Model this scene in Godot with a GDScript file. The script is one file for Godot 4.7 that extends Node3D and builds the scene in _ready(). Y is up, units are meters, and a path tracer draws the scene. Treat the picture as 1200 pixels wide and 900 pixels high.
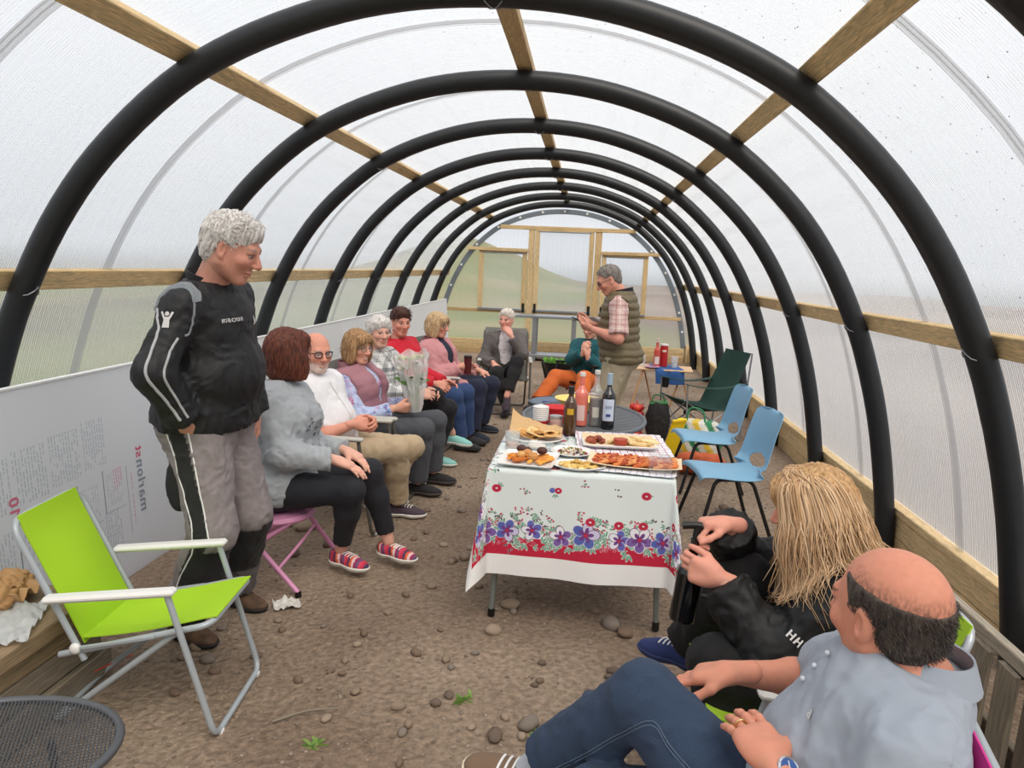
extends Node3D
# A polycarbonate garden tunnel with a party inside. x right, y up, the tunnel runs along -z; metres.
const AX := -0.48            # middle of the tunnel
const HZ := [-0.34, -1.85, -3.2, -4.63, -6.06, -7.49, -8.92, -10.35, -11.78, -13.2]   # hoops
const ENDZ := -14.15

func _ready() -> void:
	# ---- camera
	var cam := Camera3D.new()
	cam.name = "camera"
	cam.fov = 53.13
	cam.near = 0.02
	cam.position = Vector3(0, 1.6, 0)
	cam.rotation = Vector3(deg_to_rad(-8.696), deg_to_rad(5.29), deg_to_rad(2.406))
	add_child(cam)
	cam.current = true
	# ---- overcast sky
	var env := Environment.new()
	var sk := ProceduralSkyMaterial.new()
	sk.sky_top_color = Color(0.98, 0.985, 1.0)
	sk.sky_horizon_color = Color(0.745, 0.76, 0.78)
	sk.sky_curve = 0.5
	sk.ground_horizon_color = Color(0.72, 0.735, 0.75)
	sk.ground_bottom_color = Color(0.30, 0.29, 0.25)
	sk.sky_energy_multiplier = 1.0
	sk.sun_angle_max = 0.0
	var sky := Sky.new()
	sky.sky_material = sk
	env.background_mode = Environment.BG_SKY
	env.sky = sky
	env.ambient_light_source = Environment.AMBIENT_SOURCE_SKY
	env.tonemap_mode = Environment.TONE_MAPPER_LINEAR
	env.tonemap_exposure = 1.62
	env.sdfgi_enabled = true
	env.ssao_enabled = true
	env.ssil_enabled = true
	var we := WorldEnvironment.new()
	we.name = "environment"
	we.environment = env
	add_child(we)
	# ---- sun behind the cloud: weak and very soft
	var sun := DirectionalLight3D.new()
	sun.name = "sun"
	sun.rotation = Vector3(deg_to_rad(-52), deg_to_rad(25), 0)
	sun.light_energy = 0.75
	sun.light_color = Color(1.0, 0.97, 0.93)
	sun.light_angular_distance = 40.0
	sun.shadow_enabled = true
	add_child(sun)
	materials()
	build_place()
	build_objects()
	build_people()
	finish_solids()

# ---------------------------------------------------------------- naming
var taken := {}
func numbered(n: String) -> String:
	if not taken.has(n):
		taken[n] = 0
		return n
	taken[n] += 1
	return "%s_%03d" % [n, taken[n]]
func tag(o: Node, label: String, category: String, group := "") -> void:
	o.set_meta("label", label)
	o.set_meta("category", category)
	if group != "": o.set_meta("group", group)
func thing(called: String, label: String, category: String, at := Vector3.ZERO, yaw := 0.0, group := "") -> Node3D:
	var o := Node3D.new()
	o.name = numbered(called)
	add_child(o)
	o.position = at
	o.rotation.y = yaw
	tag(o, label, category, group)
	return o
func obj(called: String, st, m: Material, parent: Node = null) -> MeshInstance3D:
	var o := MeshInstance3D.new()
	if parent == null:
		o.name = numbered(called)
		add_child(o)
	else:
		o.name = called
		parent.add_child(o, true)
	if st is SurfaceTool: o.mesh = st.commit()
	elif st is Mesh: o.mesh = st
	o.material_override = m
	return o
func struct(called: String, st, m: Material, parent: Node = null) -> MeshInstance3D:
	var o := obj(called, st, m, parent)
	if parent == null: o.set_meta("kind", "structure")
	return o
func structnode(called: String) -> Node3D:
	var o := Node3D.new()
	o.name = numbered(called)
	add_child(o)
	o.set_meta("kind", "structure")
	return o
func dup(o: Node3D, label := "", at := Vector3.INF, yaw := INF) -> Node3D:
	var r: Node3D = o.duplicate()
	r.name = numbered(String(o.name).rstrip("0123456789").rstrip("_"))
	add_child(r)
	if at != Vector3.INF: r.position = at
	if yaw != INF: r.rotation.y = yaw
	if label != "": r.set_meta("label", label)
	return r

# ---------------------------------------------------------------- shapes
func mb() -> SurfaceTool:
	var st := SurfaceTool.new()
	st.begin(Mesh.PRIMITIVE_TRIANGLES)
	return st
func tri(st: SurfaceTool, a: Vector3, b: Vector3, c: Vector3, na: Vector3, nb: Vector3, nc: Vector3, ua := Vector2.ZERO, ub := Vector2.ZERO, uc := Vector2.ZERO) -> void:
	if (b - a).cross(c - a).dot(na + nb + nc) > 0.0:
		st.set_normal(na); st.set_uv(ua); st.add_vertex(a)
		st.set_normal(nc); st.set_uv(uc); st.add_vertex(c)
		st.set_normal(nb); st.set_uv(ub); st.add_vertex(b)
	else:
		st.set_normal(na); st.set_uv(ua); st.add_vertex(a)
		st.set_normal(nb); st.set_uv(ub); st.add_vertex(b)
		st.set_normal(nc); st.set_uv(uc); st.add_vertex(c)
func quad(st: SurfaceTool, a: Vector3, b: Vector3, c: Vector3, d: Vector3, n: Vector3, uvs := [Vector2(0, 0), Vector2(1, 0), Vector2(1, 1), Vector2(0, 1)]) -> void:
	tri(st, a, b, c, n, n, n, uvs[0], uvs[1], uvs[2])
	tri(st, a, c, d, n, n, n, uvs[0], uvs[2], uvs[3])
# chamfered box; b = basis whose columns are its axes
func box(st: SurfaceTool, c: Vector3, size: Vector3, b := Basis.IDENTITY, bev := 0.0) -> void:
	var h := size * 0.5
	var e: float = min(bev, min(h.x, min(h.y, h.z)) * 0.9)
	var ax := [b.x, b.y, b.z]
	var hh := [h.x, h.y, h.z]
	for i in 3:
		var j := (i + 1) % 3
		var k := (i + 2) % 3
		for s in [-1.0, 1.0]:
			var n: Vector3 = ax[i] * s
			var o: Vector3 = c + ax[i] * (s * hh[i])
			var u: Vector3 = ax[j] * (hh[j] - e)
			var v: Vector3 = ax[k] * (hh[k] - e)
			quad(st, o - u - v, o + u - v, o + u + v, o - u + v, n)
			if e > 0.0:
				for s2 in [-1.0, 1.0]:   # edges between face i and face j
					var n2: Vector3 = (n + ax[j] * s2).normalized()
					var p: Vector3 = c + ax[i] * (s * hh[i]) + ax[j] * (s2 * (hh[j] - e))
					var q: Vector3 = c + ax[i] * (s * (hh[i] - e)) + ax[j] * (s2 * hh[j])
					quad(st, p - v, p + v, q + v, q - v, n2)
	if e > 0.0:
		for sx in [-1.0, 1.0]:
			for sy in [-1.0, 1.0]:
				for sz in [-1.0, 1.0]:
					var n3: Vector3 = (b.x * sx + b.y * sy + b.z * sz).normalized()
					tri(st, c + b.x * (sx * h.x) + b.y * (sy * (h.y - e)) + b.z * (sz * (h.z - e)), c + b.x * (sx * (h.x - e)) + b.y * (sy * h.y) + b.z * (sz * (h.z - e)), c + b.x * (sx * (h.x - e)) + b.y * (sy * (h.y - e)) + b.z * (sz * h.z), n3, n3, n3)
# board between two points
func bar(st: SurfaceTool, p: Vector3, q: Vector3, w: float, t: float, up := Vector3.UP, bev := 0.002) -> void:
	var d := (q - p)
	var z := d.normalized()
	var x := up.cross(z)
	if x.length() < 0.01: x = Vector3.RIGHT.cross(z)
	x = x.normalized()
	var y := z.cross(x)
	box(st, (p + q) * 0.5, Vector3(w, t, d.length()), Basis(x, y, z), bev)
func frame_of(d: Vector3) -> Basis:
	var z := d.normalized()
	var u := Vector3.UP if abs(z.y) < 0.95 else Vector3.RIGHT
	var x := u.cross(z).normalized()
	return Basis(x, z.cross(x), z)
func tube(st: SurfaceTool, pts: Array, r, sides := 8, closed := false, caps := true, flat := 1.0) -> void:
	var n := pts.size()
	var rings := []
	var f := frame_of((pts[1] as Vector3) - (pts[0] as Vector3))
	var x := f.x
	var ds := []
	for i in n:
		var d: Vector3
		if closed: d = (pts[(i + 1) % n] as Vector3) - (pts[(i - 1 + n) % n] as Vector3)
		else: d = (pts[min(i + 1, n - 1)] as Vector3) - (pts[max(i - 1, 0)] as Vector3)
		ds.append(d.normalized())
	for i in n:
		var d: Vector3 = ds[i]
		x = (x - d * x.dot(d))
		if x.length() < 1e-5: x = frame_of(d).x
		x = x.normalized()
		var y := d.cross(x)
		var rr: float = r[i] if r is Array else r
		var ring := []
		for k in sides:
			var a := TAU * k / sides
			var nn := x * cos(a) + y * sin(a)
			ring.append([(pts[i] as Vector3) + x * cos(a) * rr + y * sin(a) * rr * flat, nn])
		rings.append(ring)
	var m := n if closed else n - 1
	for i in m:
		var r0: Array = rings[i]
		var r1: Array = rings[(i + 1) % n]
		for k in sides:
			var k2 := (k + 1) % sides
			tri(st, r0[k][0], r0[k2][0], r1[k2][0], r0[k][1], r0[k2][1], r1[k2][1], Vector2(float(k) / sides, i), Vector2(float(k + 1) / sides, i), Vector2(float(k + 1) / sides, i + 1))
			tri(st, r0[k][0], r1[k2][0], r1[k][0], r0[k][1], r1[k2][1], r1[k][1], Vector2(float(k) / sides, i), Vector2(float(k + 1) / sides, i + 1), Vector2(float(k) / sides, i + 1))
	if caps and not closed:
		for e in [0, n - 1]:
			var nn: Vector3 = ds[e] * (-1.0 if e == 0 else 1.0)
			for k in sides:
				tri(st, pts[e], rings[e][k][0], rings[e][(k + 1) % sides][0], nn, nn, nn)
# smooth curve through points
func curve(ctrl: Array, steps := 6, closed := false) -> Array:
	var out := []
	var n := ctrl.size()
	var m := n if closed else n - 1
	for i in m:
		var p0: Vector3 = ctrl[(i - 1 + n) % n] if closed else ctrl[max(i - 1, 0)]
		var p1: Vector3 = ctrl[i]
		var p2: Vector3 = ctrl[(i + 1) % n]
		var p3: Vector3 = ctrl[(i + 2) % n] if closed else ctrl[min(i + 2, n - 1)]
		for s in steps:
			out.append(p1.cubic_interpolate(p2, p0, p3, float(s) / steps))
	if not closed: out.append(ctrl[n - 1])
	return out
# polyline with rounded corners
func bend(ctrl: Array, rad: float, steps := 5) -> Array:
	var out := [ctrl[0]]
	for i in range(1, ctrl.size() - 1):
		var p: Vector3 = ctrl[i]
		var a: Vector3 = (ctrl[i - 1] as Vector3) - p
		var b: Vector3 = (ctrl[i + 1] as Vector3) - p
		var r: float = min(rad, min(a.length(), b.length()) * 0.49)
		var pa := p + a.normalized() * r
		var pb := p + b.normalized() * r
		for s in steps + 1:
			var t := float(s) / steps
			out.append(pa.lerp(p, t).lerp(p.lerp(pb, t), t))
	out.append(ctrl[-1])
	return out
# lathe: profile of Vector2(radius, height)
func lathe(st: SurfaceTool, prof: Array, at := Vector3.ZERO, sides := 24, b := Basis.IDENTITY) -> void:
	for i in prof.size() - 1:
		var p: Vector2 = prof[i]
		var q: Vector2 = prof[i + 1]
		var e := q - p
		if e.length() < 1e-6: continue
		var nn := Vector2(e.y, -e.x).normalized()
		for k in sides:
			var a0 := TAU * k / sides
			var a1 := TAU * (k + 1) / sides
			var c0 := Vector3(cos(a0), 0, sin(a0))
			var c1 := Vector3(cos(a1), 0, sin(a1))
			var v := [at + b * (c0 * p.x + Vector3.UP * p.y), at + b * (c1 * p.x + Vector3.UP * p.y), at + b * (c1 * q.x + Vector3.UP * q.y), at + b * (c0 * q.x + Vector3.UP * q.y)]
			var n0 := b * (c0 * nn.x + Vector3.UP * nn.y)
			var n1 := b * (c1 * nn.x + Vector3.UP * nn.y)
			var u0 := float(k) / sides
			var u1 := float(k + 1) / sides
			var t0 := float(i) / (prof.size() - 1)
			var t1 := float(i + 1) / (prof.size() - 1)
			if p.x > 1e-6: tri(st, v[0], v[1], v[2], n0, n1, n1, Vector2(u0, t0), Vector2(u1, t0), Vector2(u1, t1))
			if q.x > 1e-6: tri(st, v[0], v[2], v[3], n0, n1, n0, Vector2(u0, t0), Vector2(u1, t1), Vector2(u0, t1))
# surface over a grid: fn(u, v) -> Vector3, smooth normals, optional thickness
func grid(st: SurfaceTool, nu: int, nv: int, fn: Callable, thick := 0.0, uvs := Vector2.ONE) -> void:
	var p := []
	var nrm := []
	for j in nv + 1:
		for i in nu + 1:
			p.append(fn.call(float(i) / nu, float(j) / nv))
	for j in nv + 1:
		for i in nu + 1:
			var du: Vector3 = p[j * (nu + 1) + min(i + 1, nu)] - p[j * (nu + 1) + max(i - 1, 0)]
			var dv: Vector3 = p[min(j + 1, nv) * (nu + 1) + i] - p[max(j - 1, 0) * (nu + 1) + i]
			var c := dv.cross(du)
			nrm.append(c.normalized() if c.length() > 1e-9 else Vector3.UP)
	var at := func(i, j, side): return (p[j * (nu + 1) + i] as Vector3) - (nrm[j * (nu + 1) + i] as Vector3) * (thick if side == 1 else 0.0)
	for side in (2 if thick > 0.0 else 1):
		var sg := 1.0 if side == 0 else -1.0
		for j in nv:
			for i in nu:
				var u := [Vector2(float(i) / nu, float(j) / nv) * uvs, Vector2(float(i + 1) / nu, float(j) / nv) * uvs, Vector2(float(i + 1) / nu, float(j + 1) / nv) * uvs, Vector2(float(i) / nu, float(j + 1) / nv) * uvs]
				var n := [nrm[j * (nu + 1) + i] * sg, nrm[j * (nu + 1) + i + 1] * sg, nrm[(j + 1) * (nu + 1) + i + 1] * sg, nrm[(j + 1) * (nu + 1) + i] * sg]
				tri(st, at.call(i, j, side), at.call(i + 1, j, side), at.call(i + 1, j + 1, side), n[0], n[1], n[2], u[0], u[1], u[2])
				tri(st, at.call(i, j, side), at.call(i + 1, j + 1, side), at.call(i, j + 1, side), n[0], n[2], n[3], u[0], u[2], u[3])
	if thick > 0.0:
		var loop := []
		for i in nu: loop.append([i, 0])
		for j in nv: loop.append([nu, j])
		for i in nu: loop.append([nu - i, nv])
		for j in nv: loop.append([0, nv - j])
		var mid: Vector3 = p[(nv / 2) * (nu + 1) + nu / 2]
		for k in loop.size():
			var a: Array = loop[k]
			var b: Array = loop[(k + 1) % loop.size()]
			var A: Vector3 = at.call(a[0], a[1], 0)
			var B: Vector3 = at.call(b[0], b[1], 0)
			var C: Vector3 = at.call(b[0], b[1], 1)
			var D: Vector3 = at.call(a[0], a[1], 1)
			var n := (B - A).cross(D - A).normalized()
			if n.dot(A - mid) < 0: n = -n
			quad(st, A, B, C, D, n)
# extruded polygon: points in the plane of b.x, b.y, thickness along b.z
func prism(st: SurfaceTool, poly: PackedVector2Array, c: Vector3, b: Basis, depth: float) -> void:
	var ids := Geometry2D.triangulate_polygon(poly)
	var P := func(i, s): return c + b.x * poly[i].x + b.y * poly[i].y + b.z * (depth * 0.5 * s)
	for t in range(0, ids.size(), 3):
		for s in [-1.0, 1.0]:
			tri(st, P.call(ids[t], s), P.call(ids[t + 1], s), P.call(ids[t + 2], s), b.z * s, b.z * s, b.z * s, poly[ids[t]], poly[ids[t + 1]], poly[ids[t + 2]])
	var n := poly.size()
	for i in n:
		var j := (i + 1) % n
		var e: Vector2 = poly[j] - poly[i]
		var nn := (b.x * e.y - b.y * e.x).normalized()
		if Geometry2D.is_polygon_clockwise(poly): nn = -nn
		quad(st, P.call(i, -1.0), P.call(j, -1.0), P.call(j, 1.0), P.call(i, 1.0), nn)
func ball(st: SurfaceTool, c: Vector3, r: Vector3, b := Basis.IDENTITY, n := 8) -> void:
	for j in n:
		for i in n * 2:
			var q := []
			for o in [[0, 0], [1, 0], [1, 1], [0, 1]]:
				var th: float = PI * (j + o[1]) / n
				var ph: float = TAU * (i + o[0]) / (n * 2)
				var d := Vector3(sin(th) * cos(ph), cos(th), sin(th) * sin(ph))
				q.append([c + b * (d * r), (b * (d / r)).normalized()])
			if j > 0: tri(st, q[0][0], q[1][0], q[2][0], q[0][1], q[1][1], q[2][1])
			if j < n - 1: tri(st, q[0][0], q[2][0], q[3][0], q[0][1], q[2][1], q[3][1])

# ---------------------------------------------------------------- materials
func mat(c: Color, rough := 0.7, metal := 0.0, o := {}) -> StandardMaterial3D:
	var m := StandardMaterial3D.new()
	m.albedo_color = c
	m.roughness = rough
	m.metallic = metal
	m.metallic_specular = o.get("spec", 0.5)
	if o.has("tex"): m.albedo_texture = o.tex
	if o.has("nrm"):
		m.normal_enabled = true
		m.normal_texture = o.nrm
		m.normal_scale = o.get("ns", 1.0)
	if o.has("tri"):
		m.uv1_triplanar = true
		m.uv1_scale = o.tri if o.tri is Vector3 else Vector3.ONE * float(o.tri)
		m.uv1_world_triplanar = o.get("world", false)
	elif o.has("uv"): m.uv1_scale = o.uv
	if o.get("vc", false): m.vertex_color_use_as_albedo = true
	if o.has("rim"):
		m.rim_enabled = true
		m.rim = o.rim
	if o.has("alpha"):
		m.transparency = BaseMaterial3D.TRANSPARENCY_ALPHA
		m.albedo_color.a = o.alpha
	if o.has("back"):
		m.backlight_enabled = true
		m.backlight = o.back
	if o.has("coat"):
		m.clearcoat_enabled = true
		m.clearcoat = o.coat
		m.clearcoat_roughness = 0.1
	if o.has("sss"):
		m.subsurf_scatter_enabled = true
		m.subsurf_scatter_strength = o.sss
	m.cull_mode = BaseMaterial3D.CULL_DISABLED
	return m
func noise_tex(freq: float, c0: Color, c1: Color, sz := 256, normal := false, oct := 4, seed_ := 1, typ := FastNoiseLite.TYPE_SIMPLEX_SMOOTH, bump := 6.0) -> NoiseTexture2D:
	var n := FastNoiseLite.new()
	n.seed = seed_
	n.noise_type = typ
	n.frequency = freq
	n.fractal_octaves = oct
	var t := NoiseTexture2D.new()
	t.width = sz
	t.height = sz
	t.seamless = true
	t.generate_mipmaps = false
	t.noise = n
	if normal:
		t.as_normal_map = true
		t.bump_strength = bump
	else:
		var g := Gradient.new()
		g.set_color(0, c0)
		g.set_color(1, c1)
		t.color_ramp = g
	return t
# ---------------------------------------------------------------- smooth solid shapes (distance fields meshed as surface nets)
class Field:
	var ty := PackedInt32Array()
	var A := PackedVector3Array()
	var B := PackedVector3Array()
	var EX := PackedVector3Array()
	var EY := PackedVector3Array()
	var EZ := PackedVector3Array()
	var ra := PackedFloat32Array()
	var rb := PackedFloat32Array()
	var K := PackedFloat32Array()
	var L := PackedFloat32Array()
	var cut_at := -1           # prims before this index are cut by the planes
	var planes := []           # [normal, distance]
	var subs := []             # [centre, ex, ey, ez, radii, k]
	var lo := Vector3.ONE * 1e9
	var hi := -Vector3.ONE * 1e9
	func grow(p: Vector3, r: float) -> void:
		lo = lo.min(p - Vector3.ONE * r)
		hi = hi.max(p + Vector3.ONE * r)
	func cone(a: Vector3, b: Vector3, r0: float, r1: float, k := 0.03, flat_end := false) -> void:
		ty.append(2 if flat_end else 0)
		A.append(a); B.append(b - a)
		EX.append(Vector3.ZERO); EY.append(Vector3.ZERO); EZ.append(Vector3.ZERO)
		ra.append(r0); rb.append(r1 - r0); K.append(k)
		L.append(max((b - a).length(), 1e-5))
		grow(a, r0 + 0.03); grow(b, r1 + 0.03)
	func ell(c: Vector3, bs: Basis, r: Vector3, k := 0.03) -> void:
		ty.append(1)
		A.append(c); B.append(r)
		EX.append(bs.x / r.x); EY.append(bs.y / r.y); EZ.append(bs.z / r.z)
		ra.append(min(r.x, min(r.y, r.z))); rb.append(0); K.append(k); L.append(1)
		var ext := (bs.x * r.x).abs() + (bs.y * r.y).abs() + (bs.z * r.z).abs() + Vector3.ONE * 0.03
		lo = lo.min(c - ext)
		hi = hi.max(c + ext)
	func plane(n: Vector3, p: Vector3) -> void:
		planes.append([n.normalized(), n.normalized().dot(p)])
	func sub(c: Vector3, bs: Basis, r: Vector3, k := 0.01) -> void:
		subs.append([c, bs.x / r.x, bs.y / r.y, bs.z / r.z, r, k])
	func prim(i: int, p: Vector3) -> float:
		var q := p - A[i]
		if ty[i] == 1:
			var e := Vector3(q.dot(EX[i]), q.dot(EY[i]), q.dot(EZ[i]))
			var k0 := e.length()
			if k0 < 1e-4: return -ra[i]
			return k0 * (k0 - 1.0) / (e / B[i]).length()
		var l := L[i]
		var t := q.dot(B[i]) / (l * l)
		var tc := clampf(t, 0.0, 1.0)
		if ty[i] == 0: return (q - B[i] * tc).length() - ra[i] - rb[i] * tc
		var t2: float = maxf(t, 0.0)
		return maxf((q - B[i] * t2).length() - ra[i] - rb[i] * tc, (t - 1.0) * l)
	func cuts(d: float, p: Vector3) -> float:
		for pl in planes:
			d = maxf(d, p.dot(pl[0]) - pl[1])
		for s in subs:
			var q: Vector3 = p - s[0]
			var e := Vector3(q.dot(s[1]), q.dot(s[2]), q.dot(s[3]))
			var k0 := e.length()
			var ds: float = 0.02
			if k0 > 1e-4: ds = -k0 * (k0 - 1.0) / (e / (s[4] as Vector3)).length()
			var k: float = s[5]
			var h: float = maxf(k - absf(d - ds), 0.0) / k
			d = maxf(d, ds) + h * h * k * 0.25
		return d
	var dsp = null             # surface relief added when meshing
	func dist(p: Vector3, act: PackedInt32Array) -> float:
		var d := 1e3
		var done := cut_at < 0
		var has := not (planes.is_empty() and subs.is_empty())
		for i in act:
			if not done and i >= cut_at:
				done = true
				if has: d = cuts(d, p)
			var q := p - A[i]
			var e := 0.0
			var tt := ty[i]
			if tt == 1:
				var v := Vector3(q.dot(EX[i]), q.dot(EY[i]), q.dot(EZ[i]))
				var k0 := v.length()
				e = k0 * (k0 - 1.0) / (v / B[i]).length() if k0 > 1e-4 else -ra[i]
			else:
				var bb := B[i]
				var l := L[i]
				var t := q.dot(bb) / (l * l)
				var tc := clampf(t, 0.0, 1.0)
				if tt == 0: e = (q - bb * tc).length() - ra[i] - rb[i] * tc
				else: e = maxf((q - bb * maxf(t, 0.0)).length() - ra[i] - rb[i] * tc, (t - 1.0) * l)
			var k := K[i]
			var h := k - absf(d - e)
			d = minf(d, e)
			if h > 0.0: d -= h * h / k * 0.25
		if has and (cut_at < 0 or not done): d = cuts(d, p)
		return d
	func surf(p: Vector3, a: PackedInt32Array) -> float:
		var d := dist(p, a)
		if dsp != null and absf(d) < 0.04: d += dsp.call(p)
		return d
	func all() -> PackedInt32Array:
		var r := PackedInt32Array()
		for i in ty.size(): r.append(i)
		return r
	func snap(p: Vector3, off := 0.0) -> Vector3:   # nearest point of the surface
		var a := all()
		var p0 := p
		for it in 12:
			var d := surf(p, a) - off
			if absf(d) < 0.0004: break
			var e := 0.002
			var g := Vector3(dist(p + Vector3(e, 0, 0), a) - dist(p - Vector3(e, 0, 0), a), dist(p + Vector3(0, e, 0), a) - dist(p - Vector3(0, e, 0), a), dist(p + Vector3(0, 0, e), a) - dist(p - Vector3(0, 0, e), a))
			if g.length() < 1e-6: break
			p -= g.normalized() * clampf(d, -0.05, 0.05) * 0.8
		return p if p.distance_to(p0) < 0.2 else p0
	func hit(p: Vector3, dir: Vector3, off := 0.0) -> Vector3:  # march to the surface
		var a := all()
		var p0 := p
		for it in 40:
			var d := surf(p, a) - off
			if d < 0.0005: break
			p += dir * d * 0.9
			if p.distance_to(p0) > 0.5: return p0
		return p
	func normal(p: Vector3) -> Vector3:
		var a := all()
		var e := 0.004
		return Vector3(dist(p + Vector3(e, 0, 0), a) - dist(p - Vector3(e, 0, 0), a), dist(p + Vector3(0, e, 0), a) - dist(p - Vector3(0, e, 0), a), dist(p + Vector3(0, 0, e), a) - dist(p - Vector3(0, 0, e), a)).normalized()
	# surface nets over sparse blocks; returns [vertices, indices]
	func nets(cell: float, disp, base: Vector3, clip := []) -> Array:
		var N := 5
		var use_disp := disp != null
		var l := lo
		var h := hi
		if clip.size() == 2:
			l = l.max(clip[0]); h = h.min(clip[1])
		var dim := Vector3i(((h - l) / (cell * N)).ceil()) + Vector3i.ONE
		var verts := PackedVector3Array()
		var cellv := {}
		var edges := PackedInt64Array()
		var half := cell * N * 0.5
		var rad := half * 1.7321
		var n1 := N + 1
		var val := PackedFloat32Array()
		val.resize(n1 * n1 * n1)
		var np := ty.size()
		var SX := 1 << 20
		var SXY := 1 << 40
		for bz in dim.z:
			for by in dim.y:
				for bx in dim.x:
					var o := l + Vector3(bx, by, bz) * (cell * N)
					var c := o + Vector3.ONE * half
					var dm := 1e3
					var ds := PackedFloat32Array()
					for i in np:
						var e := prim(i, c)
						ds.append(e)
						if e < dm: dm = e
					if dm > rad + 0.045: continue
					var act := PackedInt32Array()
					for i in np:
						if ds[i] < dm + 2.0 * rad + K[i]: act.append(i)
					var full := dist(c, act)
					if absf(full) > rad * 1.12 + (0.018 if use_disp else 0.003): continue
					var vi := 0
					var neg := 0
					for k in n1:
						for j in n1:
							for i in n1:
								var p := o + Vector3(i, j, k) * cell
								var d := dist(p, act)
								if use_disp and absf(d) < 0.03: d += disp.call(p)
								val[vi] = d
								if d < 0.0: neg += 1
								vi += 1
					if neg == 0 or neg == vi: continue
					for k in N:
						for j in N:
							for i in N:
								var b := i + n1 * (j + n1 * k)
								var v0 := val[b]; var v1 := val[b + 1]; var v2 := val[b + n1]; var v3 := val[b + n1 + 1]
								var b2 := b + n1 * n1
								var v4 := val[b2]; var v5 := val[b2 + 1]; var v6 := val[b2 + n1]; var v7 := val[b2 + n1 + 1]
								var s0 := v0 < 0.0
								var cnt := int(s0) + int(v1 < 0.0) + int(v2 < 0.0) + int(v3 < 0.0) + int(v4 < 0.0) + int(v5 < 0.0) + int(v6 < 0.0) + int(v7 < 0.0)
								if cnt == 0 or cnt == 8: continue
								var s := Vector3.ZERO
								var m := 0
								if (v0 < 0.0) != (v1 < 0.0): s += Vector3(v0 / (v0 - v1), 0, 0); m += 1
								if (v2 < 0.0) != (v3 < 0.0): s += Vector3(v2 / (v2 - v3), 1, 0); m += 1
								if (v4 < 0.0) != (v5 < 0.0): s += Vector3(v4 / (v4 - v5), 0, 1); m += 1
								if (v6 < 0.0) != (v7 < 0.0): s += Vector3(v6 / (v6 - v7), 1, 1); m += 1
								if (v0 < 0.0) != (v2 < 0.0): s += Vector3(0, v0 / (v0 - v2), 0); m += 1
								if (v1 < 0.0) != (v3 < 0.0): s += Vector3(1, v1 / (v1 - v3), 0); m += 1
								if (v4 < 0.0) != (v6 < 0.0): s += Vector3(0, v4 / (v4 - v6), 1); m += 1
								if (v5 < 0.0) != (v7 < 0.0): s += Vector3(1, v5 / (v5 - v7), 1); m += 1
								if (v0 < 0.0) != (v4 < 0.0): s += Vector3(0, 0, v0 / (v0 - v4)); m += 1
								if (v1 < 0.0) != (v5 < 0.0): s += Vector3(1, 0, v1 / (v1 - v5)); m += 1
								if (v2 < 0.0) != (v6 < 0.0): s += Vector3(0, 1, v2 / (v2 - v6)); m += 1
								if (v3 < 0.0) != (v7 < 0.0): s += Vector3(1, 1, v3 / (v3 - v7)); m += 1
								var key := (bx * N + i) + (by * N + j) * SX + (bz * N + k) * SXY
								cellv[key] = verts.size()
								verts.append(o + (Vector3(i, j, k) + s / m) * cell - base)
								if s0 != (v1 < 0.0): edges.append(key); edges.append(0 if s0 else 1)
								if s0 != (v2 < 0.0): edges.append(key); edges.append(2 if s0 else 3)
								if s0 != (v4 < 0.0): edges.append(key); edges.append(4 if s0 else 5)
		var idx := PackedInt32Array()
		for q in range(0, edges.size(), 2):
			var key := edges[q]
			var a := edges[q + 1]
			var u := SX
			var w := SXY
			if a >= 4: u = 1; w = SX
			elif a >= 2: u = SXY; w = 1
			var i1 = cellv.get(key - u)
			var i2 = cellv.get(key - u - w)
			var i3 = cellv.get(key - w)
			if i1 == null or i2 == null or i3 == null: continue
			var i0: int = cellv[key]
			if a % 2 == 1: idx.append_array([i0, i1, i2, i0, i2, i3])
			else: idx.append_array([i0, i2, i1, i0, i3, i2])
		return [verts, idx]

var jobs := []   # meshes to compute on worker threads
# zones: array of [field, cell, displacement, clip]; colour: Callable(p) -> Color, p in world axes
func solid(called: String, zones: Array, m: Material, parent: Node, base: Vector3, colour = null) -> MeshInstance3D:
	var o := obj(called, null, m, parent)
	for zi in zones.size():
		var z: Array = zones[zi]
		if z.size() > 2 and z[2] != null: (z[0] as Field).dsp = z[2]
		jobs.append({"o": o, "f": z[0], "cell": z[1], "disp": z[2] if z.size() > 2 else null, "clip": z[3] if z.size() > 3 else [], "base": base, "col": colour, "out": null})
	return o
func run_job(i: int) -> void:
	var j: Dictionary = jobs[i]
	var f: Field = j.f
	var r := f.nets(j.cell, j.disp, j.base, j.clip)
	var v: PackedVector3Array = r[0]
	var ix: PackedInt32Array = r[1]
	var nn := PackedVector3Array()
	nn.resize(v.size())
	for t in range(0, ix.size(), 3):
		var a := ix[t]; var b := ix[t + 1]; var c := ix[t + 2]
		var n := (v[c] - v[a]).cross(v[b] - v[a])
		nn[a] += n; nn[b] += n; nn[c] += n
	for t in nn.size(): nn[t] = nn[t].normalized()
	var cols := PackedColorArray()
	var cf = j.col
	if cf != null:
		for p in v: cols.append(cf.call(p + j.base))
	j.out = [v, ix, nn, cols]
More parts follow.
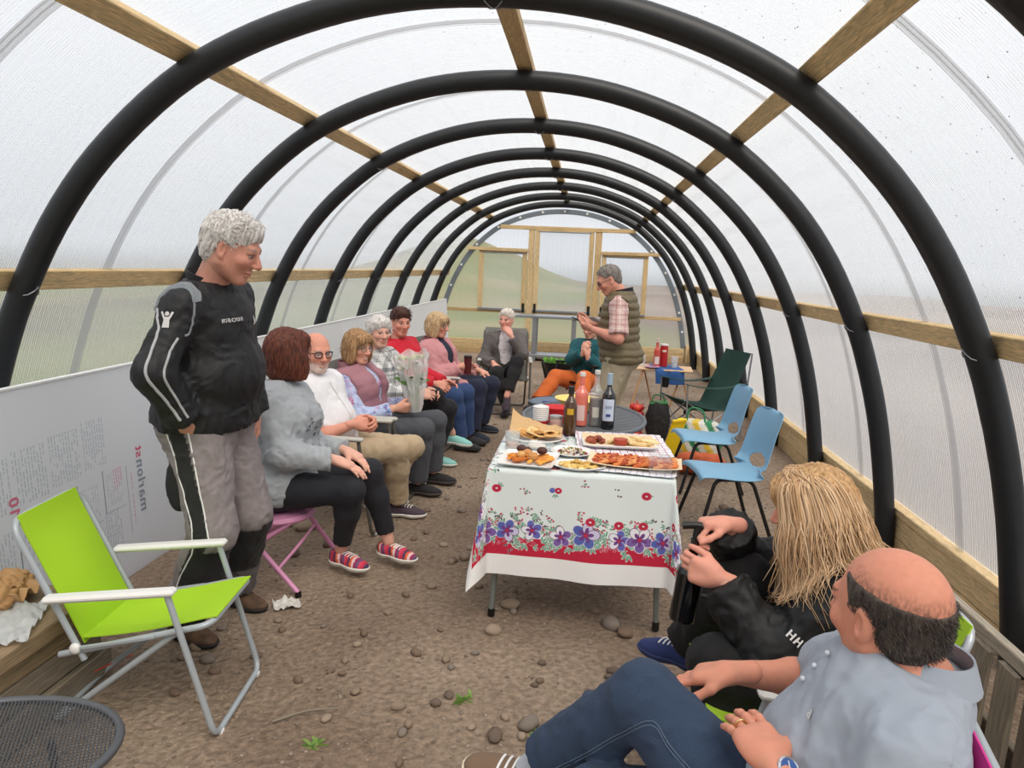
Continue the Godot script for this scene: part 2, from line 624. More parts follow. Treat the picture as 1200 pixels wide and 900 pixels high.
func finish_solids() -> void:
	var g := WorkerThreadPool.add_group_task(run_job, jobs.size(), 4, true)
	WorkerThreadPool.wait_for_group_task_completion(g)
	var by := {}
	for j in jobs:
		if not by.has(j.o): by[j.o] = []
		by[j.o].append(j.out)
	for o in by:
		var V := PackedVector3Array(); var I := PackedInt32Array(); var NN := PackedVector3Array(); var C := PackedColorArray()
		for r in by[o]:
			var off := V.size()
			V.append_array(r[0])
			NN.append_array(r[2])
			C.append_array(r[3])
			for q in r[1]: I.append(q + off)
		if V.is_empty(): continue
		var arr := []
		arr.resize(Mesh.ARRAY_MAX)
		arr[Mesh.ARRAY_VERTEX] = V
		arr[Mesh.ARRAY_NORMAL] = NN
		if C.size() == V.size(): arr[Mesh.ARRAY_COLOR] = C
		arr[Mesh.ARRAY_INDEX] = I
		var am := ArrayMesh.new()
		am.add_surface_from_arrays(Mesh.PRIMITIVE_TRIANGLES, arr)
		(o as MeshInstance3D).mesh = am
# ---------------------------------------------------------------- the tunnel
var M := {}
func wood(c: Color, seed_: int) -> StandardMaterial3D:
	# grain runs along the texture's x
	var sz := 256
	var im := Image.create(sz, sz, false, Image.FORMAT_RGB8)
	var n := FastNoiseLite.new()
	n.seed = seed_
	n.frequency = 0.02
	n.fractal_octaves = 3
	for y in sz:
		for x in sz:
			var a := n.get_noise_2d(x * 0.35, y * 5.0)
			var b := n.get_noise_2d(x * 2.0 + 500, y * 14.0)
			var ring := sin((y * 0.11 + n.get_noise_2d(x * 0.6, y * 0.8) * 6.0) * 2.0)
			var k := 1.0 + a * 0.18 + b * 0.16 + ring * 0.05
			im.set_pixel(x, y, Color(c.r * k, c.g * k * (1.0 - a * 0.04), c.b * k * (1.0 - a * 0.08)))
	var t := ImageTexture.create_from_image(im)
	return mat(Color.WHITE, 0.75, 0.0, {"tex": t})
func materials() -> void:
	var weave := noise_tex(0.35, Color.BLACK, Color.WHITE, 256, true, 2, 5, FastNoiseLite.TYPE_SIMPLEX_SMOOTH, 3.0)
	M.weave = weave
	M.pipe = mat(Color(0.115, 0.125, 0.14), 0.42, 0.0, {"tex": noise_tex(0.03, Color(0.8, 0.8, 0.8), Color(1.25, 1.25, 1.25), 256, false, 5, 3), "tri": 2.0, "spec": 0.45})
	M.timber = wood(Color(0.76, 0.655, 0.48), 4)
	M.timber2 = wood(Color(0.70, 0.595, 0.43), 14)
	M.timber3 = wood(Color(0.80, 0.70, 0.53), 24)
	M.oldwood = wood(Color(0.50, 0.46, 0.40), 34)
	M.oldwood2 = wood(Color(0.40, 0.36, 0.31), 44)
	M.steel = mat(Color(0.62, 0.64, 0.66), 0.4, 0.8)
	M.greysteel = mat(Color(0.48, 0.51, 0.54), 0.38, 0.45)
	M.chairframe = mat(Color(0.64, 0.67, 0.69), 0.35, 0.15)
	M.white = mat(Color(0.86, 0.86, 0.85), 0.45)
	M.black = mat(Color(0.03, 0.03, 0.033), 0.45)
	# twin-wall sheet: ribs and a milky film
	var im := Image.create(256, 64, false, Image.FORMAT_RGBA8)
	var n := FastNoiseLite.new()
	n.seed = 8
	n.frequency = 0.05
	for x in 256:
		var rib := pow(absf(sin(PI * x / 16.0)), 6.0)
		for y in 64:
			var g: float = 0.5 + 0.5 * n.get_noise_2d(x * 0.6, y * 0.12)
			im.set_pixel(x, y, Color(0.84, 0.86, 0.89, clampf(0.27 + 0.22 * rib + 0.16 * (g - 0.5), 0, 1)))
	var pt := ImageTexture.create_from_image(im)
	M.poly = mat(Color(1, 1, 1), 0.35, 0.0, {"tex": pt, "alpha": 1.0, "back": Color(0.95, 0.95, 0.95)})
	M.endpoly = mat(Color(1, 1, 1), 0.3, 0.0, {"tex": pt, "alpha": 0.62, "back": Color(0.9, 0.9, 0.9)})
	M.web = mat(Color(0.90, 0.92, 0.94), 0.35, 0.0, {"back": Color(0.95, 0.95, 0.95)})
	M.strip = mat(Color(0.62, 0.64, 0.67), 0.3, 0.0, {"alpha": 0.5, "back": Color(0.6, 0.6, 0.6)})
	M.dirt = mat(Color.WHITE, 0.95, 0.0, {"vc": true, "nrm": noise_tex(0.04, Color.BLACK, Color.WHITE, 512, true, 6, 21, FastNoiseLite.TYPE_SIMPLEX_SMOOTH, 10.0), "tri": 1.1, "world": true, "ns": 0.8, "tex": noise_tex(0.045, Color(0.70, 0.68, 0.66), Color(1.0, 1.0, 1.0), 512, false, 7, 22)})
	M.field = mat(Color.WHITE, 1.0, 0.0, {"vc": true})

# half profile of a hoop (half-width, height)
const PROF := [[0.0, 2.665], [0.33, 2.645], [0.65, 2.58], [1.0, 2.455], [1.3, 2.285], [1.62, 2.0], [1.85, 1.70], [2.03, 1.36], [2.13, 1.1], [2.21, 0.83], [2.27, 0.55], [2.325, 0.2], [2.34, 0.0]]
func hoop_line(off: float, steps := 4, foot := 0.0) -> Array:   # points from the left foot over the ridge to the right foot, pushed out by off
	var c := []
	for i in range(PROF.size() - 1, 0, -1): c.append(Vector3(-PROF[i][0], PROF[i][1], 0))
	for i in PROF.size(): c.append(Vector3(PROF[i][0], PROF[i][1], 0))
	var p := curve(c, steps)
	var out := []
	for i in p.size():
		var d: Vector3 = (p[min(i + 1, p.size() - 1)] - p[max(i - 1, 0)]).normalized()
		var nn := Vector3(-d.y, d.x, 0)
		out.append(Vector3(AX, 0, 0) + p[i] + nn * off)
	return out
func hoop_at_height(h: float, side: float, off: float) -> Vector3:
	var best := Vector3.ZERO
	for p in hoop_line(off, 12):
		if (p.x - AX) * side < 0: continue
		if best == Vector3.ZERO or absf(p.y - h) < absf(best.y - h): best = p
	return best
# a plank whose grain runs along its length (uv along it)
func plank(st: SurfaceTool, p: Vector3, q: Vector3, w: float, t: float, up := Vector3.UP, bev := 0.004) -> void:
	var d := q - p
	var z := d.normalized()
	var x := up.cross(z).normalized()
	var y := z.cross(x)
	var c := (p + q) * 0.5
	var h := Vector3(w, t, d.length()) * 0.5
	var u0 := fmod(absf(p.x * 3.1 + p.y * 7.7 + p.z * 1.3), 1.0)
	var len_u := d.length() / 1.2
	var cor := [Vector2(-1, -1), Vector2(1, -1), Vector2(1, 1), Vector2(-1, 1)]
	# eight-sided section (chamfered edges)
	var sec := []
	for k in [[-1, -1], [1, -1], [1, 1], [-1, 1]]:
		var a := Vector2(k[0] * h.x, k[1] * (h.y - bev))
		var b := Vector2(k[0] * (h.x - bev), k[1] * h.y)
		if k[0] * k[1] > 0: sec.append(b if false else a); sec.append(b)
		else: sec.append(b); sec.append(a)
	var per := 0.0
	for k in 8:
		var a: Vector2 = sec[k]
		var b: Vector2 = sec[(k + 1) % 8]
		var l := a.distance_to(b)
		var nn2 := Vector2(b.y - a.y, -(b.x - a.x)).normalized()
		if nn2.dot((a + b) * 0.5) < 0: nn2 = -nn2
		var n := x * nn2.x + y * nn2.y
		quad(st, c + x * a.x + y * a.y - z * h.z, c + x * b.x + y * b.y - z * h.z, c + x * b.x + y * b.y + z * h.z, c + x * a.x + y * a.y + z * h.z, n, [Vector2(u0, per / 0.25 + u0), Vector2(u0, (per + l) / 0.25 + u0), Vector2(u0 + len_u, (per + l) / 0.25 + u0), Vector2(u0 + len_u, per / 0.25 + u0)])
		per += l
	for s in [-1.0, 1.0]:
		for k in range(1, 7):
			var f := func(q2: Vector2): return c + x * q2.x + y * q2.y + z * (h.z * s)
			tri(st, f.call(sec[0]), f.call(sec[k]), f.call(sec[k + 1]), z * s, z * s, z * s, sec[0] * 4, sec[k] * 4, sec[k + 1] * 4)
func board(called: String, p: Vector3, q: Vector3, w: float, t: float, m: Material, parent: Node = null, up := Vector3.UP) -> MeshInstance3D:
	var st := mb()
	plank(st, p, q, w, t, up)
	return obj(called, st, m, parent)

func gh(x: float, z: float) -> float:    # height of the dirt floor
	return 0.012 * gn.get_noise_2d(x * 1.0, z * 1.0) + 0.006 * gn.get_noise_2d(x * 5.0 + 40, z * 5.0)
var gn := FastNoiseLite.new()

func build_place() -> void:
	gn.seed = 77
	gn.frequency = 0.9
	gn.fractal_octaves = 3
	var rng := RandomNumberGenerator.new()
	rng.seed = 12
	# dirt floor
	var st := mb()
	var cn := FastNoiseLite.new()
	cn.seed = 5
	cn.frequency = 0.7
	cn.fractal_octaves = 5
	var zs := []
	var zc := 1.6
	while zc > ENDZ - 0.1:
		zs.append(zc)
		zc -= 0.045 + maxf(0.0, -zc - 2.0) * 0.012
	zs.append(ENDZ - 0.1)
	var nx := 90
	var x0 := AX - 2.5
	var x1 := AX + 2.5
	var P := func(i, j): 
		var x: float = lerpf(x0, x1, float(i) / nx)
		return Vector3(x, gh(x, zs[j]), zs[j])
	var dark := Color(0.262, 0.188, 0.134)
	var pale := Color(0.455, 0.356, 0.265)
	for j in zs.size():
		for i in nx + 1:
			var p: Vector3 = P.call(i, j)
			var e := 0.03
			var n := Vector3(gh(p.x - e, p.z) - gh(p.x + e, p.z), 2 * e, gh(p.x, p.z - e) - gh(p.x, p.z + e)).normalized()
			var t := clampf(0.45 + 0.9 * cn.get_noise_2d(p.x, p.z), 0, 1)
			st.set_normal(n)
			st.set_color(dark.lerp(pale, t))
			st.set_uv(Vector2(p.x, p.z))
			st.add_vertex(p)
	for j in zs.size() - 1:
		for i in nx:
			var a := j * (nx + 1) + i
			for q in [a, a + nx + 2, a + 1, a, a + nx + 1, a + nx + 2]: st.add_index(q)
	struct("floor", st, M.dirt)
	# hoops
	var ord := ["", "black plastic hoop just in front of the camera, cut off at the top right corner", "largest complete black plastic hoop, nearest the camera", "second black plastic hoop, arching over the man in the tracksuit top", "third black plastic hoop from the camera", "fourth black plastic hoop from the camera", "fifth black plastic hoop from the camera", "sixth black plastic hoop from the camera", "seventh black plastic hoop from the camera", "farthest black plastic hoop, next to the grey end arch"]
	for k in HZ.size():
		st = mb()
		var pts := []
		var base := Vector3(AX, 0, HZ[k])
		for p in hoop_line(0.0, 4): pts.append(p + Vector3(-AX, 0, 0))
		pts[0].y -= 0.15
		pts[-1].y -= 0.15
		tube(st, pts, 0.056, 20)
		var o := obj("tunnel_hoop", st, M.pipe)
		o.position = base
		if k == 0: o.name = "tunnel_hoop"
		tag(o, "black plastic hoop overhead, behind the camera" if k == 0 else ord[k], "hoop", "black tunnel hoops")
	# purlins
	var pl := [[1.46, -1.0, "wooden purlin along the left wall at shoulder height"], [2.425, -1.0, "wooden purlin on the upper left of the arched roof"], [2.67, 1.0, "wooden ridge beam along the top of the arched roof"], [2.385, 1.0, "wooden purlin on the upper right of the arched roof"], [1.37, 1.0, "wooden purlin along the right wall at shoulder height"]]
	for k in 5:
		var c := hoop_at_height(pl[k][0], pl[k][1], 0.085)
		if k == 2: c = Vector3(AX + 0.05, 2.75, 0)
		var c2 := hoop_at_height(pl[k][0] - 0.02, pl[k][1], 0.085)
		var nn := (c - Vector3(AX, 1.0, 0)).normalized()
		if k == 2: nn = Vector3.UP
		var t := thing("purlin", pl[k][2], "beam", Vector3(c.x, c.y, 0), 0.0, "wooden purlins")
		# two lengths butted together
		var brk: float = [-5.4, -6.8, -7.6, -5.4, -6.8][k]
		board("beam_length", Vector3(0, 0, 1.4), Vector3(0, 0, brk + 0.001), 0.092, 0.05, [M.timber, M.timber3, M.timber2, M.timber3, M.timber][k], t, nn)
		board("beam_length", Vector3(0, 0, brk - 0.001), Vector3(0, 0, ENDZ + 0.06), 0.092, 0.05, [M.timber3, M.timber, M.timber, M.timber, M.timber2][k], t, nn)
		# wire ties at some crossings
		for hz in HZ:
			if rng.randf() > 0.55 or hz > -2.5: continue
			st = mb()
			var inn := -nn
			var tg := Vector3(-nn.y, nn.x, 0)
			for s in [-1.0, 1.0]:
				var w := []
				for q in 7:
					var a := -1.0 + q / 3.0
					w.append(Vector3(0, 0, hz) + inn * (0.085 + 0.06 * sqrt(maxf(0.0, 1.02 - a * a))) + tg * (a * 0.05) * s + Vector3(0, 0, a * 0.05))
				tube(st, w, 0.0025, 5)
			obj("wire_tie", st, M.steel, t)
	# polycarbonate covering: one sheet per bay, joined by strips
	var roof := structnode("ceiling")
	var line := hoop_line(0.118, 4)
	# length along the arc
	var arc := [0.0]
	for i in range(1, line.size()): arc.append(arc[-1] + (line[i] as Vector3).distance_to(line[i - 1]))
	var joints := [1.4, 0.38]
	for k in HZ.size() - 1: joints.append((HZ[k] + HZ[k + 1]) * 0.5)
	joints.append(ENDZ)
	for k in joints.size() - 1:
		st = mb()
		var za: float = joints[k]
		var zb: float = joints[k + 1]
		for i in line.size() - 1:
			var p: Vector3 = line[i]
			var q: Vector3 = line[i + 1]
			var d0: Vector3 = (line[i + 1] - line[max(i - 1, 0)]).normalized()
			var d1: Vector3 = (line[min(i + 2, line.size() - 1)] - line[i]).normalized()
			var n0 := Vector3(d0.y, -d0.x, 0)
			var n1 := Vector3(d1.y, -d1.x, 0)
			var A := p + Vector3(0, 0, za)
			var B := q + Vector3(0, 0, za)
			var C := q + Vector3(0, 0, zb)
			var D := p + Vector3(0, 0, zb)
			var ua := Vector2(za / 0.16, arc[i] / 1.5)
			var ub := Vector2(za / 0.16, arc[i + 1] / 1.5)
			var uc := Vector2(zb / 0.16, arc[i + 1] / 1.5)
			var ud := Vector2(zb / 0.16, arc[i] / 1.5)
			tri(st, A, B, C, n0, n1, n1, ua, ub, uc)
			tri(st, A, C, D, n0, n1, n0, ua, uc, ud)
		obj("polycarbonate_sheet", st, M.poly, roof)
		# the webs inside the twin-wall sheet
		st = mb()
		var wl := hoop_line(0.119, 2)
		var zw := za - 0.008
		while zw > zb:
			for i in wl.size() - 1:
				var p: Vector3 = wl[i]
				var q: Vector3 = wl[i + 1]
				var d := (q - p).normalized()
				var up := Vector3(-d.y, d.x, 0) * 0.0020
				quad(st, p + Vector3(0, 0, zw), q + Vector3(0, 0, zw), q + up + Vector3(0, 0, zw), p + up + Vector3(0, 0, zw), Vector3.BACK)
			zw -= 0.016
		var rb := obj("sheet_webs", st, M.web, roof)
		rb.set_meta("kind", "stuff")
		if k > 0:
			st = mb()
			var pi := hoop_line(0.108, 3)
			for e in [[-0.034, 0.034], [-0.034, -0.024], [-0.006, 0.006], [0.024, 0.034]]:
				for i in pi.size() - 1:
					var p: Vector3 = pi[i]
					var q: Vector3 = pi[i + 1]
					var d := (q - p).normalized()
					var nn := Vector3(d.y, -d.x, 0)
					var lift := nn * (0.006 if e[1] - e[0] < 0.02 else 0.0)
					quad(st, p + lift + Vector3(0, 0, za + e[0]), q + lift + Vector3(0, 0, za + e[0]), q + lift + Vector3(0, 0, za + e[1]), p + lift + Vector3(0, 0, za + e[1]), nn)
			obj("joint_strip", st, M.strip, roof)
	# beads of condensation on the inner face of the nearest sheets
	var drop := SphereMesh.new()
	drop.radius = 1.0
	drop.height = 1.4
	drop.radial_segments = 8
	drop.rings = 4
	var mm := MultiMesh.new()
	mm.transform_format = MultiMesh.TRANSFORM_3D
	mm.mesh = drop
	mm.instance_count = 900
	var inner := hoop_line(0.1165, 4)
	for i in 900:
		var k := rng.randi_range(inner.size() / 2 - 4, inner.size() - 22)
		var p: Vector3 = (inner[k] as Vector3).lerp(inner[k + 1], rng.randf())
		var d: Vector3 = (inner[k + 1] - inner[k]).normalized()
		var r := rng.randf_range(0.0012, 0.0034)
		mm.set_instance_transform(i, Transform3D(Basis(d, Vector3(-d.y, d.x, 0), Vector3.BACK).scaled(Vector3.ONE * r), p + Vector3(0, 0, -rng.randf_range(1.1, 4.4))))
	var drops := MultiMeshInstance3D.new()
	drops.name = "condensation"
	drops.multimesh = mm
	drops.material_override = mat(Color8(150, 154, 160), 0.1)
	add_child(drops)
	drops.set_meta("kind", "stuff")
	tag(drops, "tiny beads of condensation on the upper right roof sheets", "water drops")
	# base boards
	for side in [-1.0, 1.0]:
		var o := structnode("baseboard_left" if side < 0 else "baseboard_right")
		var x: float = AX + side * 2.41
		for seg in [[1.4, -2.9], [-2.9, -7.2], [-7.2, -11.2], [-11.2, ENDZ]]:
			for row in 2:
				board("plank", Vector3(x, 0.025 + row * 0.145, seg[0] - 0.003), Vector3(x, 0.025 + row * 0.145, seg[1] + 0.003), 0.05, 0.139, [M.timber, M.timber3, M.timber2][rng.randi() % 3], o, Vector3.UP)
		board("capping", Vector3(x, 0.255, 1.4), Vector3(x, 0.255, -6.5), 0.075, 0.045, M.timber3, o)
		board("capping", Vector3(x, 0.255, -6.503), Vector3(x, 0.255, ENDZ), 0.075, 0.045, M.timber, o)
	build_end()
	build_outside()

func build_end() -> void:
	var z := ENDZ
	var w := structnode("wall_end")
	var st := mb()
	# glazing of the end: flat sheets, cut to the arch
	var line := hoop_line(0.09, 4)
	var poly := PackedVector2Array()
	for p in line: poly.append(Vector2(p.x, maxf(p.y, 0.0)))
	var strips := [[-2.95, -1.06], [-1.06, 0.15], [0.15, 2.0]]
	for s in strips:
		var rect := PackedVector2Array([Vector2(s[0] + 0.002, 0.27), Vector2(s[1] - 0.002, 0.27), Vector2(s[1] - 0.002, 3), Vector2(s[0] + 0.002, 3)])
		for pg in Geometry2D.intersect_polygons(poly, rect):
			st = mb()
			var ids := Geometry2D.triangulate_polygon(pg)
			for t in range(0, ids.size(), 3):
				var v := []
				for q in 3: v.append(pg[ids[t + q]])
				tri(st, Vector3(v[0].x, v[0].y, z), Vector3(v[1].x, v[1].y, z), Vector3(v[2].x, v[2].y, z), Vector3.BACK, Vector3.BACK, Vector3.BACK, Vector2(v[0].x / 0.16, v[0].y / 1.5), Vector2(v[1].x / 0.16, v[1].y / 1.5), Vector2(v[2].x / 0.16, v[2].y / 1.5))
			obj("polycarbonate_sheet", st, M.endpoly, w)
	# grey steel arch with bolts
	st = mb()
	var arch := hoop_line(-0.015, 4)
	for i in arch.size() - 1:
		var p: Vector3 = arch[i] + Vector3(0, 0, z + 0.06)
		var q: Vector3 = arch[i + 1] + Vector3(0, 0, z + 0.06)
		var dd := (q - p).normalized()
		var nn := Vector3(-dd.y, dd.x, 0)
		quad(st, p, q, q - nn * 0.085, p - nn * 0.085, Vector3.BACK)
		quad(st, p - nn * 0.085, q - nn * 0.085, q - nn * 0.085 - Vector3(0, 0, 0.05), p - nn * 0.085 - Vector3(0, 0, 0.05), -nn)
		quad(st, p, q, q - Vector3(0, 0, 0.05), p - Vector3(0, 0, 0.05), nn)
	obj("steel_arch", st, M.greysteel, w)
	for i in range(3, arch.size() - 2, 5):
		st = mb()
		var p: Vector3 = arch[i]
		var c := Vector3(AX, 1.0, 0)
		p = p + (c - p).normalized() * 0.04
		lathe(st, [Vector2(0.0, 0.012), Vector2(0.018, 0.008), Vector2(0.022, 0.0)], p + Vector3(0, 0, z + 0.061), 10, Basis(Vector3.RIGHT, Vector3.BACK, Vector3.UP))
		obj("bolt_cap", st, M.white, w)
	var zf := z + 0.05
	var B := Vector3.BACK
	board("beam", Vector3(-1.63, 2.305, zf), Vector3(0.80, 2.30, zf), 0.07, 0.075, M.timber, w, B)
	board("post", Vector3(-1.055, 0.28, zf), Vector3(-1.055, 2.265, zf), 0.11, 0.05, M.timber3, w, B)
	board("post", Vector3(0.14, 0.28, zf), Vector3(0.15, 2.265, zf), 0.12, 0.05, M.timber, w, B)
	board("rail", Vector3(-2.68, 0.785, zf), Vector3(-1.115, 0.785, zf), 0.06, 0.05, M.timber2, w, B)
	board("rail", Vector3(-0.995, 0.785, zf), Vector3(0.075, 0.785, zf), 0.06, 0.05, M.timber, w, B)
	board("rail", Vector3(0.205, 0.785, zf), Vector3(1.70, 0.785, zf), 0.06, 0.05, M.timber, w, B)
	for row in 3:
		board("plank", Vector3(-2.78, 0.02 + row * 0.095, z + 0.075), Vector3(1.80, 0.02 + row * 0.095, z + 0.075), 0.09, 0.04, [M.timber2, M.timber, M.timber3][row], w, B)
	board("corner_post", Vector3(1.86, -0.1, z + 0.09), Vector3(1.86, 0.32, z + 0.09), 0.09, 0.07, M.timber3, w, B)
	# opening sashes: left and right windows, and the taller one between the posts
	var defs := [[-2.0, -1.12, 0.83, 1.85, "window_1"], [-0.99, 0.07, 0.83, 2.255, "window_2"], [0.22, 1.05, 0.83, 1.85, "window_3"]]
	for d in defs:
		var o := structnode(d[4])
		var zs := z + 0.085
		var fw := 0.085
		board("stile", Vector3(d[0] + fw / 2, d[2], zs), Vector3(d[0] + fw / 2, d[3], zs), fw, 0.035, M.timber3, o, B)
		board("stile", Vector3(d[1] - fw / 2, d[2], zs), Vector3(d[1] - fw / 2, d[3], zs), fw, 0.035, M.timber, o, B)
		board("top_rail", Vector3(d[0], d[3] + 0.03, zs), Vector3(d[1], d[3] + 0.03, zs), 0.075, 0.035, M.timber, o, B)
		st = mb()
		box(st, Vector3((d[0] + d[1]) / 2, d[2] - 0.01, zs + 0.01), Vector3(d[1] - d[0], 0.04, 0.04), Basis.IDENTITY, 0.004)
		obj("bottom_rail", st, M.steel, o)
		st = mb()
		box(st, Vector3((d[0] + d[1]) / 2, d[3] - 0.015, zs + 0.012), Vector3(d[1] - d[0] - 0.1, 0.022, 0.02), Basis.IDENTITY, 0.003)
		obj("edge_channel", st, M.steel, o)
		st = mb()
		quad(st, Vector3(d[0] + fw, d[2], zs - 0.012), Vector3(d[1] - fw, d[2], zs - 0.012), Vector3(d[1] - fw, d[3], zs - 0.012), Vector3(d[0] + fw, d[3], zs - 0.012), Vector3.BACK, [Vector2(0, 0), Vector2((d[1] - d[0]) / 0.16, 0), Vector2((d[1] - d[0]) / 0.16, 1), Vector2(0, 1)])
		obj("pane", st, M.endpoly, o)
		for hx in [d[0] + 0.04, d[1] - 0.04]:
			if d[4] == "window_1" and hx < -1.5: continue
			if d[4] == "window_3" and hx > 0.6: continue
			st = mb()
			box(st, Vector3(hx, 0.86, zs + 0.03), Vector3(0.045, 0.17, 0.02), Basis.IDENTITY, 0.004)
			obj("hinge", st, M.black, o)
	# long fixed rails above the side windows
	board("head_rail", Vector3(-2.22, 1.905, zf + 0.06), Vector3(-1.11, 1.895, zf + 0.06), 0.06, 0.06, M.timber3, w, B)
	board("head_rail", Vector3(0.21, 1.90, zf + 0.06), Vector3(1.28, 1.91, zf + 0.06), 0.06, 0.06, M.timber, w, B)

func build_outside() -> void:
	# open country round the tunnel: grass on the left and beyond, turned soil and a stony track on the right
	var n := FastNoiseLite.new()
	n.seed = 31
	n.frequency = 0.05
	n.fractal_octaves = 4
	var st := mb()
	var NX := 90
	var NZ := 70
	var F := func(i, j):
		var u := (float(i) / NX) * 2.0 - 1.0
		var v := float(j) / NZ
		var x := AX + u * 6.0 + signf(u) * pow(absf(u), 3.0) * 26.0
		var z := 14.0 - v * 30.0 - pow(v, 4.0) * 60.0
		return Vector3(x, 0, z)
	var hgt := func(p: Vector3):
		var d := maxf(0.0, absf(p.x - AX) - 4.0) + maxf(0.0, -p.z - 18.0)
		var bank := 3.2 * exp(-pow((p.x + 9.5) / 5.5, 2.0)) * smoothstep(-26.0, -58.0, p.z)
		return -0.06 + clampf(d / 20.0, 0, 1) * (0.25 + 0.5 * n.get_noise_2d(p.x, p.z)) + bank
	for j in NZ + 1:
		for i in NX + 1:
			var p: Vector3 = F.call(i, j)
			p.y = hgt.call(p)
			var e := 0.5
			var nn := Vector3(hgt.call(p - Vector3(e, 0, 0)) - hgt.call(p + Vector3(e, 0, 0)), 2 * e, hgt.call(p - Vector3(0, 0, e)) - hgt.call(p + Vector3(0, 0, e))).normalized()
			var k := n.get_noise_2d(p.x * 2.0 + 90, p.z * 2.0)
			var grass := Color(0.115, 0.14, 0.045).lerp(Color(0.19, 0.17, 0.08), clampf(0.5 + k * 1.2, 0, 1))
			var soil := Color(0.13, 0.10, 0.08).lerp(Color(0.20, 0.165, 0.14), clampf(0.5 + k * 1.3, 0, 1))
			var band := exp(-pow((p.x + 13.0 + 3.0 * n.get_noise_2d(p.z * 3.0, 7.0)) / 3.0, 2.0))
			grass = grass.lerp(Color(0.075, 0.066, 0.034), band * 0.8)
			var rb := exp(-pow((p.x - 11.0 + 3.0 * n.get_noise_2d(p.z * 3.0, 70.0)) / 3.5, 2.0))
			soil = soil.lerp(Color(0.075, 0.058, 0.05), rb * 0.8)
			var side := smoothstep(-1.5, 2.5, p.x + n.get_noise_2d(p.x * 1.5, p.z * 1.5 + 300) * 3.0 + maxf(0.0, -p.z - 30.0) * 0.05 - 0.2)
			st.set_normal(nn)
			st.set_color(grass.lerp(soil, side))
			st.add_vertex(p)
	for j in NZ:
		for i in NX:
			var a := j * (NX + 1) + i
			for q in [a, a + NX + 2, a + 1, a, a + NX + 1, a + NX + 2]: st.add_index(q)
	var o := obj("field", st, M.field)
	o.set_meta("kind", "structure")
# ---------------------------------------------------------------- people
var fold_n := FastNoiseLite.new()
var hair_n := FastNoiseLite.new()
func folds(amp: float, freq := 9.0, grow := 0.0):
	var n := fold_n
	return func(p: Vector3):
		var w := n.get_noise_3d(p.x * 4.0, p.y * 4.0, p.z * 4.0) * 0.9
		var a := n.get_noise_3d(p.x * freq + w, p.y * freq * 0.55 + w, p.z * freq)
		var r := 1.0 - absf(n.get_noise_3d(p.x * freq * 1.1 + 31, p.y * freq * 1.1 + w * 2.0, p.z * freq * 1.1)) * 2.6
		return amp * 0.55 * a - amp * 0.55 * maxf(r, 0.0) + amp * 0.2 * n.get_noise_3d(p.x * freq * 3.1 + 50, p.y * freq * 3.1, p.z * freq * 3.1) + amp * 0.2 - grow
func ik(a: Vector3, target: Vector3, l1: float, l2: float, pole: Vector3) -> Array:   # [middle, end]
	var d := target - a
	var L := d.length()
	var m := (l1 + l2) * 0.998
	if L > m: d = d * (m / L); L = m
	L = maxf(L, absf(l1 - l2) + 0.03)
	var x := (l1 * l1 - l2 * l2 + L * L) / (2.0 * L)
	var h := sqrt(maxf(0.0, l1 * l1 - x * x))
	var dn := d.normalized()
	var pp := (pole - dn * pole.dot(dn)).normalized()
	return [a + dn * x + pp * h, a + d]
func basis_fu(f: Vector3, u: Vector3) -> Basis:    # z = forward, y = up, x = the person's left
	var z := f.normalized()
	var x := u.cross(z).normalized()
	return Basis(x, z.cross(x), z)

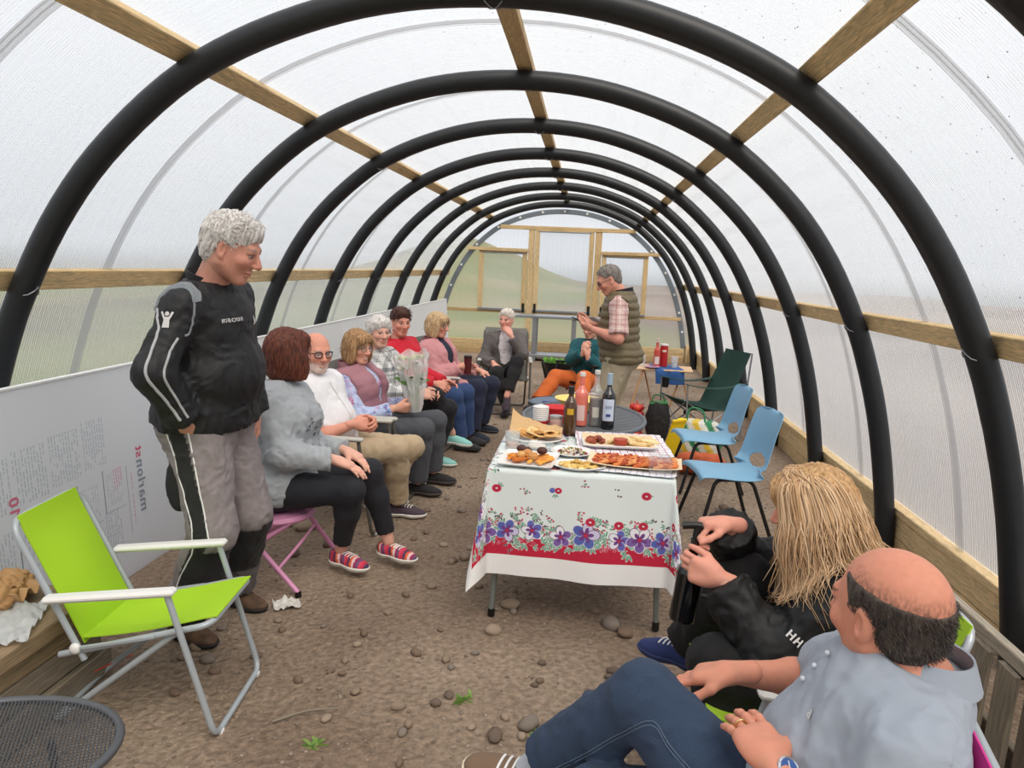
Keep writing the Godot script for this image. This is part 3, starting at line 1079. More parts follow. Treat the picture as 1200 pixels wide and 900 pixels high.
func hand_field(w: Vector3, dir: Vector3, palm: Vector3, left: bool, s: float, curl: Array, spread := 0.05, thumb_in := 0.3) -> Field:
	# w wrist, dir along the fingers, palm = outward normal of the palm
	var f := Field.new()
	var d := dir.normalized()
	var pn := (palm - d * palm.dot(d)).normalized()
	var side := pn.cross(d) * (1.0 if left else -1.0)     # toward the thumb
	var b := Basis(side, d, pn)
	f.cone(w - d * 0.03 * s, w + d * 0.02 * s, 0.025 * s, 0.026 * s, 0.02)
	f.ell(w + d * 0.05 * s, b, Vector3(0.042, 0.052, 0.018) * s, 0.02)
	f.cone(w + d * 0.035 * s + side * 0.012 * s, w + d * 0.088 * s + side * 0.026 * s, 0.017 * s, 0.0125 * s, 0.015)
	f.cone(w + d * 0.035 * s - side * 0.015 * s, w + d * 0.08 * s - side * 0.028 * s, 0.017 * s, 0.012 * s, 0.015)
	var lens := [[0.040, 0.025, 0.02], [0.045, 0.029, 0.021], [0.041, 0.027, 0.02], [0.032, 0.02, 0.018]]
	var offs := [0.029, 0.0095, -0.0105, -0.029]
	for k in 4:
		var root: Vector3 = w + d * ([0.09, 0.094, 0.09, 0.082][k] * s) + side * (offs[k] * s)
		var fd: Vector3 = (d + side * (offs[k] / 0.03 * spread)).normalized()
		var ax := fd.cross(pn).normalized()
		var p := root - fd * 0.012 * s
		var r: float = [0.0092, 0.0095, 0.009, 0.008][k] * s
		for j in 3:
			fd = fd.rotated(ax, curl[0] * (1.0 + 0.12 * k) if j == 0 else curl[1] if j == 1 else curl[1] * 0.7)
			var q: Vector3 = p + fd * ((lens[k][j] + (0.012 if j == 0 else 0.0)) * s)
			f.cone(p, q, r, r * 0.9, 0.006)
			p = q
			r *= 0.9
	var t0 := w + d * 0.025 * s + side * 0.022 * s
	var td := (d * 0.62 + side * (0.85 - thumb_in) + pn * thumb_in).normalized()
	var t1 := t0 + td * 0.045 * s
	var td2 := (td + d * 0.5 + pn * (thumb_in * 0.5) - side * (0.2 + thumb_in * 0.5)).normalized()
	var t2 := t1 + td2 * 0.033 * s
	var td3 := (td2 + d * 0.2 - side * 0.15).normalized()
	f.cone(t0, t1, 0.0145 * s, 0.0115 * s, 0.015)
	f.cone(t1, t2, 0.0112 * s, 0.01 * s, 0.005)
	f.cone(t2, t2 + td3 * 0.026 * s, 0.0102 * s, 0.008 * s, 0.005)
	return f

func head_field(c: Vector3, b: Basis, s: float, neck: Vector3, o: Dictionary) -> Field:
	var f := Field.new()
	var P := func(x, y, z): return c + b * (Vector3(x, y, z) * s)
	var fat: float = o.get("fat", 1.0)
	var fem: bool = o.get("fem", false)
	f.ell(P.call(0, 0.03, -0.014), b, Vector3(0.076, 0.086, 0.097) * s, 0.03)
	f.ell(P.call(0, -0.03, 0.022), b, Vector3(0.063 * fat, 0.078, 0.068) * s, 0.035)
	f.ell(P.call(0, -0.097, 0.058), b, Vector3(0.024, 0.019, 0.022) * s, 0.025)
	for e in [-1.0, 1.0]:
		f.cone(P.call(e * 0.052 * fat, -0.05, 0.0), P.call(e * 0.02, -0.096, 0.055), 0.018 * s * fat, 0.016 * s, 0.025)
		f.ell(P.call(e * 0.038, -0.024, 0.064), b, Vector3(0.024 * fat, 0.02, 0.022) * s, 0.02)
		f.ell(P.call(e * 0.0765, -0.006, -0.006), b * Basis(Vector3.UP, e * 0.35), Vector3(0.009, 0.032, 0.019) * s, 0.006)
		f.ell(P.call(e * 0.075, -0.032, 0.002), b, Vector3(0.007, 0.011, 0.01) * s, 0.005)
	f.cone(P.call(-0.034, 0.021, 0.079), P.call(0.034, 0.021, 0.079), 0.0115 * s, 0.0115 * s, 0.018)
	f.cone(P.call(0, 0.012, 0.088), P.call(0, -0.03, 0.109), 0.0075 * s, 0.0125 * s, 0.012)
	for e in [-1.0, 1.0]: f.ell(P.call(e * 0.0115, -0.034, 0.099), b, Vector3(0.0085, 0.0075, 0.0095) * s, 0.006)
	for e in [-1.0, 1.0]: f.ell(P.call(e * 0.031, 0.0085, 0.0795), b, Vector3(0.0165, 0.0065, 0.0115) * s, 0.005)
	var sm: float = o.get("smile", 0.0)
	var lw: float = 1.0 if fem else 0.72
	for e in [-1.0, 0.0, 1.0]:
		f.ell(P.call(e * 0.014, -0.061 + absf(e) * sm * 0.006, 0.0885 - absf(e) * 0.005), b, Vector3(0.0125, 0.0048 * lw, 0.009 * lw) * s, 0.006)
		f.ell(P.call(e * 0.012, -0.0725 - sm * 0.004 + absf(e) * sm * 0.006, 0.0865 - absf(e) * 0.005), b, Vector3(0.012, 0.0058 * lw, 0.009 * lw) * s, 0.006)
	if neck != Vector3.INF:
		f.cone(neck, P.call(0, -0.06, -0.03), 0.058 * s * o.get("neckw", 1.0), 0.052 * s * o.get("neckw", 1.0), 0.03)
	for e in [-1.0, 1.0]:
		f.sub(P.call(e * 0.031, -0.001, 0.094), b, Vector3(0.0155, 0.0068, 0.0135) * s, 0.010)
		f.sub(P.call(e * 0.084, -0.004, 0.002), b, Vector3(0.007, 0.018, 0.009) * s, 0.006)
	f.sub(P.call(0, -0.066 - sm * 0.001, 0.099), b, Vector3(0.022 + sm * 0.004, 0.0016 + sm * 0.0035, 0.012) * s, 0.004)
	if sm > 0.2:
		for e in [-1.0, 1.0]: f.sub(P.call(e * 0.027, -0.061, 0.09), b, Vector3(0.006, 0.0035, 0.012) * s, 0.004)
	return f

func face_paint(c: Vector3, b: Basis, s: float, skin: Color, o: Dictionary):
	var inv := b.transposed()
	var brow: Color = o.get("brow", Color(0.2, 0.14, 0.1))
	var beard = o.get("beard", null)
	var stub = o.get("crop", null)       # close-cropped hair: colour on the scalp
	var lip := Color(skin.r * 0.86, skin.g * 0.60, skin.b * 0.58) if o.get("fem", false) else Color(skin.r * 0.9, skin.g * 0.78, skin.b * 0.76)
	var cheek := Color(skin.r * 1.02, skin.g * 0.84, skin.b * 0.80)
	var n := hair_n
	var sm: float = o.get("smile", 0.0)
	return func(p: Vector3):
		var q: Vector3 = inv * (p - c) / s
		var col := skin
		if q.length() > 0.18: return col * (1.0 + 0.05 * n.get_noise_3d(p.x * 30, p.y * 30, p.z * 30))
		col = col * (1.0 + 0.07 * n.get_noise_3d(p.x * 60, p.y * 60, p.z * 60))
		if q.z > 0.0:
			var ck := exp(-(pow((absf(q.x) - 0.045) / 0.02, 2) + pow((q.y + 0.03) / 0.022, 2)))
			var ns := exp(-(pow(q.x / 0.016, 2) + pow((q.y + 0.03) / 0.014, 2))) * (1.0 if q.z > 0.095 else 0.0)
			col = col.lerp(cheek, clampf(ck * 0.8 + ns * 0.6, 0, 1))
			if q.z > 0.07:
				var br := pow((absf(q.x) - 0.032) / 0.018, 2) + pow((q.y - 0.024 + 6.0 * pow(absf(q.x) - 0.036, 2)) / 0.0048, 2)
				if br < 1.0: col = col.lerp(brow, 0.75)
				var ly := q.y + 0.0665 - absf(q.x) * sm * 0.22
				if absf(q.x) < 0.027 and absf(ly) < 0.0095 * (1.0 - pow(q.x / 0.03, 2)): col = lip
				if sm > 0.5 and absf(q.x) < 0.019 and ly < 0.001 and ly > -0.0045: col = Color(0.75, 0.72, 0.66)
				if absf(absf(q.x) - 0.031) < 0.017 and absf(q.y - 0.0065) < 0.0022: col = col.lerp(Color(0.12, 0.07, 0.05), 0.7)
		if beard != null:
			var jaw := q.y < -0.045 and q.z > -0.015 and q.length() < 0.17 and q.y > -0.125
			var lipfree := not (absf(q.x) < 0.022 and absf(q.y + 0.066) < 0.01)
			if jaw and lipfree:
				var t := clampf((-0.045 - q.y) / 0.02, 0, 1) * 0.85
				if absf(q.x) > 0.05 and q.z < 0.02: t *= 0.6
				col = col.lerp(beard, t * (0.75 + 0.5 * n.get_noise_3d(p.x * 150, p.y * 80, p.z * 150)))
		if stub != null: col = stub.call(q, col)
		return col

# hair as a solid in the head's axes; style picks the pieces
func hair_field(c: Vector3, b: Basis, s: float, style: String) -> Field:
	var f := Field.new()
	var P := func(x, y, z): return c + b * (Vector3(x, y, z) * s)
	var D := func(x, y, z): return b * Vector3(x, y, z)
	match style:
		"short":        # brushed back, short sides
			f.ell(P.call(0, 0.042, -0.018), b, Vector3(0.0835, 0.088, 0.104) * s, 0.02)
			f.ell(P.call(0, 0.085, 0.025), b, Vector3(0.058, 0.036, 0.062) * s, 0.03)
			f.ell(P.call(0, -0.02, -0.06), b, Vector3(0.066, 0.06, 0.048) * s, 0.03)
			f.plane(D.call(0, -0.62, 0.78), P.call(0, 0.062, 0.088))
			for e in [-1.0, 1.0]:
				f.sub(P.call(e * 0.085, -0.012, 0.0), b, Vector3(0.03, 0.036, 0.026) * s, 0.01)
				f.sub(P.call(e * 0.08, -0.05, 0.06), b, Vector3(0.05, 0.09, 0.052) * s, 0.012)
		"crew":         # thin, receding
			f.ell(P.call(0, 0.036, -0.018), b, Vector3(0.080, 0.086, 0.1) * s, 0.02)
			f.ell(P.call(0, -0.025, -0.055), b, Vector3(0.064, 0.055, 0.046) * s, 0.03)
			f.plane(D.call(0, -0.66, 0.75), P.call(0, 0.075, 0.072))
			for e in [-1.0, 1.0]:
				f.sub(P.call(e * 0.085, -0.012, 0.0), b, Vector3(0.03, 0.036, 0.026) * s, 0.01)
				f.sub(P.call(e * 0.08, -0.05, 0.06), b, Vector3(0.05, 0.09, 0.052) * s, 0.012)
		"bob":          # chin-length, rounded, with a fringe
			f.ell(P.call(0, 0.03, -0.016), b, Vector3(0.094, 0.102, 0.112) * s, 0.02)
			f.ell(P.call(0, -0.05, -0.05), b, Vector3(0.092, 0.095, 0.07) * s, 0.03)
			for e in [-1.0, 1.0]:
				f.ell(P.call(e * 0.076, -0.045, 0.012), b, Vector3(0.024, 0.082, 0.05) * s, 0.03)
			f.ell(P.call(0, 0.062, 0.07), b, Vector3(0.068, 0.04, 0.036) * s, 0.03)
			f.plane(D.call(0, -1, 0.1), P.call(0, -0.12, 0))
			f.sub(P.call(0, -0.045, 0.085), b, Vector3(0.062, 0.086, 0.07) * s, 0.02)
		"bob_long":     # fuller bob seen from behind
			f.ell(P.call(0, 0.028, -0.018), b, Vector3(0.1, 0.108, 0.118) * s, 0.02)
			f.ell(P.call(0, -0.06, -0.035), b, Vector3(0.108, 0.1, 0.092) * s, 0.05)
			for e in [-1.0, 1.0]:
				f.ell(P.call(e * 0.088, -0.07, 0.01), b, Vector3(0.028, 0.09, 0.056) * s, 0.03)
			f.ell(P.call(0, 0.07, 0.068), b, Vector3(0.07, 0.042, 0.04) * s, 0.03)
			f.plane(D.call(0, -1, 0.0), P.call(0, -0.135, 0))
			f.sub(P.call(0, -0.045, 0.095), b, Vector3(0.06, 0.09, 0.066) * s, 0.02)
		"long":         # underlayer of shoulder-length hair
			f.ell(P.call(0, 0.03, -0.018), b, Vector3(0.1, 0.108, 0.118) * s, 0.02)
			f.ell(P.call(0, -0.07, -0.04), b, Vector3(0.112, 0.11, 0.095) * s, 0.05)
			f.ell(P.call(0.0, -0.14, -0.065), b, Vector3(0.11, 0.1, 0.075) * s, 0.05)
			for e in [-1.0, 1.0]:
				f.ell(P.call(e * 0.09, -0.08, 0.015), b, Vector3(0.03, 0.11, 0.06) * s, 0.03)
			f.ell(P.call(0, 0.07, 0.068), b, Vector3(0.07, 0.042, 0.04) * s, 0.03)
			f.sub(P.call(0, -0.06, 0.1), b, Vector3(0.06, 0.12, 0.07) * s, 0.02)
		"curly":        # short and full
			f.ell(P.call(0, 0.04, -0.02), b, Vector3(0.096, 0.1, 0.112) * s, 0.02)
			f.ell(P.call(0, 0.082, 0.045), b, Vector3(0.066, 0.038, 0.05) * s, 0.03)
			f.ell(P.call(0, -0.035, -0.06), b, Vector3(0.078, 0.062, 0.052) * s, 0.03)
			f.plane(D.call(0, -0.55, 0.83), P.call(0, 0.05, 0.09))
			for e in [-1.0, 1.0]:
				f.sub(P.call(e * 0.07, -0.055, 0.06), b, Vector3(0.05, 0.085, 0.055) * s, 0.012)
		"fringe":       # bald crown, thin hair round the sides and back
			f.ell(P.call(0, 0.03, -0.014), b, Vector3(0.0795, 0.0895, 0.1005) * s, 0.02)
			f.ell(P.call(0, -0.03, -0.05), b, Vector3(0.066, 0.05, 0.046) * s, 0.03)
			f.plane(D.call(0, 0.97, -0.22), P.call(0, 0.058, 0.0))
			f.plane(D.call(0, -0.35, 0.94), P.call(0, 0.02, 0.03))
			for e in [-1.0, 1.0]:
				f.sub(P.call(e * 0.085, -0.016, 0.0), b, Vector3(0.03, 0.036, 0.024) * s, 0.01)
				f.sub(P.call(e * 0.08, -0.06, 0.05), b, Vector3(0.05, 0.07, 0.052) * s, 0.012)
			f.plane(D.call(0, -1, 0.1), P.call(0, -0.056, 0))
	return f
func strands(c: Vector3, b: Basis, s: float, amp: float, fx := 70.0, fy := 9.0):
	var inv := b.transposed()
	var n := hair_n
	return func(p: Vector3):
		var q: Vector3 = inv * (p - c) / s
		return amp * n.get_noise_3d(q.x * fx, q.y * fy, q.z * fx) + amp * 0.7 * n.get_noise_3d(q.x * 25 + 9, q.y * 7, q.z * 25)
func strand_paint(c: Vector3, b: Basis, s: float, c0: Color, c1: Color, fx := 90.0, fy := 10.0):
	var inv := b.transposed()
	var n := hair_n
	return func(p: Vector3):
		var q: Vector3 = inv * (p - c) / s
		return c0.lerp(c1, clampf(0.5 + 0.8 * n.get_noise_3d(q.x * fx + 3, q.y * fy, q.z * fx), 0, 1))

# sp: see the calls in build_people. Joints are in world axes.
func person(sp: Dictionary) -> Dictionary:
	var s: float = sp.get("s", 1.0)
	var base: Vector3 = sp.base
	var root := thing("person", sp.label, "person", base)
	var pel: Vector3 = sp.pel
	var nk: Vector3 = sp.neck
	var hc: Vector3 = sp.head
	var hb := basis_fu(sp.hf, sp.get("hup", Vector3.UP))
	var cu := (nk - pel).normalized()
	var cb := basis_fu((sp.fw as Vector3) - cu * (sp.fw as Vector3).dot(cu), cu)
	var pb := basis_fu(sp.get("hfw", sp.fw), Vector3.UP)
	var L := nk.distance_to(pel)
	var gi: float = sp.get("gi", 1.0)
	var be: float = sp.get("be", 0.0)
	var bu: float = sp.get("bu", 0.0)
	var shw: float = sp.get("shw", 0.175) * s
	var sh := []          # left, right
	for e in [1.0, -1.0]: sh.append(nk - cu * sp.get("slope", 0.07) * s + cb.x * e * shw + (sp.get("shl" if e > 0 else "shr", Vector3.ZERO) as Vector3))
	var J := {"cb": cb, "pb": pb, "hb": hb, "sh": sh}
	var la: float = 0.285 * s * sp.get("armk", 1.0)
	var lf: float = 0.25 * s * sp.get("armk", 1.0)
	var arms := []
	for k in 2:
		var tgt: Vector3 = sp.wl if k == 0 else sp.wr
		arms.append(ik(sh[k], tgt, la, lf, sp.get("epl" if k == 0 else "epr", Vector3(0, -1, 0) - cb.z * 0.5)))
	J.arms = arms
	var hip := []
	var legs := []
	for k in 2:
		hip.append(pel + pb.x * (0.088 * s * (1.0 if k == 0 else -1.0)) - Vector3(0, 0.01, 0))
		var tgt: Vector3 = sp.al if k == 0 else sp.ar
		legs.append(ik(hip[k], tgt, 0.435 * s, 0.415 * s, sp.get("kpl" if k == 0 else "kpr", pb.z + Vector3(0, 0.6, 0))))
	J.hip = hip
	J.legs = legs
	if sp.get("dbg", false) or true:
		for k in 2:
			var ea: float = (arms[k][1] as Vector3).distance_to(sp.wl if k == 0 else sp.wr)
			var el: float = (legs[k][1] as Vector3).distance_to(sp.al if k == 0 else sp.ar)
			if ea > 0.02 or el > 0.02: print(sp.label, " reach ", k, " arm ", ea, " leg ", el)
	var near: float = sp.get("cell", 0.012)
	var skin: Color = sp.get("skin", Color(0.56, 0.33, 0.24))
	# --- fields
	var torso := func(f: Field, inf: float, k: float):
		f.ell(pel + cu * L * 0.70 + cb.z * 0.008, cb, Vector3(0.15 * gi + inf, 0.165 * s + inf, 0.104 * gi + inf) * Vector3(s, 1, s), k)
		f.ell(pel + cu * L * 0.36 + cb.z * (0.012 + be * 0.02), cb, Vector3(0.142 * gi + inf + be * 0.02, 0.16 * s + inf, 0.104 * gi + inf + be * 0.035) * Vector3(s, 1, s), k)
		if be > 0.3: f.ell(pel + cu * L * 0.30 + cb.z * (0.05 * be), cb, Vector3(0.125 + inf, 0.125 + inf, 0.095 * be + inf), k)
		f.ell(pel + pb.z * -0.01, pb, Vector3(0.165 * gi + inf, 0.118 + inf, 0.125 * gi + inf) * s, k)
		if bu > 0.0:
			for e in [-1.0, 1.0]: f.ell(pel + cu * L * 0.66 + cb.z * (0.085 * gi) + cb.x * e * 0.072 * s, cb, Vector3(0.068, 0.066, 0.055 * bu) + Vector3.ONE * inf, k)
		for k2 in 2:
			f.cone(nk - cu * 0.03 * s - cb.z * 0.015, sh[k2], 0.054 * s + inf * 0.8, 0.050 * s + inf * 0.8, k)
	var arm := func(f: Field, k2: int, inf: float, upto: float, k: float, cuff: float):    # upto: 0..1 upper arm, 1..2 forearm
		var a: Vector3 = sh[k2]
		var e: Vector3 = arms[k2][0]
		var w: Vector3 = arms[k2][1]
		if upto <= 1.0: f.cone(a, a.lerp(e, upto), 0.053 * s + inf * 0.8, 0.045 * s + inf + cuff, k, true)
		else:
			f.cone(a, e, 0.051 * s + inf * 0.75, 0.042 * s + inf * 0.9, k)
			f.cone(e, e.lerp(w, upto - 1.0), 0.042 * s + inf, 0.029 * s + inf + cuff, k, true)
	var leg := func(f: Field, k2: int, inf: float, upto: float, k: float, cuff: float):
		var kn: Vector3 = legs[k2][0]
		var an: Vector3 = legs[k2][1]
		f.cone(hip[k2], kn, 0.086 * s * gi + inf, 0.056 * s + inf, k)
		f.cone(kn, kn.lerp(an, 0.35) , 0.054 * s + inf, 0.052 * s + inf, k)
		f.cone(kn.lerp(an, 0.35), kn.lerp(an, upto), 0.052 * s + inf, 0.036 * s + inf + cuff, k, true)
	# --- body: one continuous figure under the clothes
	var body := Field.new()
	torso.call(body, -0.012, 0.05)
	body.cone(nk - cu * 0.02, hc + hb * (Vector3(0, -0.06, -0.03) * s), 0.06 * s * sp.get("neckw", 1.0), 0.05 * s * sp.get("neckw", 1.0), 0.04)
	for k in 2:
		body.cone(sh[k], arms[k][0], 0.050 * s, 0.041 * s, 0.04)
		body.cone(arms[k][0], arms[k][0].lerp(arms[k][1], 0.35), 0.041 * s, 0.0415 * s, 0.03)
		body.cone(arms[k][0].lerp(arms[k][1], 0.35), arms[k][1], 0.041 * s, 0.0265 * s, 0.03)
		body.cone(hip[k], legs[k][0], 0.078 * s, 0.052 * s, 0.04)
		body.cone(legs[k][0], legs[k][1], 0.05 * s, 0.034 * s, 0.03)
	var head := head_field(hc, hb, s * sp.get("hs", 1.0), nk, sp.get("face", {}))
	var hcell: float = sp.get("hcell", 0.005)
	var zones := [[body, sp.get("bcell", 0.018), null], [head, hcell, null]]
	for k in 2:
		var h = sp.get("hl" if k == 0 else "hr", null)
		if h == null: continue
		zones.append([hand_field(arms[k][1], h[0], h[1], k == 0, s * sp.get("hands", 1.0), h[2] if h.size() > 2 else [0.3, 0.4], h[3] if h.size() > 3 else 0.05, h[4] if h.size() > 4 else 0.3), sp.get("fcell", hcell), null])
	J.body = solid("body", zones, M.skin, root, base, face_paint(hc, hb, s * sp.get("hs", 1.0), skin, sp.get("face", {})))
	# --- eyes
	var fo: Dictionary = sp.get("face", {})
	if not fo.get("noeyes", false):
		for e in [-1.0, 1.0]:
			var st := mb()
			var es: float = s * sp.get("hs", 1.0)
			var ec: Vector3 = hc + hb * (Vector3(e * 0.031, -0.0005, 0.0778) * es) - base
			ball(st, ec, Vector3.ONE * 0.0115 * es, Basis.IDENTITY, 6)
			var eye := obj("eye", st, M.eyewhite, root)
			st = mb()
			var look: Vector3 = (hb.z + hb * Vector3(fo.get("gx", 0.0), fo.get("gy", 0.0), 0)).normalized()
			ball(st, ec + look * 0.0075 * es, Vector3(0.0062, 0.0062, 0.0052) * es, frame_of(look), 5)
			obj("iris", st, M.iris, eye)
	# --- hair
	if sp.has("hair"):
		var hs: float = s * sp.get("hs", 1.0)
		var hf := hair_field(hc, hb, hs, sp.hair[0])
		solid("hair", [[hf, hcell * 0.9, strands(hc, hb, hs, sp.hair[3] if sp.hair.size() > 3 else 0.004)]], M.hair, root, base, strand_paint(hc, hb, hs, sp.hair[1], sp.hair[2]))
	# --- clothes
	if sp.has("top"):
		var t: Dictionary = sp.top
		var f := Field.new()
		var inf: float = t.get("inf", 0.012)
		torso.call(f, inf, 0.05)
		if t.has("skirt"):    # lower edge hanging over the hips
			f.ell(pel + Vector3(0, 0.02, 0), pb, Vector3(0.168 * gi + inf + 0.008, 0.15, 0.13 * gi + inf + 0.008) * s, 0.05)
		f.plane(-cu, pel + cu * t.get("hem", 0.0))
		f.plane(cu, nk + cu * t.get("neckcut", 0.022))
		f.cut_at = f.ty.size()
		if t.get("sleeve", 1.9) > 0.0:
			for k in 2: arm.call(f, k, inf * t.get("sinf", 1.0), t.get("sleeve", 1.9), 0.045, t.get("cuff", 0.006))
		J.top_f = f
		J.top = solid(t.get("name", "top"), [[f, t.get("cell", near), t.get("disp", folds(t.get("fold", 0.008)))]], t.mat, root, base, t.get("paint", null))
	if sp.has("legs"):
		var t: Dictionary = sp.legs
		var f := Field.new()
		var inf: float = t.get("inf", 0.012)
		f.ell(pel + pb.z * -0.01, pb, Vector3(0.165 * gi + inf, 0.12 + inf, 0.125 * gi + inf) * s, 0.05)
		f.plane(Vector3.UP, pel + Vector3(0, t.get("waist", 0.1), 0))
		f.cut_at = f.ty.size()
		for k in 2: leg.call(f, k, inf, t.get("upto", 0.97), t.get("k", 0.04), t.get("cuff", 0.01))
		J.legs_f = f
		J.trousers = solid(t.get("name", "trousers"), [[f, t.get("cell", near), t.get("disp", folds(t.get("fold", 0.007)))]], t.mat, root, base, t.get("paint", null))
	if sp.has("shoe"):
		for k in 2:
			var t: Dictionary = sp.shoe
			var an: Vector3 = legs[k][1]
			var td: Vector3 = (sp.tl if k == 0 else sp.tr)
			var up: Vector3 = sp.get("ful" if k == 0 else "fur", Vector3.UP)
			J["shoe%d" % k] = shoe(root, base, an, td, up, s, t)
	J.torso = torso
	J.arm = arm
	J.leg = leg
	J.root = root
	J.base = base
	J.s = s
	J.hc = hc
	J.nk = nk
	J.pel = pel
	J.cu = cu
	J.L = L
	return J

func shoe(root: Node3D, base: Vector3, an: Vector3, td: Vector3, up: Vector3, s: float, t: Dictionary) -> Dictionary:
	var u := up.normalized()
	var d := (td - u * td.dot(u)).normalized()
	var b := Basis(d.cross(u), u, d) if true else Basis.IDENTITY
	b = basis_fu(d, u)
	var mk := func(inf: float, top: float, bottom: float):
		var f := Field.new()
		f.ell(an - u * 0.045 * s - d * 0.028 * s, b, Vector3(0.034, 0.05, 0.042) * s + Vector3.ONE * inf, 0.02)
		f.cone(an - u * 0.04 * s, an + d * 0.09 * s - u * 0.056 * s, 0.04 * s + inf, 0.036 * s + inf, 0.03)
		f.ell(an + d * 0.115 * s - u * 0.062 * s, b, Vector3(0.044, 0.03, 0.068) * s + Vector3.ONE * inf, 0.03)
		f.plane(-u, an - u * bottom * s)
		f.plane(u, an - u * top * s)
		return f
	var f: Field = mk.call(0.0, -0.018 if not t.get("low", false) else 0.012, 0.066)
	var o := solid(t.get("name", "shoe"), [[f, t.get("cell", 0.008), null]], t.mat, root, base, t.get("paint", null))
	var f2: Field = mk.call(0.006, 0.062, 0.088)
	solid("sole", [[f2, t.get("cell", 0.008), null]], t.sole, o, base)
	if t.has("lace"):
		for i in 4:
			var st := mb()
			var c := an + d * (0.035 + i * 0.018) * s - u * (0.0 + i * 0.010) * s
			var pts := []
			for q in 5:
				var e := -1.0 + q * 0.5
				pts.append(f.hit(c + b.x * e * 0.026 * s + u * 0.1 + d * (0.004 * e), -u, 0.002) - base)
			tube(st, pts, 0.0035 * s, 5)
			obj("lace", st, t.lace, o)
	return {"o": o, "f": f}

# raised line that follows a garment
func piping(parent: Node3D, called: String, f: Field, pts: Array, r: float, m: Material, base: Vector3, steps := 6, off := 0.0, flat := 0.5) -> MeshInstance3D:
	var out := []
	for p in curve(pts, steps): out.append(f.snap(p, off) - base)
	var st := mb()
	tube(st, out, r, 7, false, true)
	return obj(called, st, m, parent)
# printed or stitched lettering laid on a garment
func lettering(parent: Node3D, called: String, text: String, f: Field, at: Vector3, right: Vector3, up: Vector3, h: float, m: Material, base: Vector3, bold := false) -> MeshInstance3D:
	var tm := TextMesh.new()
	tm.text = text
	var fnt := SystemFont.new()
	fnt.font_names = PackedStringArray(["Droid Sans"])
	if bold: fnt.font_weight = 700
	tm.font = fnt
	tm.font_size = 32
	tm.pixel_size = h / 24.0
	tm.depth = 0.0
	tm.curve_step = 2.0
	var arr := tm.get_mesh_arrays()
	var v: PackedVector3Array = arr[Mesh.ARRAY_VERTEX]
	var ix: PackedInt32Array = arr[Mesh.ARRAY_INDEX]
	var n := right.cross(up).normalized()
	var pts := []
	for p in v:
		var q: Vector3 = at + right * p.x + up * p.y
		if f != null: q = f.hit(q + n * 0.06, -n, 0.0035)
		pts.append(q - base)
	var st := mb()
	for i in range(0, ix.size(), 3):
		tri(st, pts[ix[i]], pts[ix[i + 1]], pts[ix[i + 2]], n, n, n)
	return obj(called, st, m, parent)
func glasses(root: Node3D, base: Vector3, hc: Vector3, hb: Basis, s: float, m: Material, r := 0.0022, shape := Vector2(0.023, 0.017)) -> void:
	var g := Node3D.new()
	g.name = "glasses"
	root.add_child(g, true)
	for e in [-1.0, 1.0]:
		var st := mb()
		var pts := []
		for i in 16:
			var a := TAU * i / 16
			var x := cos(a)
			var y := sin(a)
			x = signf(x) * pow(absf(x), 0.75)
			y = signf(y) * pow(absf(y), 0.75)
			pts.append(hc + hb * (Vector3(e * 0.033 + x * shape.x, 0.0 + y * shape.y, 0.098 - absf(e * 0.033 + x * shape.x) * 0.15) * s) - base)
		tube(st, pts, r, 6, true)
		obj("rim", st, m, g)
		st = mb()
		tube(st, [hc + hb * (Vector3(e * 0.056, 0.008, 0.090) * s) - base, hc + hb * (Vector3(e * 0.079, 0.008, 0.05) * s) - base, hc + hb * (Vector3(e * 0.083, 0.004, 0.0) * s) - base], r, 6)
		obj("temple", st, m, g)
		st = mb()
		for i in 14: tri(st, pts[0], pts[i + 1], pts[(i + 2) % 16], hb.z, hb.z, hb.z)
		obj("lens", st, M.lens, g)
	var st2 := mb()
	tube(st2, [hc + hb * (Vector3(-0.011, 0.004, 0.0965) * s) - base, hc + hb * (Vector3(0, 0.007, 0.0975) * s) - base, hc + hb * (Vector3(0.011, 0.004, 0.0965) * s) - base], r, 6)
	obj("bridge", st2, m, g)
# turned-over collar round the neck
func collar(root: Node3D, base: Vector3, f: Field, nk: Vector3, cb: Basis, s: float, m: Material, h := 0.04, gap := 0.25, r := 0.068, lean := 0.3) -> void:
	var st := mb()
	var fn := func(u, v):
		var a: float = lerpf(gap, TAU - gap, u)
		var dir := cb.z * cos(a) + cb.x * sin(a)
		var rr: float = (r + (v - 0.5) * h * lean) * s
		var drop: float = cos(a) * 0.5 + 0.5
		return nk + dir * rr - cb.z * 0.01 + cb.y * (0.03 - drop * 0.035 - v * h * (0.75 + 0.3 * drop)) * s - base
	grid(st, 28, 3, fn, 0.004)
	obj("collar", st, m, root)

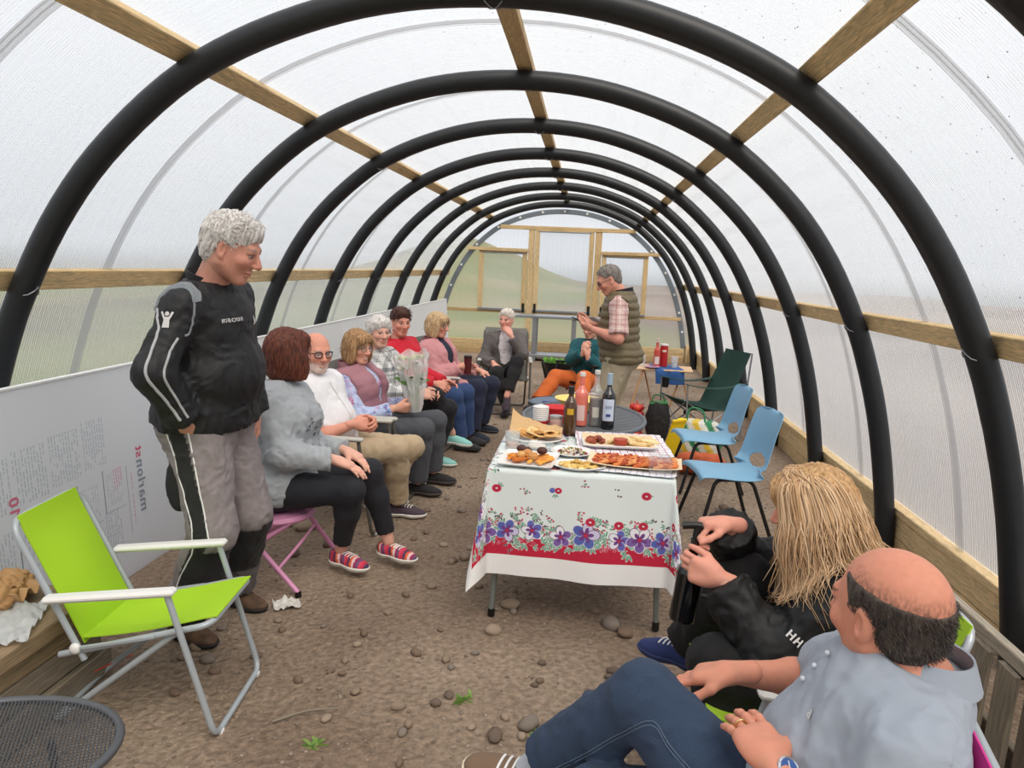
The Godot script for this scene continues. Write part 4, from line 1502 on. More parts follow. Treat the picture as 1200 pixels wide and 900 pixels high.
# short separate tufts over a hair mass: n of them, combed along dir (head axes), only where keep(q) holds
func tufts(a: Dictionary, hf: Field, n: int, len: float, r: float, comb: Vector3, cols: Array, sd: int, keep, lift := 0.1) -> void:
	var rng := RandomNumberGenerator.new()
	rng.seed = sd
	var hb: Basis = a.hb
	var hc: Vector3 = a.hc
	var b0: Vector3 = a.base
	var sts := []
	for c in cols: sts.append(mb())
	var all := hf.all()
	var made := 0
	var tries := 0
	while made < n and tries < n * 4:
		tries += 1
		var d := Vector3(rng.randfn(), rng.randfn(), rng.randfn()).normalized()
		if not keep.call(d): continue
		var w := hb * d
		var p := hc + w * 0.17
		for it in 14:
			var e := hf.dist(p, all)
			if e < 0.001: break
			p -= w * e * 0.9
			if p.distance_to(hc) < 0.06: break
		if p.distance_to(hc) < 0.06: continue
		made += 1
		var cd := (hb * (comb + Vector3(rng.randfn(), rng.randfn(), rng.randfn()) * 0.25) + w * lift).normalized()
		var l := len * rng.randf_range(0.6, 1.3)
		tube(sts[rng.randi() % cols.size()], [p - w * 0.004 - b0, p + cd * l * 0.5 + w * 0.002 - b0, p + cd * l - w * 0.002 - b0], [r, r * 0.8, r * 0.15], 4, false, false)
	for k in cols.size(): obj("hair_tufts", sts[k], mat(cols[k], 0.6), a.root)
# ---------------------------------------------------------------- things in the tunnel
func clothmat(c: Color, freq := 8.0) -> StandardMaterial3D:
	return mat(c, 0.85, 0.0, {"nrm": M.weave, "tri": freq, "ns": 0.25})
func shell(st: SurfaceTool, nu: int, nv: int, fn: Callable, thick: float, keep: Callable) -> void:
	# like grid(), with a hole where keep(u, v) is false
	var P := func(i, j): return fn.call(float(i) / nu, float(j) / nv)
	var K := func(i, j): return i >= 0 and j >= 0 and i < nu and j < nv and keep.call((i + 0.5) / nu, (j + 0.5) / nv)
	var N := func(i, j):
		var du: Vector3 = P.call(min(i + 1, nu), j) - P.call(max(i - 1, 0), j)
		var dv: Vector3 = P.call(i, min(j + 1, nv)) - P.call(i, max(j - 1, 0))
		return dv.cross(du).normalized()
	for j in nv:
		for i in nu:
			if not K.call(i, j): continue
			var c := [[i, j], [i + 1, j], [i + 1, j + 1], [i, j + 1]]
			var p := []
			var n := []
			for k in c:
				p.append(P.call(k[0], k[1]))
				n.append(N.call(k[0], k[1]))
			tri(st, p[0], p[1], p[2], n[0], n[1], n[2])
			tri(st, p[0], p[2], p[3], n[0], n[2], n[3])
			var q := []
			for k in 4: q.append(p[k] - n[k] * thick)
			tri(st, q[0], q[1], q[2], -n[0], -n[1], -n[2])
			tri(st, q[0], q[2], q[3], -n[0], -n[2], -n[3])
			var nb := [[i, j - 1, 0, 1], [i + 1, j, 1, 2], [i, j + 1, 2, 3], [i - 1, j, 3, 0]]
			for k in nb:
				if K.call(k[0], k[1]): continue
				var en: Vector3 = (p[k[3]] - p[k[2]]).cross(n[k[2]]).normalized()
				var mid: Vector3 = (p[0] + p[1] + p[2] + p[3]) * 0.25
				if en.dot(p[k[2]] - mid) < 0: en = -en
				quad(st, p[k[2]], p[k[3]], q[k[3]], q[k[2]], en)

# a tube-framed folding chair with a fabric sling, facing +x; hw half width
func sling_chair(called: String, label: String, at: Vector3, yaw: float, fab: Material, frame: Material, armm: Material, d: Dictionary, group := "") -> Node3D:
	var t := thing(called, label, "chair", at, yaw, group)
	var hw: float = d.get("hw", 0.235)
	var sf: Vector2 = d.get("sf", Vector2(0.27, 0.395))     # seat front
	var sb: Vector2 = d.get("sb", Vector2(-0.17, 0.30))    # seat back
	var bt: Vector2 = d.get("bt", Vector2(-0.37, 0.72))    # back top
	var r: float = d.get("r", 0.011)
	var V := func(p: Vector2, z: float): return Vector3(p.x, p.y, z)
	# back frame and seat frame: two bent loops
	var st := mb()
	var low := sb + (sb - bt).normalized() * 0.05
	tube(st, bend([V.call(low, -hw), V.call(bt, -hw), V.call(bt, hw), V.call(low, hw)], 0.07), r, 10)
	obj("back_frame", st, frame, t)
	st = mb()
	var rear := sb + Vector2(-0.06, -0.03)
	tube(st, bend([V.call(rear, -hw - 0.0), V.call(sf, -hw), V.call(sf, hw), V.call(rear, hw)], 0.05), r, 10)
	obj("seat_frame", st, frame, t)
	# front leg frame up to the arm rests, rear leg frame from under the seat
	var arm_f: Vector2 = d.get("af", Vector2(0.14, 0.515))
	var arm_b: Vector2 = d.get("ab", Vector2(-0.255, 0.475))
	var ff: Vector2 = d.get("ff", Vector2(0.29, 0.012))
	var rf: Vector2 = d.get("rf", Vector2(-0.28, 0.012))
	st = mb()
	tube(st, bend([V.call(arm_f, -hw - 0.03), V.call(ff, -hw - 0.03), V.call(ff, hw + 0.03), V.call(arm_f, hw + 0.03)], 0.05), r, 10)
	obj("front_leg_frame", st, frame, t)
	st = mb()
	var piv := sf.lerp(sb, 0.25) - Vector2(0, 0.01)
	tube(st, bend([V.call(piv, -hw + 0.015), V.call(rf, -hw + 0.015), V.call(rf, hw - 0.015), V.call(piv, hw - 0.015)], 0.06), r, 10)
	obj("rear_leg_frame", st, frame, t)
	for z in [-hw - 0.014, hw + 0.014]:
		st = mb()
		bar(st, V.call(sb + Vector2(0.0, 0.0), z), V.call(sf.lerp(sb, 0.45) + Vector2(0.02, 0.0), z), 0.012, 0.012)
		obj("hinge_strut", st, frame, t)
		st = mb()
		ball(st, V.call(sb, z), Vector3(0.02, 0.02, 0.014), Basis.IDENTITY, 5)
		obj("hinge_cap", st, M.white, t)
	for z in [-hw - 0.03, hw + 0.03]:
		st = mb()
		box(st, V.call(ff, z * 0.82) - Vector3(0, 0.004, 0), Vector3(0.026, 0.018, 0.03), Basis.IDENTITY, 0.004)
		obj("foot_cap", st, M.white, t)
		# arm rest
		st = mb()
		var p := V.call(arm_b, z) as Vector3
		var q := V.call(arm_f + Vector2(0.03, 0.004), z) as Vector3
		bar(st, p, q, 0.046, 0.024, Vector3.UP, 0.009)
		obj("arm_rest", st, armm, t)
	# fabric: back sling and seat sling
	var inn: float = hw - d.get("inset", 0.012)
	var sag: float = d.get("sag", 0.02)
	st = mb()
	grid(st, 8, 14, func(u, v): 
		var c: Vector2 = sb.lerp(bt, v)
		var nn := Vector2(-(bt - sb).y, (bt - sb).x).normalized()
		c -= nn * -sag * sin(PI * u) * sin(PI * minf(v * 1.2, 1.0)) * -1.0
		return Vector3(c.x + r * 0.9, c.y + (0.012 if v > 0.99 else 0.0), lerpf(-inn, inn, u)), 0.004)
	obj("back_sling", st, fab, t)
	st = mb()
	grid(st, 8, 12, func(u, v):
		var c: Vector2 = sb.lerp(sf, v)
		var w: float = inn
		return Vector3(c.x + (0.012 if v > 0.99 else 0.0), c.y + 0.015 - sag * sin(PI * u) * sin(PI * v) - 0.01 * sin(PI * v), lerpf(-w, w, u)), 0.004)
	obj("seat_sling", st, fab, t)
	return t

func blue_chair(label: String, at: Vector3, yaw: float) -> Node3D:
	var t := thing("plastic_chair", label, "chair", at, yaw, "blue plastic chairs")
	# faces +x
	var prof := curve([Vector3(0.235, 0.405, 0), Vector3(0.215, 0.432, 0), Vector3(0.12, 0.43, 0), Vector3(0.0, 0.418, 0), Vector3(-0.12, 0.42, 0), Vector3(-0.185, 0.455, 0), Vector3(-0.21, 0.53, 0), Vector3(-0.235, 0.65, 0), Vector3(-0.265, 0.76, 0), Vector3(-0.285, 0.785, 0)], 5)
	var L := prof.size() - 1
	var fn := func(u, v):
		var x: float = v * L
		var i := int(minf(floor(x), L - 1))
		var p: Vector3 = (prof[i] as Vector3).lerp(prof[i + 1], x - i)
		var s: float = u * 2.0 - 1.0
		var hw := 0.205
		if v > 0.55: hw = lerpf(0.215, 0.185, (v - 0.55) / 0.45)
		if v > 0.86: hw *= sqrt(maxf(0.05, 1.0 - pow((v - 0.86) / 0.155, 2.4)))
		if v < 0.08: hw *= 0.9 + 1.25 * v
		var edge := pow(absf(s), 3.0)
		p.z = s * hw
		if v < 0.5: p.y += -0.03 * edge + 0.0
		else: p.x += 0.045 * edge * (1.0 - (v - 0.5))
		return p
	var st := mb()
	shell(st, 40, 80, fn, 0.005, func(u, v): return pow((u - 0.5) / 0.27, 2.0) + pow((v - 0.575) / 0.07, 2.0) > 1.0)
	obj("shell", st, mat(Color8(122, 168, 198), 0.45, 0.0, {"nrm": M.weave, "tri": 14.0, "ns": 0.15}), t)
	for z in [-1.0, 1.0]:
		st = mb()
		tube(st, bend([Vector3(0.235, 0.008, z * 0.215), Vector3(0.13, 0.382, z * 0.165), Vector3(-0.1, 0.377, z * 0.165), Vector3(-0.235, 0.008, z * 0.2)], 0.05), 0.0115, 10)
		obj("leg_frame", st, M.black, t)
	for x in [0.1, -0.08]:
		st = mb()
		tube(st, [Vector3(x, 0.378, -0.165), Vector3(x, 0.378, 0.165)], 0.009, 8)
		obj("cross_bar", st, M.black, t)
	return t

# -------- the printed cloth
func cloth_print() -> ImageTexture:
	var S := 1024
	var PX := S / 1.5          # pixels per metre
	var im := Image.create(S, S, false, Image.FORMAT_RGB8)
	im.fill(Color8(222, 228, 228))
	var white := Color8(230, 229, 228)
	var red := Color8(186, 26, 58)
	var h := int(0.105 * PX)
	var r := int(0.085 * PX)
	im.fill_rect(Rect2i(0, 0, S, S), white)
	im.fill_rect(Rect2i(h, h, S - 2 * h, S - 2 * h), red)
	im.fill_rect(Rect2i(h + r, h + r, S - 2 * (h + r), S - 2 * (h + r)), Color8(219, 227, 226))
	var rng := RandomNumberGenerator.new()
	rng.seed = 23
	var blob := func(cx: float, cy: float, rx: float, ry: float, ang: float, c: Color, rim: Color, rimw: float):
		var R := maxf(rx, ry) + 1.0
		var ca := cos(ang)
		var sa := sin(ang)
		for y in range(int(cy - R), int(cy + R) + 1):
			for x in range(int(cx - R), int(cx + R) + 1):
				if x < 0 or y < 0 or x >= S or y >= S: continue
				var u := ((x - cx) * ca + (y - cy) * sa) / rx
				var v := (-(x - cx) * sa + (y - cy) * ca) / ry
				var d := u * u + v * v
				if d < 1.0: im.set_pixel(x, y, rim if d > 1.0 - rimw else c)
	var pansy := func(cx, cy, R, k):
		var pal: Array = [[Color8(96, 100, 178), Color8(226, 226, 236)], [Color8(122, 92, 160), Color8(230, 228, 236)], [Color8(84, 96, 170), Color8(200, 196, 222)]][k % 3]
		var off := rng.randf() * TAU
		for q in 5:
			var a := off + TAU * q / 5
			blob.call(cx + cos(a) * R * 0.62, cy + sin(a) * R * 0.62, R * 0.52, R * 0.42, a, pal[0] if q % 5 < 3 else pal[1], pal[1] if q % 5 < 3 else Color8(120, 60, 110), 0.2)
		for q in 5:
			var a := off + TAU * q / 5
			blob.call(cx + cos(a) * R * 0.36, cy + sin(a) * R * 0.36, R * 0.28, R * 0.15, a, Color8(110, 60, 130), Color8(110, 60, 130), 0.0)
		blob.call(cx, cy, R * 0.2, R * 0.2, 0, Color8(180, 40, 80), Color8(90, 30, 70), 0.3)
	var leaf := func(cx, cy, l, a):
		for q in 3:
			blob.call(cx + cos(a + (q - 1) * 0.7) * l * 0.5, cy + sin(a + (q - 1) * 0.7) * l * 0.5, l * 0.5, l * 0.17, a + (q - 1) * 0.7, Color8(112, 158, 136), Color8(226, 230, 226), 0.34)
	var berries := func(cx, cy, n, sp, c):
		for q in n: blob.call(cx + rng.randfn() * sp, cy + rng.randfn() * sp, 2.6 + rng.randf() * 2.0, 2.6 + rng.randf() * 1.5, 0, c, Color8(236, 228, 230), 0.3)
	var inner := float(h + r)
	for side in 4:
		for i in 150:
			var t := rng.randf_range(h + 10, S - h - 10)
			var o := inner + rng.randfn() * 19.0 + 12.0
			var p := [Vector2(t, o), Vector2(S - o, t), Vector2(t, S - o), Vector2(o, t)][side] as Vector2
			if rng.randf() < 0.5: leaf.call(p.x, p.y, rng.randf_range(16, 32), rng.randf() * TAU)
			elif rng.randf() < 0.8: berries.call(p.x, p.y, 7, 9.0, Color8(184, 34, 66))
			else: berries.call(p.x, p.y, 5, 9.0, Color8(74, 60, 66))
		for i in 60:
			var t := rng.randf_range(inner, S - inner)
			var o2 := inner - rng.randf_range(0, 26)
			var p2 = [Vector2(t, o2), Vector2(S - o2, t), Vector2(t, S - o2), Vector2(o2, t)][side] as Vector2
			leaf.call(p2.x, p2.y, rng.randf_range(16, 26), rng.randf() * TAU)
		for i in 42:
			var t := rng.randf_range(inner, S - inner)
			var o := inner + 40 + absf(rng.randfn()) * 22.0
			var p := [Vector2(t, o), Vector2(S - o, t), Vector2(t, S - o), Vector2(o, t)][side] as Vector2
			leaf.call(p.x, p.y, rng.randf_range(12, 22), rng.randf() * TAU)
			berries.call(p.x + 8, p.y, 4, 7.0, [Color8(184, 34, 66), Color8(80, 70, 78)][i % 2])
		var k := 0
		var t2 := inner + 8.0
		while t2 < S - inner:
			var o := inner + 16.0 + rng.randf_range(-8, 14)
			var p := [Vector2(t2, o), Vector2(S - o, t2), Vector2(t2, S - o), Vector2(o, t2)][side] as Vector2
			pansy.call(p.x, p.y, rng.randf_range(29, 39), k)
			k += 1
			t2 += rng.randf_range(48, 104)
	var gx := inner + 110.0
	while gx < S - inner - 70:
		var gy := inner + 100.0
		while gy < S - inner - 70:
			var cx := gx + rng.randf_range(-18, 18)
			var cy := gy + rng.randf_range(-18, 18)
			match rng.randi() % 4:
				0:
					leaf.call(cx + 8, cy - 6, 16, rng.randf() * TAU)
					blob.call(cx, cy, 15, 13, 0, Color8(184, 30, 62), Color8(216, 120, 140), 0.2)
					blob.call(cx, cy, 4.5, 3.5, 0, Color8(240, 226, 226), Color8(60, 30, 40), 0.3)
				1:
					leaf.call(cx, cy + 10, 16, 1.5)
					blob.call(cx - 9, cy, 10, 9, 0, Color8(92, 100, 176), Color8(200, 200, 226), 0.25)
					blob.call(cx + 9, cy, 11, 10, 0, Color8(184, 30, 62), Color8(216, 120, 140), 0.2)
					blob.call(cx + 9, cy, 4, 3, 0, Color8(240, 226, 226), Color8(60, 30, 40), 0.3)
				2:
					berries.call(cx, cy, 6, 6.0, Color8(150, 50, 74))
					leaf.call(cx, cy, 12, rng.randf() * TAU)
				3:
					berries.call(cx, cy, 5, 6.0, Color8(90, 80, 90))
			gy += 84.0
		gx += 92.0
	return ImageTexture.create_from_image(im)

func build_table() -> void:
	var H := 0.715
	var x0 := -0.385
	var x1 := 0.415
	var z0 := -3.275
	var z1 := -4.13
	var c := Vector3((x0 + x1) * 0.5, 0, (z0 + z1) * 0.5)
	var t := thing("folding_table", "square folding table with grey metal legs under the flowered cloth", "table", c)
	var st := mb()
	box(st, Vector3(0, H - 0.018, 0), Vector3(x1 - x0 - 0.01, 0.03, z0 - z1 - 0.01), Basis.IDENTITY, 0.006)
	obj("tabletop", st, mat(Color8(200, 198, 192), 0.5), t)
	for sx in [-1.0, 1.0]:
		for sz in [-1.0, 1.0]:
			st = mb()
			var top := Vector3(sx * 0.345, H - 0.035, sz * 0.37)
			var bot := Vector3(sx * 0.375, 0.03, sz * (0.38 if sz > 0 else 0.4))
			tube(st, [top, bot], [0.0165, 0.0135], 12)
			var lg := obj("leg", st, mat(Color8(128, 134, 130), 0.4, 0.4), t)
			st = mb()
			tube(st, [bot + Vector3(0, 0.012, 0), bot - Vector3(0, 0.028, 0)], 0.0165, 12)
			obj("foot_cap", st, M.black, lg)
	# cloth
	var W := (x1 - x0) * 0.5
	var D := (z0 - z1) * 0.5
	var half := 0.75
	var off := Vector2(0.03, 0.19)     # the cloth is pulled forward and a little to the right
	st = mb()
	var fn := func(u, v):
		var s: float = (u - 0.5) * 2.0 * half * 0.99 + off.x
		var q: float = (v - 0.5) * 2.0 * half * 0.99 + off.y
		var cx := clampf(s, -W, W)
		var cz := clampf(q, -D, D)
		var ex := s - cx
		var ez := q - cz
		var l := sqrt(ex * ex + ez * ez)
		if l < 1e-5: return Vector3(s, H + 0.002, q)
		var dir := Vector2(ex, ez) / l
		if l > 0.46: l = 0.46 + 0.15 * tanh((l - 0.46) / 0.18)
		var drop := maxf(0.0, l - 0.01)
		var wave := 0.0
		if absf(ex) > 1e-5 and absf(ez) > 1e-5:
			var a := atan2(absf(ez), absf(ex))
			wave = 0.075 * sin(a * 2.0) * drop / 0.5 - 0.03 * sin(a * 4.0) * drop / 0.5
		else:
			var al := q if absf(ex) > absf(ez) else s
			wave = drop * (0.035 * sin(al * 8.0 + 0.6) + 0.012 * sin(al * 21.0))
		var o := 0.012 + 0.05 * drop + wave
		var y := H - drop * (1.0 - 0.02)
		return Vector3(cx + dir.x * o, maxf(y, 0.02), cz + dir.y * o)
	grid(st, 90, 90, fn, 0.0, Vector2.ONE)
	var cl := obj("tablecloth", st, mat(Color.WHITE, 0.85, 0.0, {"tex": cloth_print(), "back": Color(0.25, 0.25, 0.25)}))
	cl.position = c
	tag(cl, "white tablecloth printed with purple flowers and a red border band", "tablecloth")

func disc_plate(called: String, label: String, at: Vector3, rx: float, rz: float, m: Material, yaw := 0.0, h := 0.018) -> Node3D:
	var t := thing(called, label, "plate", at, yaw)
	var st := mb()
	lathe(st, [Vector2(0.0, 0.004), Vector2(0.62, 0.004), Vector2(0.72, 0.007), Vector2(0.98, h), Vector2(1.0, h - 0.002), Vector2(0.7, 0.001), Vector2(0.0, 0.0)], Vector3.ZERO, 36)
	var o := obj("dish", st, m, t)
	o.scale = Vector3(rx, 1, rz)
	return t
func crumbs(t: Node3D, called: String, n: int, rx: float, rz: float, sz: Vector3, cols: Array, sd: int, h := 0.012, heap := 0.02, flat := 0.5) -> void:
	var rng := RandomNumberGenerator.new()
	rng.seed = sd
	for i in n:
		var a := rng.randf() * TAU
		var d := sqrt(rng.randf())
		var st := mb()
		var b := Basis(Vector3.UP, rng.randf() * TAU) * Basis(Vector3.RIGHT, rng.randf_range(-flat, flat))
		box(st, Vector3(cos(a) * d * rx, h + heap * (1.0 - d) * rng.randf_range(0.3, 1.0), sin(a) * d * rz), sz * rng.randf_range(0.7, 1.25), b, minf(sz.y, minf(sz.x, sz.z)) * 0.3)
		obj(called, st, cols[rng.randi() % cols.size()], t)

func bottle(label: String, at: Vector3, prof: Array, m: Material, extra := {}) -> Node3D:
	var t := thing("bottle", label, "bottle", at)
	var st := mb()
	lathe(st, prof, Vector3.ZERO, 24)
	obj("glass", st, m, t)
	if extra.has("label"):
		var e: Array = extra.label      # [r, y0, y1, colour, arc]
		st = mb()
		var n := 14
		for i in n:
			var a0: float = -e[4] + 2.0 * e[4] * i / n + PI * 0.5
			var a1: float = -e[4] + 2.0 * e[4] * (i + 1) / n + PI * 0.5
			var d0 := Vector3(cos(a0), 0, sin(a0))
			var d1 := Vector3(cos(a1), 0, sin(a1))
			tri(st, d0 * e[0] + Vector3.UP * e[1], d1 * e[0] + Vector3.UP * e[1], d1 * e[0] + Vector3.UP * e[2], d0, d1, d1)
			tri(st, d0 * e[0] + Vector3.UP * e[1], d1 * e[0] + Vector3.UP * e[2], d0 * e[0] + Vector3.UP * e[2], d0, d1, d0)
		obj("label", st, mat(e[3], 0.7), t)
	if extra.has("cap"):
		var e: Array = extra.cap
		st = mb()
		lathe(st, [Vector2(e[0], e[1]), Vector2(e[0], e[2]), Vector2(e[0] * 0.9, e[2] + 0.002), Vector2(0, e[2] + 0.002)], Vector3.ZERO, 20)
		obj("cap", st, mat(e[3], 0.4), t)
	if extra.has("fill"):
		var e: Array = extra.fill
		st = mb()
		lathe(st, e[0], Vector3.ZERO, 20)
		obj("drink", st, mat(e[1], 0.15), t)
	return t

func build_objects() -> void:
	var rng := RandomNumberGenerator.new()
	rng.seed = 99
	var st: SurfaceTool
	var china := mat(Color8(232, 230, 228), 0.25)
	# ---------------- chairs
	var lime := clothmat(Color8(158, 200, 28))
	var lime_l := sling_chair("folding_chair", "empty lime green folding chair with white arm rests in the left foreground", Vector3(-1.46, 0, -2.44), 0.10, lime, M.chairframe, M.white, {"hw": 0.195, "inset": 0.028})
	sling_chair("folding_chair", "lime green folding chair under the blonde woman in black", Vector3(0.675, 0, -2.2), PI, clothmat(Color8(166, 206, 50)), mat(Color8(178, 184, 190), 0.35, 0.3), M.white, {})
	sling_chair("folding_chair", "bright pink folding chair under the man in the grey polo shirt", Vector3(0.385, 0, -1.395), PI - 0.2, clothmat(Color8(206, 48, 140)), M.chairframe, M.white, {"bt": Vector2(-0.335, 0.84)})
	var gfab := mat(Color8(126, 126, 120), 0.8, 0.0, {"nrm": M.weave, "tri": 16.0, "ns": 0.5})
	var gfr := mat(Color8(96, 94, 88), 0.45, 0.4)
	var garm := mat(Color8(186, 184, 176), 0.5)
	var spec := {"bt": Vector2(-0.36, 0.89), "sf": Vector2(0.25, 0.385), "sb": Vector2(-0.2, 0.345), "af": Vector2(0.17, 0.575), "ab": Vector2(-0.27, 0.575), "hw": 0.25, "rf": Vector2(-0.3, 0.012), "ff": Vector2(0.26, 0.012), "sag": 0.025}
	for k in [["grey reclining garden chair under the laughing man in the white shirt", Vector3(-1.42, 0, -4.5), -0.05], ["grey reclining garden chair under the woman with the bouquet", Vector3(-1.38, 0, -5.14), -0.05], ["grey garden chair under the woman in the checked jacket", Vector3(-1.41, 0, -5.77), -0.1], ["grey garden chair under the woman in the red jacket", Vector3(-1.40, 0, -6.45), -0.1], ["grey garden chair under the woman in the pink coat", Vector3(-1.24, 0, -7.1), -0.2], ["grey garden chair facing the camera under the woman in the brown jacket", Vector3(-0.87, 0, -8.44), -PI / 2 + 0.1]]:
		sling_chair("garden_chair", k[0], k[1], k[2], gfab, gfr, garm, spec, "grey garden chairs")
	sling_chair("garden_chair", "low black folding chair under the person in teal", Vector3(-0.01, 0, -9.0), atan2(-0.8, -0.6), M.black, M.black, M.black, {"sf": Vector2(0.2, 0.3), "sb": Vector2(-0.2, 0.25), "bt": Vector2(-0.3, 0.72)})
	blue_chair("pale blue plastic chair with black legs nearest the camera", Vector3(0.93, 0, -4.78), PI + 0.18)
	blue_chair("pale blue plastic chair standing behind the nearer blue one", Vector3(0.96, 0, -5.78), PI + 0.12)
	# pink folding stool
	var pink := mat(Color8(206, 140, 176), 0.4)
	var t := thing("folding_stool", "pale pink folding stool with crossed tube legs on the dirt", "stool", Vector3(-1.52, 0, -3.64))
	st = mb()
	lathe(st, [Vector2(0.0, 0.345), Vector2(0.15, 0.342), Vector2(0.19, 0.335), Vector2(0.198, 0.315), Vector2(0.192, 0.305), Vector2(0.0, 0.31)], Vector3.ZERO, 32)
	obj("seat", st, pink, t)
	var ft := [Vector3(0.235, 0.0, 0.30), Vector3(-0.27, 0.0, -0.19), Vector3(0.235, 0.0, -0.25), Vector3(-0.27, 0.0, 0.25)]
	var tops := [Vector3(-0.13, 0.31, 0.17), Vector3(-0.17, 0.31, -0.12), Vector3(0.15, 0.31, -0.12), Vector3(0.13, 0.31, 0.15)]
	tops[0] = Vector3(-0.12, 0.31, 0.18); tops[1] = Vector3(0.12, 0.31, -0.17); tops[2] = Vector3(0.10, 0.31, -0.12); tops[3] = Vector3(0.13, 0.31, 0.13)
	for k in 4:
		st = mb()
		tube(st, [tops[k], ft[k] + Vector3(0, 0.03, 0)], 0.0125, 10)
		var lg := obj("leg", st, pink, t)
		st = mb()
		tube(st, [ft[k] + Vector3(0, 0.035, 0), ft[k]], 0.015, 10)
		obj("foot_cap", st, M.black, lg)
	st = mb()
	tube(st, bend([tops[0].lerp(ft[0], 0.65), Vector3(0.17, 0.2, 0.08), tops[2].lerp(ft[2], 0.35)], 0.06), 0.008, 8)
	obj("brace", st, pink, t)
	st = mb()
	tube(st, bend([tops[1].lerp(ft[1], 0.8), Vector3(-0.22, 0.16, 0.05), tops[3].lerp(ft[3], 0.7)], 0.06), 0.008, 8)
	obj("brace", st, pink, t)
	build_table()
	build_food()
	build_back()
	build_left()
	build_small()

func tea_towel(called: String, label: String, at: Vector3, w: float, d: float, yaw: float, lines: Color, sd: int) -> MeshInstance3D:
	var im := Image.create(128, 128, false, Image.FORMAT_RGB8)
	im.fill(Color8(232, 230, 234))
	for k in range(8, 128, 24):
		for x in 128:
			for w2 in 3:
				im.set_pixel(x, k + w2, lines)
				im.set_pixel(k + w2, x, lines)
	var n := FastNoiseLite.new()
	n.seed = sd
	n.frequency = 1.0
	var st := mb()
	grid(st, 26, 22, func(u, v):
		var x: float = (u - 0.5) * w
		var z: float = (v - 0.5) * d
		return Vector3(x, 0.006 + 0.006 * absf(n.get_noise_2d(x * 9, z * 9)) + 0.03 * pow(maxf(0, absf(u - 0.5) * 2 - 0.8) / 0.2, 2) * absf(n.get_noise_2d(x * 3, z * 6 + 9)), z), 0.002, Vector2(2.4, 2.0))
	var o := obj(called, st, mat(Color.WHITE, 0.9, 0.0, {"tex": ImageTexture.create_from_image(im)}))
	o.position = at
	o.rotation.y = yaw
	tag(o, label, "cloth")
	return o
func paper_sheet(called: String, label: String, at: Vector3, w: float, d: float, yaw: float, c: Color, crumple: float, sd: int, cat := "paper", alpha := 1.0) -> MeshInstance3D:
	var n := FastNoiseLite.new()
	n.seed = sd
	n.frequency = 1.0
	var st := mb()
	grid(st, 22, 18, func(u, v):
		var x: float = (u - 0.5) * w
		var z: float = (v - 0.5) * d
		var e := maxf(absf(u - 0.5), absf(v - 0.5)) * 2.0
		return Vector3(x * (1.0 + 0.06 * n.get_noise_2d(u * 9, 3)), 0.004 + crumple * (0.4 + 0.6 * e * e) * absf(n.get_noise_2d(x * 14, z * 14)) * 2.0, z), 0.001)
	var o := obj(called, st, mat(c, 0.7, 0.0, {"alpha": alpha} if alpha < 1.0 else {"back": Color(0.3, 0.3, 0.3)}))
	o.position = at
	o.rotation.y = yaw
	tag(o, label, cat)
	return o

